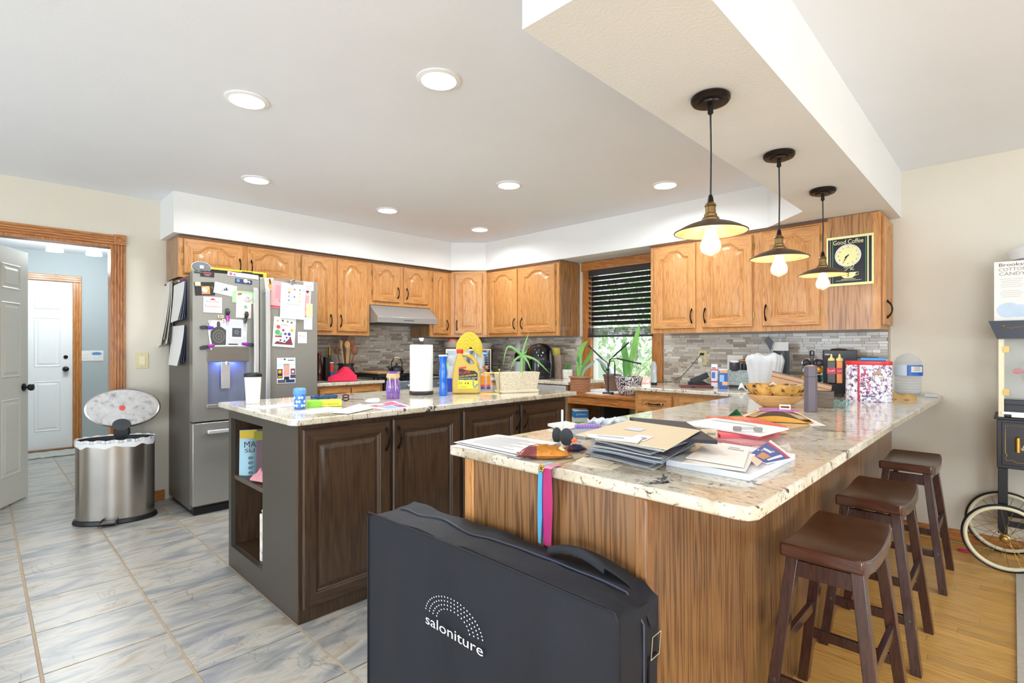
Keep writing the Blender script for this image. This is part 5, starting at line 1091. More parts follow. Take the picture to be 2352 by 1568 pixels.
for i, (c_, x, z, rw, rh) in enumerate(sp):
    u = thing('wooden_spoon', ['dark spoon leaning furthest left in the utensil crock', 'slim pale wooden spatula left of centre in the crock', 'square dark turner at the back of the crock', 'pale round wooden spoon at the front of the crock', 'brown spoon right of centre in the crock', 'brown spoon leaning furthest right in the crock', 'thin metal whisk handle on the left in the crock', 'thin dark stick beside the whisk handle in the crock', 'narrow pale stick right of the pale round spoon'][i], 'utensil', p, facecam(p), group='utensils in the crock')
    ya = (-3 if i in (3, 1) else 4)*k
    b = MB(); b.tube([(x*.25*k, ya, 10*k), (x*.8*k, ya, (z-rh)*k)], 1.4*k, 7); part(b, 'handle', mat(c_, .5, var=.1), u)
    b = MB(); b.T = Matrix.Translation((x*.9*k, ya, z*k)) @ Matrix.Rotation(-math.atan2(x*.6, z), 4, 'Y'); 
    if i == 2: b.box(-rw*k*.8, rw*k*.8, -1*k, 1*k, -rh*k, rh*k)
    else: b.sphere((0, 0, 0), rw*k, 14, sz=rh/rw, sy=.25)
    part(b, 'spoon_head', mat(c_, .5, var=.1), u)
p, k = onX(787, -4.52); random.seed(8); t = thing('red_towel', 'crumpled red kitchen towel on the left back counter', 'towel', p, facecam(p))
b = MB()
def tw(u, v):
    x = (u-.5)*66; h = max(0, 1-abs(u-.58)*1.9)*26+4*math.sin(u*9+v*5)+4*math.sin(v*9); e = min(1, 5*v, 5*(1-v)); return (x*k, (v-.5)*40*k, max(2, (h+3)*e+1)*k)
b.slab(tw, 30, 16, .004); part(b, 'towel_cloth', mat('#d8274a', .85, var=.12, vs=20), t, smooth=60)
b = MB(); b.T = Matrix.Translation((12*k, -14*k, 17*k)) @ Matrix.Rotation(1.2, 4, 'X') @ Matrix.Rotation(-.5, 4, 'Z'); b.disc(0, 0, 6*k, 0, 16, 3*k); part(b, 'dark_patch', mat('#4a4448', .8), t, recalc=False)
PXM[0] = False
p, k = onX(853, -4.62, .957); t = thing('griddle_board', 'black griddle tray with a wooden board edge on the left of the range', 'griddle', Vector((-4.64, 2.78, .937)))
b = MB(); b.box(-.24, .22, -.10, .22, .022, .035); b.box(-.24, .22, -.10, -.08, .03, .055); b.box(.2, .22, -.10, .22, .03, .05); part(b, 'tray', black_m, t, bevel=.004)
b = MB(); b.box(-.20, .17, -.06, .20, .052, .068); part(b, 'board', mat('#b58a5c', .5, var=.12), t, bevel=.004)
PXM[0] = True
# kettle
p, k = onX(911, -4.72, .958); t = thing('kettle', 'black cast iron teapot with a loop handle on the range', 'kettle', p, facecam(p))
b = MB(); b.lathe([(10*k, 0), (15*k, 4*k), (17*k, 10*k), (14*k, 17*k), (7*k, 20*k), (0, 21*k)], seg=28); part(b, 'pot_body', black_m, t)
b = MB(); b.tube([(-12*k, 0, 10*k), (-17*k, 0, 14*k), (-20*k, 0, 20*k)], [3*k, 2.2*k, 1.6*k], 10); part(b, 'spout', black_m, t)
b = MB(); b.tube([(-11*k, 0, 17*k), (-12*k, 0, 28*k), (-7*k, 0, 37*k), (0, 0, 40*k), (8*k, 0, 37*k), (13*k, 0, 28*k), (12*k, 0, 17*k)], 1.2*k, 8); part(b, 'handle', black_m, t)
b = MB(); b.tube([(-6*k, 0, 38*k), (0, 0, 40.5*k), (7*k, 0, 38*k)], 1.9*k, 8); part(b, 'handle_wrap', mat('#c8b48a', .7), t)
b = MB(); b.lathe([(8*k, 19*k), (7*k, 21*k), (1.5*k, 22*k), (2.6*k, 25*k), (0, 27*k)], seg=20); part(b, 'lid', black_m, t)
p, k = onX(1000, -4.55); t = thing('sponge_caddy', 'small wire caddy with green and white packets right of the range', 'caddy', Vector((-4.6, 3.66, ZT)), facecam(p))
b = MB(); b.box(-12*k, -2*k, -4*k, 4*k, 14*k, 30*k); part(b, 'white_packet', mat('#d9e4f0', .5), t); b = MB(); b.box(-1*k, 8*k, -4*k, 4*k, 14*k, 30*k); part(b, 'green_packet', mat('#86c46a', .5), t)
b = MB(); b.tube([(-10*k, 0, 30*k), (-8*k, 0, 50*k), (2*k, 0, 52*k), (8*k, 0, 30*k)], .8*k, 6); b.box(-14*k, 10*k, -6*k, 6*k, 0, 14*k); part(b, 'caddy_frame', steel_d, t)
PXM[0] = False
# microwave in the corner, facing the room diagonally
mwp = Vector((-4.46, 3.88, ZT)); t = thing('microwave', 'black and steel microwave in the kitchen corner', 'microwave', mwp, math.radians(44))
w, d, h = .52, .36, .30
b = MB(); b.box(-w/2, w/2, 0, d, .012, h); part(b, 'case', mat('#2a2a2c', .4), t, bevel=.004)
b = MB(); b.box(-w/2, w/2, -.012, 0, .012, h); part(b, 'front_frame', mat('#b9a898', .3, .6), t, bevel=.003)
b = MB(); b.box(-w/2+.02, w/2-.155, -.018, -.012, .03, h-.02); part(b, 'door_glass', blackg_m, t)
b = MB(); b.box(w/2-.145, w/2-.015, -.018, -.012, .025, h-.015); part(b, 'control_panel', blackg_m, t)
b = MB(); b.box(w/2-.10, w/2-.055, -.0195, -.018, h-.06, h-.04); part(b, 'clock_display', mat('#3f6fff', .4, var=0, emit=2.5), t)
b = MB()
for r in range(6):
    for c_ in range(3): b.box(w/2-.125+.04*c_, w/2-.108+.04*c_, -.0192, -.018, h-.09-.027*r, h-.082-.027*r)
part(b, 'buttons', mat('#9aa0b0', .4), t)
b = MB(); b.tube([(w/2-.175, -.045, .05), (w/2-.175, -.045, h-.04)], .009, 10); b.tube([(w/2-.175, -.015, .06), (w/2-.175, -.045, .06)], .005); b.tube([(w/2-.175, -.015, h-.05), (w/2-.175, -.045, h-.05)], .005); part(b, 'handle', steel_l, t)
def on_mw(x, y): return mwp+Matrix.Rotation(math.radians(44), 3, 'Z') @ Vector((x, y, h+.0005))
k = depth(mwp)/F
t = thing('casserole', 'glass casserole dish with a pink bowl inside on top of the microwave', 'dish', on_mw(-.19, .14)); b = MB(); b.lathe([(16*k, 0), (20*k, 4*k), (22*k, 15*k), (21*k, 15*k)], seg=24, cap=False); part(b, 'glass_dish', mat('#c9b8a8', .15, trans=.3), t); b = MB(); b.lathe([(17*k, 14*k), (13*k, 22*k), (6*k, 26*k), (0, 26*k)], seg=24); part(b, 'pink_bowl', mat('#b9786a', .5), t)
t = thing('baking_dish', 'pale oval baking dish on the right of the microwave top', 'dish', on_mw(.17, .16)); b = MB(); b.lathe([(14*k, 0), (22*k, 12*k), (23*k, 13*k), (21*k, 13*k), (12*k, 2*k)], seg=26); part(b, 'dish_body', mat('#cbbfb2', .4), t)
PXM[0] = True
# blender-like grinder
t = [o for o in COL.objects if o.name == 'coffee_grinder'][0]; k = depth(t.location)/F
b = MB(); b.lathe([(11*k, 0), (12*k, 10*k), (10*k, 30*k)], seg=22); part(b, 'base', mat('#c9ccd0', .3), t); b = MB(); b.lathe([(10*k, 30*k), (12*k, 33*k), (12*k, 46*k), (10*k, 50*k)], seg=22); part(b, 'black_top', black_m, t); b = MB(); b.lathe([(8*k, 50*k), (11*k, 62*k), (8*k, 72*k), (0, 74*k)], seg=22); part(b, 'white_hopper', mat('#e9ecec', .4), t)
# air fryer
p, k = onY(1240, 4.02); t = thing('air_fryer', 'glossy black air fryer with chrome trim on the corner counter', 'air fryer', p, facecam(p)+.35)
b = MB(); b.lathe([(30*k, 0), (32*k, 3*k), (33*k, 22*k), (32*k, 48*k), (28*k, 66*k), (20*k, 75*k), (10*k, 79*k), (0, 80*k)], seg=40, sy=1.05, sq=.12); part(b, 'shell', blackg_m, t)
b = MB(); b.tube([(-30*k, -14*k, 44*k), (-22*k, -25*k, 46*k), (-8*k, -31*k, 52*k), (2*k, -29*k, 62*k), (10*k, -22*k, 71*k), (18*k, -10*k, 74*k)], 1.1*k, 8); part(b, 'chrome_trim', chrome_m, t)
b = MB(); b.box(-10*k, 10*k, -46*k, -30*k, 22*k, 36*k); part(b, 'basket_handle', blackg_m, t, bevel=.006)
b = MB(); b.box(-12*k, 12*k, -35*k, -32.5*k, 6*k, 42*k); part(b, 'basket_front', mat('#18181c', .2), t, bevel=.004)
p, k = onY(1275, 4.22); t = thing('yellow_pot', 'small yellow patterned pot behind the air fryer', 'pot', p); b = MB(); b.lathe([(8*k, 40*k), (9*k, 46*k), (12*k, 52*k), (12*k, 68*k), (10*k, 68*k)], seg=18); part(b, 'pot_body', mat('#cfc45a', .5, var=.2), t); b = MB(); b.lathe([(9*k, 0), (9*k, 40*k)], seg=18); part(b, 'pedestal', mat('#c9c4b8', .5), t)
p, k = onY(1285, 4.12); t = thing('wood_post', 'upright reclaimed grey wood block beside the small succulent', 'decoration', p, .2); b = MB(); b.box(-7*k, 7*k, -7*k, 7*k, 0, 54*k); part(b, 'block', wood('weathered_wood', '#9a8272', '#7f6a5d', '#594840', rough=.8, coat=0), t, bevel=.002)
p, k = onY(1303, 4.16); t = thing('succulent_pot', 'small succulent in a white ribbed pot at the end of the corner counter', 'plant', p)
b = MB(); b.lathe([(11*k, 0), (12*k, 2*k), (12*k, 11*k), (11.4*k, 12*k), (12*k, 13*k), (12*k, 21*k), (10*k, 21*k), (10*k, 18*k), (0, 18*k)], seg=26); part(b, 'pot', mat('#dcd8d0', .6), t)
random.seed(5)
for i in range(26):
    a = random.random()*2*PI; r = random.random()*7*k; leaf(0, [(r*math.cos(a)*.5, r*math.sin(a)*.5, 18*k), (r*math.cos(a), r*math.sin(a), 27*k), (r*1.3*math.cos(a), r*1.3*math.sin(a), (30+random.random()*6)*k)], 1.5*k, 0, mat('#4f8a3a', .5, var=.15), t, seg=5)
# ------------------------------------------------------------------ window desk
ZD = .841
def flat_leaf(par, pts, w, m, twist=0, up=(0, -1, 0)):
    n = 16; P_ = [Vector(q) for q in pts]; ctr = []
    for i in range(n+1):
        u = i/n*(len(P_)-1); j = min(int(u), len(P_)-2); f = u-j
        p0 = P_[max(j-1, 0)]; p1 = P_[j]; p2_ = P_[j+1]; p3 = P_[min(j+2, len(P_)-1)]
        ctr.append(.5*((2*p1)+(-p0+p2_)*f+(2*p0-5*p1+4*p2_-p3)*f*f+(-p0+3*p1-3*p2_+p3)*f**3))
    b = MB(); vs = []; fs = []
    for i, c_ in enumerate(ctr):
        u = i/n; d = (ctr[min(i+1, n)]-ctr[max(i-1, 0)]).normalized(); s = d.cross(Vector(up)).normalized(); nn = s.cross(d)
        a = twist*u; s2 = s*math.cos(a)+nn*math.sin(a); n2 = nn*math.cos(a)-s*math.sin(a)
        ww = w*(.35+.65*math.sin(PI*min(1, u*.62+.12)))*(1-max(0, (u-.62)/.38)**1.7)+.0004
        vs += [c_-s2*ww, c_+n2*(-.18*ww-.0006), c_+s2*ww, c_+n2*(-.18*ww+.0012)]
    for i in range(n):
        for j in range(4): fs.append((i*4+j, i*4+(j+1) % 4, (i+1)*4+(j+1) % 4, (i+1)*4+j))
    fs += [(3, 2, 1, 0), (n*4, n*4+1, n*4+2, n*4+3)]
    b.add(vs, fs); return b.build('leaf', m, par, smooth=50)
sg = [mat('#5f9a4a', .35, var=.25, vs=12), mat('#7db35a', .35, var=.25, vs=12), mat('#4f8a52', .4, var=.2, vs=14), mat('#8ea4a0', .4, var=.15, vs=14)]
p, k = onY(1333, 3.84, ZD); t = thing('wicker_pot', 'square woven terracotta coloured pot at the left end of the window desk', 'pot', p, .1)
b = MB()
for i in range(9): z = i*3.7*k; b.lathe([(19*k, z), (21*k, z+1.4*k), (19*k+.1*i*k, z+3.6*k)], seg=40, sq=.45, cap=(i in (0, 8)))
b.lathe([(21*k, 33*k), (23.5*k, 34*k), (23.5*k, 37*k), (20*k, 37*k), (20*k, 33*k)], seg=40, sq=.45); part(b, 'woven_body', mat('#b98560', .8, var=.25, vs=90, bump=.5, bs=200), t)
s = thing('snake_plant', 'snake plant with tall striped leaves in the woven pot', 'plant', p)
for pts, w_, m_ in [(((-4, 0, 34), (-6, 2, 70), (0, 4, 100), (18, 4, 118)), 7, 1), (((2, 0, 34), (10, 0, 62), (26, 2, 84), (32, 2, 100)), 4.5, 0), (((4, 0, 34), (14, -2, 52), (34, -2, 66), (42, -2, 74)), 3.6, 3), (((-8, 2, 34), (-9, 2, 60), (-7, 2, 84)), 4, 2)]:
    flat_leaf(s, [(x*k, y*k, z*k) for x, y, z in pts], w_*k, sg[m_])
p, k = onY(1397, 3.86, ZD); t = thing('grow_light', 'black four-armed plant light on a round base on the window desk', 'lamp', p)
b = MB(); b.lathe([(13*k, 0), (14*k, 1.5*k), (13*k, 4*k), (3*k, 5*k), (0, 5*k)], seg=28); part(b, 'base', mat('#20222c', .35), t)
b = MB(); b.tube([(0, 0, 4*k), (0, 0, 62*k)], 1.7*k, 10); part(b, 'pole', mat('#20222c', .35), t)
b = MB(); b.box(-5*k, 2*k, -3*k, 3*k, 53*k, 58*k); part(b, 'junction_box', mat('#20222c', .35), t, bevel=.002)
yy_ = facecam(p)*.0
for nk, tube_ in [([(0, 0, 60), (-2, 0, 72), (-16, 0, 80)], [(-16, 0, 80), (-56, 0, 111)]), ([(0, 0, 60), (3, 0, 76), (14, 0, 86)], [(14, 0, 86), (55, 0, 118)]), ([(0, 0, 60), (4, 0, 80), (24, 0, 82)], [(24, 0, 82), (86, 0, 71)]), ([(0, 0, 60), (6, 0, 76), (16, 0, 76), (18, 0, 68)], [(18, 0, 68), (18, 0, 36)])]:
    b = MB(); b.tube([(x*k, y*k, z*k) for x, y, z in nk], 1.1*k, 8); part(b, 'gooseneck', mat('#2a2c34', .4), t)
    b = MB(); b.tube([(x*k, y*k, z*k) for x, y, z in tube_], 1.9*k, 8); part(b, 'light_bar', mat('#20222c', .35), t)
p, k = onY(1400, 4.15, ZD); t = thing('plant_pot', 'plain brown tapered pot behind the plant light base', 'pot', p+Vector((.03, 0, 0)))
b = MB(); b.lathe([(15*k, 0), (20*k, 34*k), (21.5*k, 34*k), (21.5*k, 38*k), (19*k, 38*k), (19*k, 34*k), (0, 34*k)], seg=30); part(b, 'pot_body', mat('#7a5a48', .6), t)
s = thing('snake_plant', 'drooping dark leaves growing from the plain brown pot', 'plant', p+Vector((.03, 0, 0)))
for pts, w_, m_ in [(((-4, 0, 36), (-16, -2, 52), (-34, -2, 68), (-46, -2, 74)), 3.2, 3), (((-8, 0, 36), (-20, -2, 46), (-32, -3, 64)), 2.6, 2)]: flat_leaf(s, [(x*k, y*k, z*k) for x, y, z in pts], w_*k, sg[m_])
p, k = onY(1444, 3.92, ZD); t = thing('plant_pot', 'round black pot with white speckles on the window desk', 'pot', p)
spk = noise_mat('speckled_glaze', [(.46, '#1d1c26'), (.52, '#c9c4c8'), (.60, '#e8e2e0')], 95, 2, .3)
b = MB(); b.lathe([(20*k, 0), (24*k, 4*k), (32*k, 36*k), (32.5*k, 42*k), (30*k, 42*k), (29*k, 36*k), (0, 36*k)], seg=36); part(b, 'pot_body', spk, t)
s = thing('snake_plant', 'tall broad-leaved snake plant in the black speckled pot', 'plant', p)
for pts, w_, m_ in [(((0, 0, 38), (6, 2, 80), (16, 2, 118), (28, 2, 164)), 8, 1), (((-4, 0, 38), (-6, 0, 74), (-14, 2, 104), (-12, 2, 122)), 8.5, 0), (((-10, 0, 38), (-13, 0, 56), (-16, 0, 84)), 2.6, 2), (((18, 0, 40), (28, 0, 50), (33, 0, 70)), 1.2, 3), (((-16, 0, 38), (-2, 0, 44), (8, -2, 50)), 1.1, 3), (((-6, 2, 38), (-22, 2, 50), (-28, 2, 56)), 1.0, 3)]:
    flat_leaf(s, [(x*k, y*k, z*k) for x, y, z in pts], w_*k, sg[m_])
b = MB(); q = PZ(1350, 903, ZD); b.box(-3.0, -2.52, 3.80, 4.30, ZD-.0005, ZD+.003); one('white_mat', 'white paper mat spread under the pots on the window desk', 'mat', b, paper_m)
# box under the desk
p, k = onY(1338, 3.80, 0); zt_ = hpx(p, 941)
t = thing('carton', 'blue and green printed carton stored under the window desk', 'box', Vector((p.x, p.y, .0)), facecam(p)+.2); w_ = 30*k
b = MB(); b.box(-20*k, 14*k, 0, 30*k, 0, zt_); part(b, 'carton_body', mat('#e6ece6', .5), t, bevel=.002)
b = MB(); b.box(-20.2*k, 14.2*k, -.001, 30*k, zt_-18*k, zt_-3*k); part(b, 'blue_band', mat('#2f86c8', .5), t)
b = MB(); b.T = Matrix.Rotation(PI/2, 4, 'X'); b.text('granola bars', -3*k, zt_-10*k, .002, 6*k, 24*k); part(b, 'lettering', white_m, t, recalc=False)
b = MB(); b.box(-19*k, 4*k, -.0012, 0, zt_-42*k, zt_-28*k); part(b, 'green_print', mat('#7cb84a', .5), t)
PXM[0] = False
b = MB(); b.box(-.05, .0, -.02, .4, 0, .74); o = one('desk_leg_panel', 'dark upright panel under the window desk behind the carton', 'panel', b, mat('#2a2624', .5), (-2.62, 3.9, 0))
# ================================================================== pendants
for i, (yy, lb) in enumerate([(1.79, 'nearest pendant lamp with a wide bronze shade and filament bulb'), (2.53, 'middle pendant lamp hanging in front of the cabinets'), (3.28, 'farthest pendant lamp hanging beside the coffee clock')]):
    t = thing('pendant_lamp', lb, 'lamp', (-.765, yy, ZS), group='pendant lamps over the peninsula')
    b = MB(); b.lathe([(.060, 0), (.066, -.006), (.066, -.016), (.060, -.024), (.042, -.026), (.040, -.032), (.012, -.034), (0, -.034)], seg=36); part(b, 'canopy', bronze_m, t)
    b = MB(); b.lathe([(.008, -.034), (.010, -.06), (.004, -.066)], seg=12); b.tube([(0, 0, -.06), (.002, 0, -.2), (0, .001, -.36)], .0032, 8); part(b, 'cord', black_m, t)
    z = -.472
    b = MB(); b.lathe([(.005, .125), (.009, .115), (.011, .100), (.012, .095)], (0, 0, z), 16); part(b, 'strain_relief', bronze_m, t)
    b = MB(); b.lathe([(.012, .098), (.018, .092), (.020, .085), (.017, .082), (.018, .060), (.022, .056), (.022, .048), (.026, .046), (.030, .040), (.030, .034), (.024, .030)], (0, 0, z), 24); part(b, 'brass_socket', mat('#8a6f48', .3, .9), t)
    pr = [(.024, .036), (.045, .030), (.080, .018), (.105, .006), (.122, -.006)]
    b = MB(); b.lathe(pr, (0, 0, z), 48, cap=False); part(b, 'shade', mat('#5a4a3c', .45, .6), t, recalc=False)
    b = MB(); b.lathe([(r, zz-.0025) for r, zz in pr], (0, 0, z), 48, cap=False); part(b, 'shade_lining', mat('#e2b482', .5, .0), t, recalc=False)
    b = MB(); b.tube([(.122*math.cos(a), .122*math.sin(a), z-.0065) for a in [2*PI*j/48 for j in range(48)]], .0022, 6, closed=True); part(b, 'shade_rim', mat('#5a4a3c', .45, .6), t)
    b = MB(); b.lathe([(.013, .030), (.014, .012), (.020, -.012), (.034, -.045), (.036, -.060), (.030, -.075), (.014, -.085), (.004, -.089), (0, -.091)], (0, 0, z), 28, cap=False); part(b, 'bulb_glass', mat('#e6dccb', .05, var=0, alpha=.13), t, recalc=False)
    b = MB()
    for j in range(6):
        a = 2*PI*j/6; b.tube([(.004*math.cos(a), .004*math.sin(a), z+.005), (.013*math.cos(a), .013*math.sin(a), z-.055), (.007*math.cos(a+.5), .007*math.sin(a+.5), z-.058), (.004*math.cos(a+.6), .004*math.sin(a+.6), z+.005)], .0011, 5)
    part(b, 'filament', mat('#fff0dc', .5, var=0, emit=30), t)['kind'] = 'stuff'
    bulb((-.765, yy, ZS+z-.035), 1.5, (1, .86, .66), .004)
# ================================================================== coffee clock
a_, c_ = PY(1899, 553, 4.026), PY(2007.5, 652, 4.026); w = c_.x-a_.x; h = PY(1953, 541, 4.026).z-PY(1953, 655, 4.026).z
t = thing('wall_clock', 'black and cream Good Coffee clock hanging on the cabinet end panel', 'clock', mtx=frame('-y', ((a_.x+c_.x)/2, 4.0285, PY(1953, 598, 4.026).z), 0, 0))
crm = mat('#e9e6a8', .45, var=0); blk = mat('#1d1a26', .35, var=0)
b = MB(); b.box(-w/2, w/2, -h/2, h/2, 0, .012); part(b, 'board', crm, t, bevel=.001)
b = MB(); b.rect(-.02*w, 0, .78*w, .90*h, .0125); b.rect(-.44*w, 0, .045*w, .90*h, .0125); b.rect(.43*w, 0, .06*w, .90*h, .0125); part(b, 'black_panel', blk, t, recalc=False)
b = MB(); b.rect(-.36*w, 0, .012*w, .9*h, .013); b.rect(.34*w, 0, .012*w, .9*h, .013); part(b, 'green_stripe', mat('#5a9a5a', .4, var=0), t, recalc=False)
b = MB(); b.lathe([(.27*w, .0128), (.28*w, .018), (.26*w, .022), (.25*w, .016)], (-.03*w, .10*h, 0), 44, cap=False); part(b, 'clock_rim', mat('#e8e4ee', .3), t)
b = MB(); b.disc(-.03*w, .10*h, .255*w, .016, 40); part(b, 'clock_face', crm, t, recalc=False)
b = MB()
for n_ in range(1, 13):
    a = PI/2-n_*PI/6; b.text(str(n_), -.03*w+.205*w*math.cos(a), .10*h+.205*w*math.sin(a), .0165, .055*w)
part(b, 'numerals', blk, t, recalc=False)['kind'] = 'stuff'
for nm, ang, L_, wd in (('hour_hand', -PI*.77, .10, .018), ('minute_hand', -PI*.68, .19, .010)):
    b = MB(); b.T = Matrix.Translation((-.03*w, .10*h, .018)) @ Matrix.Rotation(ang, 4, 'Z'); b.pgon([(-.03*w, -wd*w*.5), (L_*w*.6, -wd*w), (L_*w, 0), (L_*w*.6, wd*w), (-.03*w, wd*w*.5)], 0); part(b, nm, black_m, t, recalc=False)
b = MB(); b.text('Good Coffee', -.03*w, .375*h, .0132, .16*w, .64*w); part(b, 'lettering', crm, t, recalc=False)
b = MB(); b.pgon([(-.19*w, -.24*h), (.14*w, -.24*h), (.12*w, -.31*h), (.06*w, -.355*h), (-.11*w, -.355*h), (-.17*w, -.31*h)], .0132); b.rect(-.02*w, -.375*h, .30*w, .008*h, .0132); b.rect(-.02*w, -.40*h, .54*w, .006*h, .0132)
b.tube([(.13*w, -.25*h, .0135), (.19*w, -.245*h, .0135), (.19*w, -.29*h, .0135), (.11*w, -.315*h, .0135)], .008*w, 6); part(b, 'cup_picture', crm, t, recalc=False)
b = MB(); b.text('5', -.03*w, -.295*h, .0138, .13*w); part(b, 'numeral_five', blk, t, recalc=False)
b = MB(); b.tube([((-.12+.20*u)*w, (-.13-.02*math.sin(u*9))*h, .0135) for u in [j/10 for j in range(11)]], .007*w, 5); b.tube([((-.10+.20*u)*w, (-.17-.025*math.sin(u*8+1))*h, .0135) for u in [j/10 for j in range(11)]], .007*w, 5); b.tube([((.02+.08*u)*w, (-.20+.09*u+.01*math.sin(u*8))*h, .0135) for u in [j/8 for j in range(9)]], .006*w, 5); part(b, 'steam_picture', crm, t)
# ================================================================== stools
def stool(label, x, y):
    t = thing('bar_stool', label, 'stool', (x, y, 0), group='bar stools along the peninsula')
    def sf(u, v):
        yy = (v-.5)*.45; xx = (u-.5)*.245; s = 2*v-1; e = 1-.06*abs(2*u-1)**4
        return (xx*(1-.10*abs(s)**6), yy, .618+.024*s*s)
    b = MB(); b.slab(sf, 12, 24, .042); part(b, 'seat', stool_s, t, bevel=.006, smooth=40)
    zb = .575
    for sx in (-1, 1):
        for sy in (-1, 1):
            b = MB(); tw = .021; tp = Vector((sx*.085, sy*.165, .60)); bt = Vector((sx*.155, sy*.205, 0))
            vs = [q+Vector((dx*tw*.8, dy*tw, 0)) for q in (bt, tp) for dx, dy in ((-1, -1), (1, -1), (1, 1), (-1, 1))]
            b.add(vs, [(3, 2, 1, 0), (4, 5, 6, 7), (0, 1, 5, 4), (1, 2, 6, 5), (2, 3, 7, 6), (3, 0, 4, 7)]); part(b, 'leg', stool_m, t, bevel=.002)
            lp = bt.lerp(tp, .33); b = MB(); b.T = Matrix.Translation((lp.x, lp.y+sy*.021, lp.z)) @ Matrix.Rotation(PI/2, 4, 'X'); b.lathe([(.007, -.002), (.007, .002), (0, .003)], seg=10); part(b, 'bolt', steel_d, t)
    for sy in (-1, 1):
        z = .19; f = z/.6; b = MB(); xx = .155-(.155-.085)*f; yy = .205-(.04)*f; b.bar((-xx, sy*yy, z), (xx, sy*yy, z), .018, .035); part(b, 'stretcher', stool_m, t, bevel=.002)
        b = MB(); b.bar((-.085, sy*.168, .555), (.085, sy*.168, .555), .018, .05); part(b, 'apron', stool_m, t)
    for sx in (-1, 1):
        z = .30; f = z/.6; b = MB(); xx = .155-(.155-.085)*f; yy = .205-(.04)*f; b.bar((sx*xx, -yy, z), (sx*xx, yy, z), .018, .035); part(b, 'stretcher', stool_m, t, bevel=.002)
        b = MB(); b.bar((sx*.09, -.16, .57), (sx*.09, .16, .57), .018, .04); part(b, 'apron', stool_m, t)
stool('nearest of the three dark mahogany saddle stools', -.415, 1.97)
stool('middle of the three dark mahogany saddle stools', -.42, 2.70)
stool('farthest of the three dark mahogany saddle stools, nearest the wall', -.41, 3.61)
# ================================================================== massage table bag
BL, BH, BD = .93, .73, .155
bg = thing('carrying_bag', 'large black fabric carrying bag with white logo leaning on the peninsula', 'bag', (-1.488, .868, 0), .016)
def noisy(v, s, a): return (noise.noise(Vector(v)*s))*a
def softbox(L_, D_, H_, r, nx, nz):
    b = MB(); bm = bmesh.new()
    bmesh.ops.create_cube(bm, size=1)
    bmesh.ops.subdivide_edges(bm, edges=bm.edges[:], cuts=27, use_grid_fill=True)
    vs = [v.co.copy() for v in bm.verts]; fs = [[v.index for v in f.verts] for f in bm.faces]; out = []
    for v in vs:
        p = Vector((v.x*L_, v.y*D_, v.z*H_))
        # rounded box
        c = Vector((max(-L_/2+r, min(L_/2-r, p.x)), max(-D_/2+r*.5, min(D_/2-r*.5, p.y)), max(-H_/2+r, min(H_/2-r, p.z)))); d = p-c
        if d.length > 1e-6: p = c+d.normalized()*min(d.length, r*.8 if abs(d.x) > 1e-4 and abs(d.z) > 1e-4 else d.length)
        q = Vector((p.x+L_/2, p.y+D_/2, p.z+H_/2))
        edge = min(1, 6*(.5-abs(v.x)))*min(1, 6*(.5-abs(v.z)))
        if abs(v.y) > .49: q.y += math.copysign(1, v.y)*(.006*edge)+noisy((q.x*2.2, q.z*.7, v.y), 3.2, .016)*edge+noisy((q.x*6, q.z*1.5, v.y), 2.0, .006)*edge
        if v.z > .49: q.z += noisy((q.x, q.y, 3), 9, .011)+noisy((q.x, q.y, 5), 25, .004)-.012*(2*abs(v.x))**6
        if abs(v.x) > .49: q.x += noisy((q.y, q.z, 1), 7, .008)
        out.append(q)
    bm.free(); b.add(out, fs); return b
fab = mat('#191c25', .62, var=.12, vs=9, bump=.3, bs=500)
b = softbox(BL, BD, BH, .02, 1, 1); part(b, 'bag_body', fab, bg, smooth=60)
b = MB(); b.tube([(.004, -.002, .03), (.003, -.002, BH-.018), (.012, -.002, BH-.006), (BL*.5, -.004, BH-.002), (BL-.012, -.002, BH-.010), (BL-.003, -.002, BH-.024), (BL-.004, -.002, .03)], .0028, 6); part(b, 'front_piping', mat('#15161c', .6), bg)
b = MB(); zp = [(x, BD*.55, BH+.004+noisy((x, BD*.55, 3), 9, .011)-.012*(2*abs(x/BL-.5))**6) for x in [BL*(.06+.90*j/40) for j in range(41)]]+[(BL+.004, BD*.55, BH-.06), (BL+.005, BD*.55, .1)]
b.tube(zp, .0024, 6); part(b, 'zipper', mat('#3a3f52', .4), bg)
b = MB(); pts = [(BL*.70, BD*.80, BH+.0), (BL*.73, BD*.82, BH+.022), (BL*.80, BD*.85, BH+.028), (BL*.88, BD*.82, BH+.020), (BL*.955, BD*.84, BH-.002), (BL*.995, BD*.80, BH-.03), (BL+.012, BD*.78, BH-.085)]
n = len(pts); vs = []
for i, q in enumerate(pts): q = Vector(q); vs += [q+Vector((0, -.020, -.002)), q+Vector((0, .020, .002)), q+Vector((0, .020, .006)), q+Vector((0, -.020, .002))]
fs = []
for i in range(n-1):
    for j in range(4): fs.append((i*4+j, i*4+(j+1) % 4, (i+1)*4+(j+1) % 4, (i+1)*4+j))
b.add(vs, fs+[(3, 2, 1, 0), (n*4-4, n*4-3, n*4-2, n*4-1)]); o = part(b, 'shoulder_strap', mat('#1b1c22', .6), bg, smooth=60); sd = o.modifiers.new('s', 'SUBSURF'); sd.levels = sd.render_levels = 2
b = MB(); b.slab(lambda u, v: (BL*(.70+.18*u), BD*(.72+.14*v), BH+.014+.020*math.sin(PI*u)+.006*math.sin(PI*v)), 12, 4, .012); part(b, 'strap_pad', mat('#20222a', .7), bg, smooth=60)
b = MB(); b.tube([(BL+.014, BD*.78-.018, BH-.09), (BL+.014, BD*.78+.018, BH-.09), (BL+.010, BD*.78+.018, BH-.14), (BL+.010, BD*.78-.018, BH-.14)], .002, 6, closed=True); part(b, 'metal_ring', chrome_m, bg)
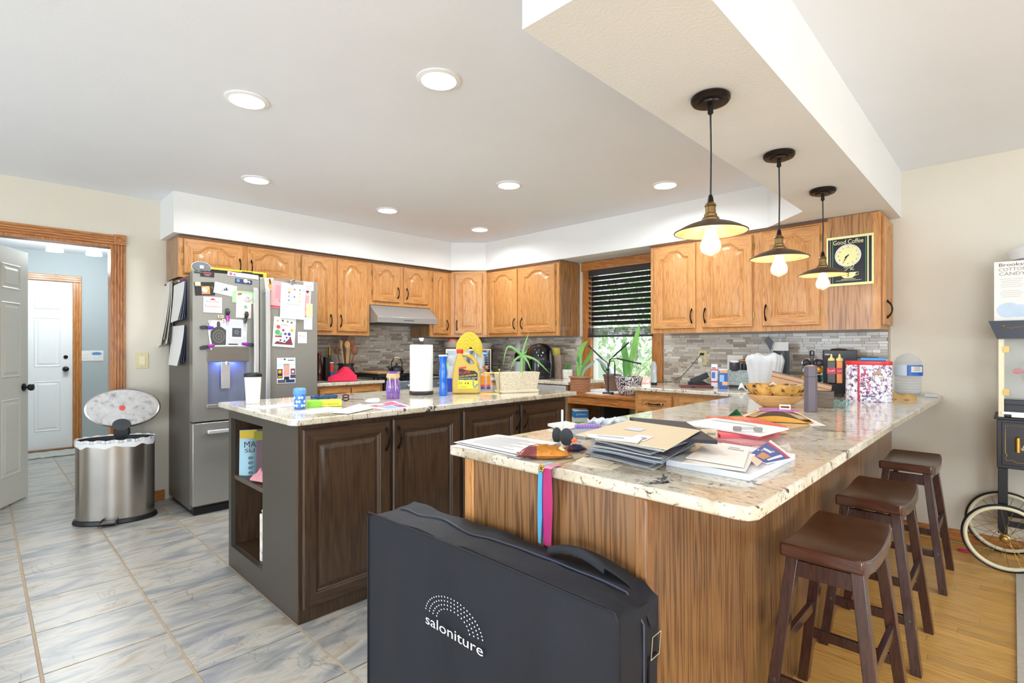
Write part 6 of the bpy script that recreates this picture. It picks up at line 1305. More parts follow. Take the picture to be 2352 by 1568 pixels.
b = MB(); b.box(BL+.003, BL+.007, BD*.78-.016, BD*.78+.016, .15, BH-.138); part(b, 'side_webbing', mat('#1b1c22', .6), bg)
q1_, q2_ = PY(981, 1425, .862), PY(1110, 1490, .862); wl = q2_.x-q1_.x; cxl = (q1_.x+q2_.x)/2+1.488; zl = (q1_.z+q2_.z)/2
lm = Matrix.Translation((cxl, -.0165, zl)) @ Matrix.Rotation(PI/2, 4, 'X')
white_ink = mat('#e8e8f2', .5, var=0)
b = MB(); b.text('saloniture', 0, 0, 0, wl*.17, wl); part(b, 'logo_lettering', white_ink, bg, mtx=lm, recalc=False)
b = MB()
for r_, nd in ((.50, 26), (.43, 22), (.36, 18), (.29, 14)):
    for j in range(nd):
        a = math.radians(8+164*j/(nd-1)); b.disc(wl*r_*math.cos(a), wl*(.085+r_*.62*math.sin(a)), wl*.0095, 0, 8)
part(b, 'logo_dots', white_ink, bg, mtx=lm, recalc=False)['kind'] = 'stuff'
# ================================================================== island shelf contents
zs = .5255
def pouch(name, label, x, y, w_, h_, m, rz, extra):
    t = thing(name, label, 'pouch', (x, y, zs), rz)
    b = MB(); b.slab(lambda u, v: ((u-.5)*w_*(1-.06*v), -.028*math.sin(PI*u)*(1-v)**.6-.002, h_*v), 10, 10, -.0, (0, 1, 0)); b = MB()
    b.slab(lambda u, v: ((u-.5)*w_*(1-.05*v), -.03*math.sin(PI*u)*(1-v)**.6, h_*v), 10, 10, .004, (0, -1, 0)); b.slab(lambda u, v: ((u-.5)*w_*(1-.05*v), .006+.03*math.sin(PI*u)*(1-v)**.6, h_*v), 10, 10, .004, (0, 1, 0))
    part(b, 'pouch_body', m, t, smooth=50)
    fmx = Matrix.Translation((0, -.036, 0)) @ Matrix.Rotation(PI/2, 4, 'X')
    for nm, fn_, mm_ in extra: b = MB(); fn_(b); part(b, nm, mm_, t, mtx=fmx, recalc=False)
    return t
dkt = mat('#38302c', .5, var=0)
pouch('snack_pouch', 'light blue pouch with a yellow top on the upper shelf of the island', -3.135, 1.075, .11, .255, mat('#9cc4d4', .4), facecam((-3.08, 1.09)), [('yellow_band', lambda b: b.rect(0, .235, .10, .045, .004), mat('#d8b93a', .5, var=0)), ('lettering', lambda b: (b.text('MA', .0, .175, .002, .05, .06), b.text('SLI', .0, .142, .002, .03, .05)), dkt), ('icons', lambda b: [b.disc(0, .10-.028*j, .009, .001, 10) for j in range(4)], mat('#5a7f92', .5, var=0))])
pouch('snack_pouch', 'dark purple pouch with a green top on the upper shelf of the island', -3.0, 1.13, .13, .27, mat('#5a3a44', .45, var=.2, vs=30), facecam((-2.9, 1.12)), [('olive_band', lambda b: b.rect(0, .24, .15, .05, .004), mat('#8a8a2a', .5, var=0))])
b = MB(); b.slab(lambda u, v: ((u-.5)*.13, (v-.5)*.06, .02+.05*math.sin(PI*u)*math.sin(PI*v)+.012*math.sin(u*14)*math.sin(v*9)), 14, 8, .01); one('pink_package', 'crumpled pink package in front of the dark pouch on the island shelf', 'package', b, mat('#e09aa2', .5, var=.15), (-2.90, 1.06, zs), .3, smooth=50)
for j, (px_, py_, hgt, lb) in enumerate([(607, 1290, .40, 'white distressed wooden lantern post in front on the lower island shelf'), (600, 1268, .47, 'white distressed lantern post standing behind on the lower island shelf')]):
    p = PZ(px_, py_, .126); p.y = min(max(p.y, 1.075), 1.24); p.x = max(p.x, -3.10); 
    t = thing('lantern_post', lb, 'decoration', (p.x, p.y if j == 0 else 1.22, .1262), .2); dm = noise_mat('distressed_white', [(.36, '#8a8078'), (.46, '#d8d2c8'), (.7, '#efebe4')], 22, 6, .8)
    b = MB(); b.box(-.042, .042, -.042, .042, 0, hgt*.62); part(b, 'post', dm, t, bevel=.003)
    b = MB(); b.lathe([(.045, hgt*.62), (.05, hgt*.66), (.03, hgt*.72), (.045, hgt*.80), (.042, hgt*.88), (.02, hgt*.92), (.024, hgt), (0, hgt)], seg=8); part(b, 'carved_top', dm, t, smooth=0)
# ================================================================== wall end: popcorn cart
pc_ = thing('popcorn_cart', 'black and gold popcorn cart with cream spoked wheels by the wall', 'cart', (-.068, 4.02, 0))
WX = .52; DY = .30
navy = mat('#171a2a', .3, coat=.3)
b = MB(); b.box(0, WX, 0, DY, .57, .845); part(b, 'cabinet', navy, pc_, bevel=.003)
b = MB(); b.box(-.012, WX+.012, -.012, DY+.012, .845, .858); part(b, 'cabinet_top', black_m, pc_, bevel=.002)
b = MB(); b.box(.02, WX-.02, -.010, 0, .59, .83); part(b, 'door', navy, pc_, bevel=.002)
b = MB(); b.tube([(.035, -.012, .66), (.035, -.012, .815), (WX-.04, -.012, .815)], .0016, 5); b.tube([(.035, -.012, .66), (.042, -.012, .645), (.034, -.012, .63), (.042, -.012, .615), (.06, -.012, .622), (.08, -.012, .610), (.12, -.012, .612), (WX-.04, -.012, .606)], .0016, 5); part(b, 'gold_border', gold_m, pc_)
b = MB(); b.lathe([(0, -.045), (.011, -.04), (.011, .04), (0, .045)], (0, 0, 0), 14); part(b, 'door_handle', gold_m, pc_, loc=(.085, -.022, .71))
lm2 = Matrix.Translation((.20, -.0125, .70)) @ Matrix.Rotation(PI/2, 4, 'X')
b = MB(); b.text('The', -.035, .055, 0, .05, .05); b.text('Popcorn', .02, .03, .0, .03, .14); b.text('EXPRESS', .04, -.01, .0, .055, .20); b.text('COMPANY', .03, -.055, .0, .02, .14); part(b, 'gold_lettering', mat('#cbb878', .4, .4, var=0), pc_, mtx=lm2, recalc=False)
b = MB(); b.disc(-.085, .0, .012, 0, 8); b.disc(-.07, -.012, .009, 0, 8); b.disc(-.095, -.012, .008, 0, 8); part(b, 'popcorn_picture', mat('#b8ac90', .4, var=0), pc_, mtx=lm2, recalc=False)
crs = mat('#e9e0c0', .4)
for x_ in (.006, WX-.03):
    for y_ in (.0, DY-.025): b = MB(); b.box(x_, x_+.024, y_, y_+.025, .858, 1.30); part(b, 'corner_post', crs, pc_, bevel=.002)
for q in ((.03, WX-.03, .004, .008), (.03, WX-.03, DY-.008, DY-.004)): b = MB(); b.box(q[0], q[1], q[2], q[3], .95, 1.30); part(b, 'glass_panel', glass_m, pc_)
for z_ in (1.0, 1.24): b = MB(); b.box(.026, .05, -.004, 0, z_-.018, z_+.018); part(b, 'hinge', brass_m, pc_)
b = MB(); b.prism([(-.035, 1.40), (WX+.035, 1.40), (WX+.0, 1.30), (0.0, 1.30)], -.03, DY+.03, 'y'); part(b, 'roof', navy, pc_)
b = MB(); b.tube([(.02, -.032, 1.37), (.035, -.032, 1.374), (.04, -.032, 1.366), (.025, -.032, 1.362), (.06, -.032, 1.358), (.12, -.032, 1.368), (.2, -.032, 1.374), (.3, -.032, 1.365)], .0018, 6); b.sphere((.028, -.032, 1.369), .005, 8); part(b, 'gold_scroll', gold_m, pc_)
b = MB(); b.box(.03, WX-.03, .02, DY-.02, .858, .95); b.box(.03, WX-.03, -.002, .02, .93, .96); part(b, 'popcorn_tray', mat('#1d1f28', .3), pc_, bevel=.003)
b = MB(); b.box(.02, WX-.02, -.006, -.001, .876, .890); b.box(.06, .16, -.010, -.001, .862, .876); part(b, 'steel_strip', steel_l, pc_)
b = MB(); b.lathe([(.05, 0), (.06, .02), (.06, .10), (.05, .12), (0, .13)], (.16, .14, 1.05), 24); part(b, 'kettle', steel_l, pc_)
b = MB(); b.sphere((.085, .10, 1.115), .016, 14, sx=1.5); part(b, 'red_knob', mat('#e0455a', .3), pc_)
b = MB(); b.tube([(.10, .10, 1.115), (.16, .12, 1.12)], .004); part(b, 'knob_rod', steel_d, pc_)
for x_ in (.004, WX-.05):
    for y_ in (.0, DY-.04): b = MB(); b.box(x_, x_+.04, y_, y_+.035, .20 if x_ < .1 else .0, .57); part(b, 'leg', black_m, pc_, bevel=.002)
b = MB(); b.box(.03, WX-.02, .02, .04, .24, .27); b.box(.03, WX-.02, DY-.04, DY-.02, .24, .27); part(b, 'lower_rail', black_m, pc_)
R_ = .188
for y_ in (-.045, DY+.02):
    wl_ = MB(); C_ = Vector((.034, y_, R_)); cir = lambda r: [(C_.x+r*math.cos(a), C_.y, C_.z+r*math.sin(a)) for a in [2*PI*j/56 for j in range(56)]]
    wl_.tube(cir(R_-.006), .006, 8, closed=True); whl = part(wl_, 'wheel', black_m, pc_)
    rm = MB(); rm.tube(cir(R_-.020), .0105, 8, closed=True); rm.build('rim', crs, whl)
    hb = MB(); hb.T = Matrix.Translation(C_) @ Matrix.Rotation(PI/2, 4, 'X'); hb.lathe([(.012, -.02), (.024, -.012), (.024, .012), (.016, .016), (.014, .03), (0, .032)], seg=20); hb.build('hub', brass_m, whl)
    for j in range(20):
        a = 2*PI*j/20+.1; s = MB(); s.tube([C_+Vector((.02*math.cos(a+.5*(-1)**j), .006*(-1)**j, .02*math.sin(a+.5*(-1)**j))), C_+Vector(((R_-.03)*math.cos(a), 0, (R_-.03)*math.sin(a)))], .0013, 5); s.build('spoke', brass_m, whl)
b = MB(); b.tube([(.034, -.04, R_), (.034, DY+.02, R_)], .006, 8); part(b, 'axle', steel_d, pc_)
# box and white appliance on the cart
b0 = thing('product_box', 'tall white cotton candy maker box standing on the popcorn cart', 'box', (-.080, 4.035, 1.4015))
b = MB(); b.box(0, .34, 0, .20, 0, .335); part(b, 'carton', mat('#e9e7e2', .5, var=.02), b0, bevel=.001)
fm_ = Matrix.Translation((0, -.0008, 0)) @ Matrix.Rotation(PI/2, 4, 'X')
b = MB(); b.text('Brookstone', .10, .315, .0, .026, .16); part(b, 'brand_lettering', mat('#5a4a48', .5, var=0), b0, mtx=fm_, recalc=False)
b = MB(); b.text('COTTON', .077, .288, 0, .026, .115); b.text('CANDY MAKER', .128, .263, 0, .026, .215); part(b, 'title_lettering', mat('#8d8787', .5, var=0), b0, mtx=fm_, recalc=False)
b = MB()
for j in range(9): b.rect(.07, .235-.011*j-(.012 if j > 4 else 0), .095-.01*(j % 3), .002, 0)
part(b, 'fine_print', mat('#b9b4b0', .5, var=0), b0, mtx=fm_, recalc=False)
b = MB(); b.disc(.10, .055, .085, 0, 30, .035); b.disc(.06, .06, .05, .0002, 24, .042); part(b, 'blue_cloud_print', mat('#c3d5e6', .6, var=.1, vs=18), b0, mtx=fm_, recalc=False)
b = MB(); b.disc(.22, .20, .07, 0, 24, .05); b.rect(.22, .10, .06, .09, 0); part(b, 'machine_print', mat('#dfe3ea', .5, var=0), b0, mtx=fm_, recalc=False)
b = MB(); b.disc(.20, .150, .03, .0004, 20, .018); part(b, 'red_print', mat('#a8604c', .5, var=0), b0, mtx=fm_, recalc=False)
t = thing('white_bowl_machine', 'white rounded plastic machine bowl on top of the white box', 'appliance', (.14, 4.13, 1.7375)); b = MB(); b.lathe([(.09, 0), (.15, .01), (.165, .05), (.15, .075), (0, .08)], seg=36); part(b, 'bowl', mat('#eceef2', .3), t)
# rug, pink hair tie
b = MB(); b.slab(lambda u, v: (.0+1.7*u, .9+3.12*v, .008), 2, 2, .007); one('rug', 'pale grey rug on the oak floor in front of the popcorn cart', 'rug', b, mat('#c9c4ba', .95, var=.12, vs=60, bump=.4, bs=200), (.01, 0, .0005))
p = PZ(2217, 1266, .004); b = MB(); b.tube([(.035*math.cos(a), .014*math.sin(a), .003) for a in [2*PI*j/20 for j in range(20)]], .004, 6, closed=True); b.tube([(.030*math.cos(a), .009*math.sin(a)+.002, .008) for a in [2*PI*j/20 for j in range(20)]], .003, 6, closed=True); one('hair_tie', 'small pink hair tie lying on the oak floor by the cart wheel', 'hair tie', b, mat('#c4305e', .6), p, .1)
PXM[0] = True
# ================================================================== right back counter
for (px, py, lb) in [(1614, 821, 'ivory outlet plate on the mosaic wall with two plugs in it')]:
    t = plate('wall_outlet', lb, PY(px, py, YW-.010), '-y', .078, .125, ivory, 'o')
    b = MB(); b.box(-.016, .016, .008, .040, .006, .010); part(b, 'upper_socket', ivory, t); b = MB(); b.box(-.016, .016, -.040, -.008, .006, .010); part(b, 'lower_socket', ivory, t)
    pw_ = thing('power_plug', 'black plug with its cord running down from the outlet to the window', 'plug', mtx=frame('-y', PY(px, 813, YW-.018)))
    b = MB(); b.box(-.014, .014, -.010, .010, 0, .03); part(b, 'plug_body', black_m, pw_, bevel=.004)
    e1 = Vector(PY(1560, 868, 4.22))-Vector(pw_.matrix_world.translation); 
    cb_ = MB(); s0 = PY(1610, 813, YW-.03); cb_.tube([s0, PY(1590, 838, 4.32), PY(1565, 865, 4.27), PY(1545, 875, 4.24), Vector((PY(1520, 880, 4.2).x, 4.2, .942)), Vector((PY(1490, 880, 4.15).x, 4.15, .942))], .0025, 6); bpy.context.view_layer.update(); o = cb_.build('cord', black_m, pw_); o.matrix_parent_inverse = pw_.matrix_world.inverted()
    wa = thing('charger', 'white charger block plugged into the lower socket of the outlet', 'charger', mtx=frame('-y', PY(1611, 826, YW-.018)))
    b = MB(); b.box(-.016, .020, -.020, .016, 0, .035); part(b, 'charger_body', white_m, wa, bevel=.004)
    cb_ = MB(); cb_.tube([PY(1611, 832, YW-.05), PY(1608, 850, 4.30), PY(1598, 862, 4.22), PY(1590, 872, 4.15)], .0018, 6); bpy.context.view_layer.update(); o = cb_.build('cable', white_m, wa); o.matrix_parent_inverse = wa.matrix_world.inverted()
p, k = onY(1600, 3.92); t = thing('notebook', 'closed brown leather notebook on the right counter', 'notebook', p, facecam(p)+.15)
b = MB(); b.box(-38*k, 38*k, -10*k, 40*k, 0, .014); part(b, 'cover', mat('#6a3430', .5, var=.1), t, bevel=.003)
b = MB(); b.box(-14*k, -4*k, -11*k, -9.5*k, .004, .012); part(b, 'clasp', black_m, t)
p, k = onY(1606, 4.12); t = thing('cordless_phone', 'black cordless phone resting on its cradle on the right counter', 'phone', p, facecam(p)+.1)
b = MB(); b.prism([(-14*k, 0), (26*k, 0), (26*k, 3*k), (4*k, 14*k), (-14*k, 8*k)], -14*k, 14*k, 'y'); part(b, 'cradle', black_m, t, bevel=.003)
b = MB(); b.bar((-20*k, -3*k, 9*k), (20*k, -3*k, 26*k), 13*k, 8*k, up=(0, 1, 0)); part(b, 'handset', mat('#2a2a30', .3), t, bevel=.006, seg=3)
b = MB(); b.box(-26*k, -18*k, -8*k, 8*k, 0, 10*k); part(b, 'cradle_foot', black_m, t, bevel=.003)
def carton(label, px, Y, wpx, dpx, pyt, base, bands, rz=0, name='medicine_box', z=ZT):
    p, k = onY(px, Y, z); t = thing(name, label, 'box', p, facecam(p)+rz); h_ = hpx(p, pyt)-z
    b = MB(); b.box(-wpx*k/2, wpx*k/2, 0, dpx*k, 0, h_); part(b, 'carton', mat(base, .45), t, bevel=.0015)
    for i, (c_, z0_, z1_, u0, u1) in enumerate(bands):
        b = MB(); b.box(-wpx*k/2+wpx*k*u0-.0003, -wpx*k/2+wpx*k*u1+.0003, -.0004-.0002*i, .002, h_*z0_, h_*z1_); part(b, 'printed_band', mat(c_, .45, var=0), t)
    return t
carton('tall white medicine box with red bands on the right counter', 1641, 4.02, 15, 8, 836, '#e9e6ec', [('#e0705a', .72, .80, 0, 1), ('#4a7ac0', .40, .66, .1, .6), ('#c9485a', .22, .28, 0, 1), ('#3b62a8', .82, .86, .1, .7)])
carton('blue and orange medicine box in front of the galvanized tub', 1661, 3.95, 20, 12, 847, '#2f62b4', [('#e8a04a', .80, .92, .1, 1), ('#8fb8e0', .35, .70, .1, .6), ('#e8b070', .18, .36, .4, 1), ('#dce6f0', .93, 1.0, 0, 1)])
p, k = onY(1700, 4.12); t = thing('galvanized_tub', 'rectangular galvanized metal tub on the right counter', 'tub', p, facecam(p)); gm = noise_mat('galvanized', [(.4, '#9aa5a4'), (.6, '#b9c4c2')], 60, 3, .35)
b = MB(); b.box(-32*k, 26*k, 0, 34*k, 6*k, 40*k); part(b, 'tub_body', gm, t, bevel=.004); b = MB(); b.box(-33*k, 27*k, -1*k, 35*k, 38*k, 41*k); b.box(-32.5*k, 26.5*k, -.5*k, 1*k, 16*k, 18*k); part(b, 'rolled_rim', gm, t, bevel=.002); b = MB(); b.box(-26*k, 26*k, 2*k, 30*k, 0, 6*k); part(b, 'black_base', black_m, t)  # black block between the counter and the raised tub body
zt2 = ZT+41*k+.001
t = thing('toaster', 'pale grey boxy toaster standing behind on the metal tub', 'toaster', Vector((p.x, p.y, zt2)), facecam(p)-.1); b = MB(); b.box(-32*k, 6*k, 14*k, 32*k, 0, 34*k); part(b, 'case', mat('#cfcac2', .5), t, bevel=.004)
t = thing('round_speaker', 'dark cylindrical speaker with a bright top tipped on the metal tub', 'speaker', Vector((p.x, p.y, zt2)), facecam(p)); b = MB(); b.T = Matrix.Translation((-13*k, 5*k, 10*k)) @ Matrix.Rotation(.25, 4, 'X'); b.lathe([(12*k, -10*k), (12.5*k, -8*k), (12*k, 8*k), (11*k, 10*k)], seg=26); part(b, 'speaker_body', mat('#4a4550', .3), t); b = MB(); b.T = Matrix.Translation((-13*k, 5*k, 10*k)) @ Matrix.Rotation(.25, 4, 'X'); b.lathe([(11*k, 10.2*k), (0, 10.6*k)], seg=26); part(b, 'top_disc', mat('#e6e8ee', .15), t)
t = thing('amber_bottle', 'small amber bottle lying across a dark mug on the metal tub', 'bottle', Vector((p.x, p.y, zt2)), facecam(p)); b = MB(); b.T = Matrix.Translation((10*k, 6*k, 21*k)) @ Matrix.Rotation(PI/2, 4, 'Y'); b.lathe([(2.5*k, -14*k), (3*k, -8*k), (5*k, -2*k), (5*k, 14*k)], seg=18); part(b, 'bottle_body', mat('#8a5a24', .15, coat=.4), t)
t = thing('dark_mug', 'dark mug standing under the lying amber bottle', 'mug', Vector((p.x, p.y, zt2)), facecam(p)); b = MB(); b.lathe([(7*k, 0), (7.5*k, 2*k), (7.5*k, 15*k)], (10*k, 6*k, 0), 20); part(b, 'mug_body', mat('#22242c', .3), t)
p, k = onY(1707, 3.86); b = MB(); b.slab(lambda u, v: ((u-.5)*22*k, (v-.5)*16*k, (2+16*math.sin(PI*min(1, u*1.2+.1))*math.sin(PI*(.15+.7*v)))*k), 10, 8, .004); one('tissue_ball', 'white crumpled tissue in front of the metal tub', 'tissue', b, mat('#e9eaee', .8, bump=.8, bs=60), p, facecam(p), smooth=0)
# coffee bag
p, k = onY(1790, 4.22); t = thing('coffee_bag', 'tall black and white coffee bag folded open behind the plastic bag', 'bag', p, facecam(p)-.08)
b = MB(); b.slab(lambda u, v: ((u-.5)*40*k*(1-.15*v*v)+4*k*math.sin(v*2), -7*k*math.sin(PI*u)*(1-.5*v), v*104*k), 8, 14, 12*k, (0, -1, 0)); part(b, 'bag_body', mat('#23222a', .35), t, smooth=50)
b = MB(); b.slab(lambda u, v: ((u-.5)*36*k+3*k, -7.6*k*math.sin(PI*u)*.5-1*k, (88+20*v)*k), 6, 3, 1*k, (0, -1, 0)); part(b, 'white_top', mat('#d8d6d2', .5), t)
b = MB(); b.pgon([(-20*k, 88*k), (-34*k, 112*k), (-24*k, 122*k), (-12*k, 108*k)], 0); part(b, 'folded_flap', mat('#3a4048', .4), t, mtx=Matrix.Translation((0, -9*k, 0)) @ Matrix.Rotation(PI/2, 4, 'X'), recalc=False)
b = MB(); b.pgon([(-16*k, 0), (24*k, 0), (18*k, 32*k), (-6*k, 34*k)], 0); part(b, 'kraft_label', mat('#a89a88', .6), t, mtx=Matrix.Translation((6*k, -10*k, 0)) @ Matrix.Rotation(PI/2, 4, 'X'), recalc=False)
# plastic shopping bag over a box
p, k = onY(1757, 3.92); t = thing('plastic_bag', 'translucent white plastic bag draped over a tall box on the right counter', 'bag', p, facecam(p))
b = MB(); random.seed(12)
def pb(u, v):
    a = 2*PI*u; R1 = Vector((45*k, 24*k, 0)); sq = .35; ca, sa = math.cos(a), math.sin(a); ca = math.copysign(abs(ca)**(1-sq), ca); sa = math.copysign(abs(sa)**(1-sq), sa)
    z = v*84*k; tp = .72+.28*v-.14*max(0, v-.88)/.12; wr = 1+.025*math.sin(a*7+v*4)+.03*math.sin(a*19-v*3)+.04*noise.noise(Vector((ca*2, sa*2, v*3)))
    return (ca*R1.x*tp*wr-2*k*(1-v), sa*R1.y*tp*wr, z+2*k*math.sin(a*5)*v)
b.slab(pb, 90, 22, .0006, (0, 0, .001)); b.slab(lambda u, v: ((u-.5)*66*k, (v-.5)*34*k, (84+5*math.sin(u*9)+4*math.sin(v*8+u*5)-10*abs(2*u-1)**3-8*abs(2*v-1)**3)*k), 20, 12, .0006)
part(b, 'film', mat('#e6e8ea', .3, var=.02, alpha=.62, bump=.5, bs=25), t, smooth=60)
b = MB(); b.box(-27*k, 20*k, -10*k, 12*k, 0, 70*k); part(b, 'inner_box', mat('#cfc9bc', .6), t)
# capsule carousel
p, k = onY(1865, 3.93); t = thing('capsule_carousel', 'black rotating coffee capsule stand with metallic capsules', 'rack', p)
b = MB(); b.lathe([(22*k, 0), (22*k, 2*k), (4*k, 4*k), (3.6*k, 88*k), (6*k, 90*k), (6*k, 98*k), (4*k, 100*k), (0, 100*k)], seg=22); part(b, 'stand', blackg_m, t)
cpm = {'s': mat('#8d8a96', .2, .8), 't': mat('#3f8f8c', .25, .7), 'g': mat('#c8963f', .25, .7), 'd': mat('#3d3a44', .25, .7)}
for z_, cc in ((72, 'dsdd'), (56, 'sdsg'), (36, 'ttgd'), (16, 'gtgg')):
    for j in range(4):
        a = 2*PI*j/4+.5+z_*.01; c_ = Vector((22*k*math.cos(a), 22*k*math.sin(a), z_*k))
        b = MB(); b.bar((3*k*math.cos(a), 3*k*math.sin(a), z_*k-8*k), (26*k*math.cos(a), 26*k*math.sin(a), z_*k-8*k), 4*k, 1.6*k); part(b, 'arm', blackg_m, t)
        b = MB(); b.T = Matrix.Translation(c_); b.lathe([(3*k, 8*k), (8*k, 4*k), (9*k, -2*k), (9.8*k, -3*k), (9*k, -6*k), (0, -7*k)], seg=18); cp_ = part(b, 'capsule', cpm[cc[j]], t)
# coffee machine
p, k = onY(1930, 4.17); t = thing('coffee_machine', 'black boxy coffee machine under the end cabinet', 'coffee machine', p, facecam(p)+.08)
b = MB(); b.box(-39*k, 39*k, 0, 44*k, 0, 98*k); part(b, 'body', mat('#26272a', .35), t, bevel=.004); b = MB(); b.box(-39*k, 39*k, -26*k, 0, 0, 12*k); part(b, 'drip_base', mat('#1b1c1e', .4), t, bevel=.003)
b = MB(); b.box(-42*k, -14*k, -12*k, 2*k, 82*k, 84*k); part(b, 'front_lever', black_m, t); b = MB(); b.lathe([(22*k, 97*k), (18*k, 101*k), (0, 103*k)], (-2*k, 20*k, 0), 24); part(b, 'dome_lid', mat('#4a3230', .3), t)
b = MB(); b.rect(-30*k, 88*k, 12*k, 2.5*k, 0); part(b, 'logo_strip', mat('#c9cacc', .4), t, mtx=Matrix.Translation((0, -.001, 0)) @ Matrix.Rotation(PI/2, 4, 'X'), recalc=False)
t = thing('water_tank', 'clear water tank with a black lid at the right of the coffee machine', 'tank', onY(1994, 4.22)[0], facecam(p)); b = MB(); b.box(-19*k, 19*k, -12*k, 12*k, 4*k, 80*k); part(b, 'tank_body', glass_m, t, bevel=.004); b = MB(); b.box(-22*k, 22*k, -13*k, 13*k, 80*k, 83*k); part(b, 'lid', black_m, t); b = MB(); b.box(-20*k, 20*k, -13*k, 13*k, 0, 4*k); part(b, 'tank_base', black_m, t)
for px, cb2, lb in ((1961, '#e8c06a', 'small clear bottle with a yellow neck and black cap behind the tin'), (1972, '#e8763c', 'small clear bottle with an orange neck and black cap behind the tin')):
    p, k = onY(px, 3.80+(px-1961)*.004); t = thing('spice_bottle', lb, 'bottle', p); b = MB(); b.lathe([(5*k, 0), (5*k, 52*k)], seg=16); part(b, 'clear_body', clear_m, t); b = MB(); b.lathe([(5*k, 52*k), (5.4*k, 64*k), (4*k, 68*k)], seg=16); part(b, 'neck_label', mat(cb2, .5), t); b = MB(); b.lathe([(4.5*k, 67*k), (4.5*k, 73*k), (0, 73*k)], seg=16); part(b, 'cap', black_m, t)
# ================================================================== peninsula, far part
def pbox(name, label, cat, px, py, w_, d_, h_, m, rz=0, z=ZT, bev=.002, k=None, bands=(), part_name='body'):
    p, kk_ = on(px, py, z); k = k or kk_; t = thing(name, label, cat, p, facecam(p)+rz)
    b = MB(); b.box(-w_*k/2, w_*k/2, 0, d_*k, 0, h_*k); part(b, part_name, m, t, bevel=bev); return t, k, p
# tin
p, k = on(1990, 922); t = thing('cookie_tin', 'large tin printed with a red and blue snowy village and a red lid', 'tin', p+Vector((.0, .06, 0)), facecam(p))
def tin_mat():
    m, N, L, B = nodes('winter_print'); tc = N.new('ShaderNodeTexCoord'); n = N.new('ShaderNodeTexNoise'); n.inputs['Scale'].default_value = 55; n.inputs['Detail'].default_value = 4; n.inputs['Roughness'].default_value = .7; L.new(tc.outputs['Object'], n.inputs['Vector'])
    r = ramp(N, [(.37, '#2e2c50'), (.42, '#9a5a72'), (.47, '#b9bedc'), (.55, '#f2f0f2'), (.68, '#eceaf0'), (.74, '#b9a48a')]); L.new(n.outputs['Fac'], r.inputs[0]); L.new(r.outputs[0], B.inputs['Base Color']); B.inputs['Roughness'].default_value = .25; return m
tinm = tin_mat()
b = MB(); b.lathe([(1, 0), (1.01, .002), (1.01, 86*k), (1, 86*k)], seg=48, sx=54*k, sy=34*k, sq=.45); part(b, 'tin_body', tinm, t, smooth=40)
b = MB(); b.lathe([(1.02, 84*k), (1.03, 85*k), (1.03, 92*k), (.98, 93*k), (0, 93*k)], seg=48, sx=54*k, sy=34*k, sq=.45); part(b, 'lid', mat('#cf2f38', .3), t)
fx_ = Matrix.Translation((0, -34.9*k, 0)) @ Matrix.Rotation(PI/2, 4, 'X')
b = MB(); b.rect(-23*k, 43*k, 5*k, 84*k, 0); part(b, 'red_ribbon_print', mat('#b8203c', .4, var=.2, vs=150), t, mtx=fx_, recalc=False)
b = MB(); random.seed(6)
for j in range(46):
    z_ = random.random(); x_ = (random.random()-.5)*2*(4+14*(1-z_)); b.disc((-8+x_)*k, (18+56*z_)*k, 1.7*k, .0004+.00002*j, 6)
part(b, 'red_tree_print', mat('#c03050', .4, var=0), t, mtx=fx_, recalc=False)['kind'] = 'stuff'
b = MB()
for j in range(30):
    z_ = random.random(); x_ = (random.random()-.5)*2*(5+16*(1-z_)); b.disc((-8+x_)*k, (14+58*z_)*k, 1.5*k, .0002, 6)
for j in range(8): b.disc((-14+4*j)*k, 13*k, 2*k, .0003, 6)
part(b, 'blue_tree_print', mat('#3a3c78', .4, var=0), t, mtx=fx_, recalc=False)['kind'] = 'stuff'
b = MB(); b.rect(22*k, 62*k, 20*k, 1.5*k, 0); b.rect(14*k, 52*k, 1.5*k, 20*k, 0); b.rect(30*k, 50*k, 1.5*k, 24*k, 0); b.pgon([(10*k, 62*k), (34*k, 62*k), (22*k, 74*k)], 0); part(b, 'house_print', mat('#a88a6a', .4, var=0), t, mtx=fx_, recalc=False)
zl_ = p.z+93*k+.0008
b = MB(); b.box(-30*k, 30*k, -8*k, 12*k, 0, 7*k); one('blue_packet', 'flat bright blue packet lying on the red tin lid', 'packet', b, mat('#2f92cf', .35), (t.location.x+.02, t.location.y+.012, zl_), facecam(p)+.05, bevel=.004)
# water jug
p, k = on(2094, 905); p = p+Vector((-.02, .05, 0)); t = thing('water_jug', 'large clear plastic water jug with a blue label near the wall', 'jug', p)
prf = [(30, 0), (34, 4)]
for j in range(6): prf += [(34.5, 8+j*6), (33, 11+j*6)]
prf += [(35, 44), (35, 66), (33.5, 70), (34.5, 74), (30, 84), (20, 94), (10, 102), (9, 108)]
b = MB(); b.lathe([(r*k*1.14, z*k) for r, z in prf], seg=36); part(b, 'clear_body', mat('#e6edf2', .12, var=0, alpha=.42, coat=.5), t)
b = MB(); b.lathe([(10*k, 104*k), (13*k, 104*k), (13*k, 107*k), (11*k, 110*k), (0, 110*k)], seg=24); part(b, 'cap', mat('#eef0f2', .4), t)
b = MB(); b.lathe([(40.4*k, 43*k), (40.4*k, 67*k)], seg=36, cap=False); part(b, 'white_label', mat('#d8e4f2', .35), t, recalc=False)
yw = facecam(p); b = MB()
vs = []; fs = []
for j in range(11): a = yw-PI/2+(-.12+1.45*j/10); vs += [(40.7*k*math.cos(a), 40.7*k*math.sin(a), z*k) for z in (43, 67)]
for j in range(10): fs.append((j*2, j*2+2, j*2+3, j*2+1))
b.add(vs, fs); part(b, 'blue_label', mat('#2364c4', .35), t, recalc=False)
b = MB(); vs = []; fs = []
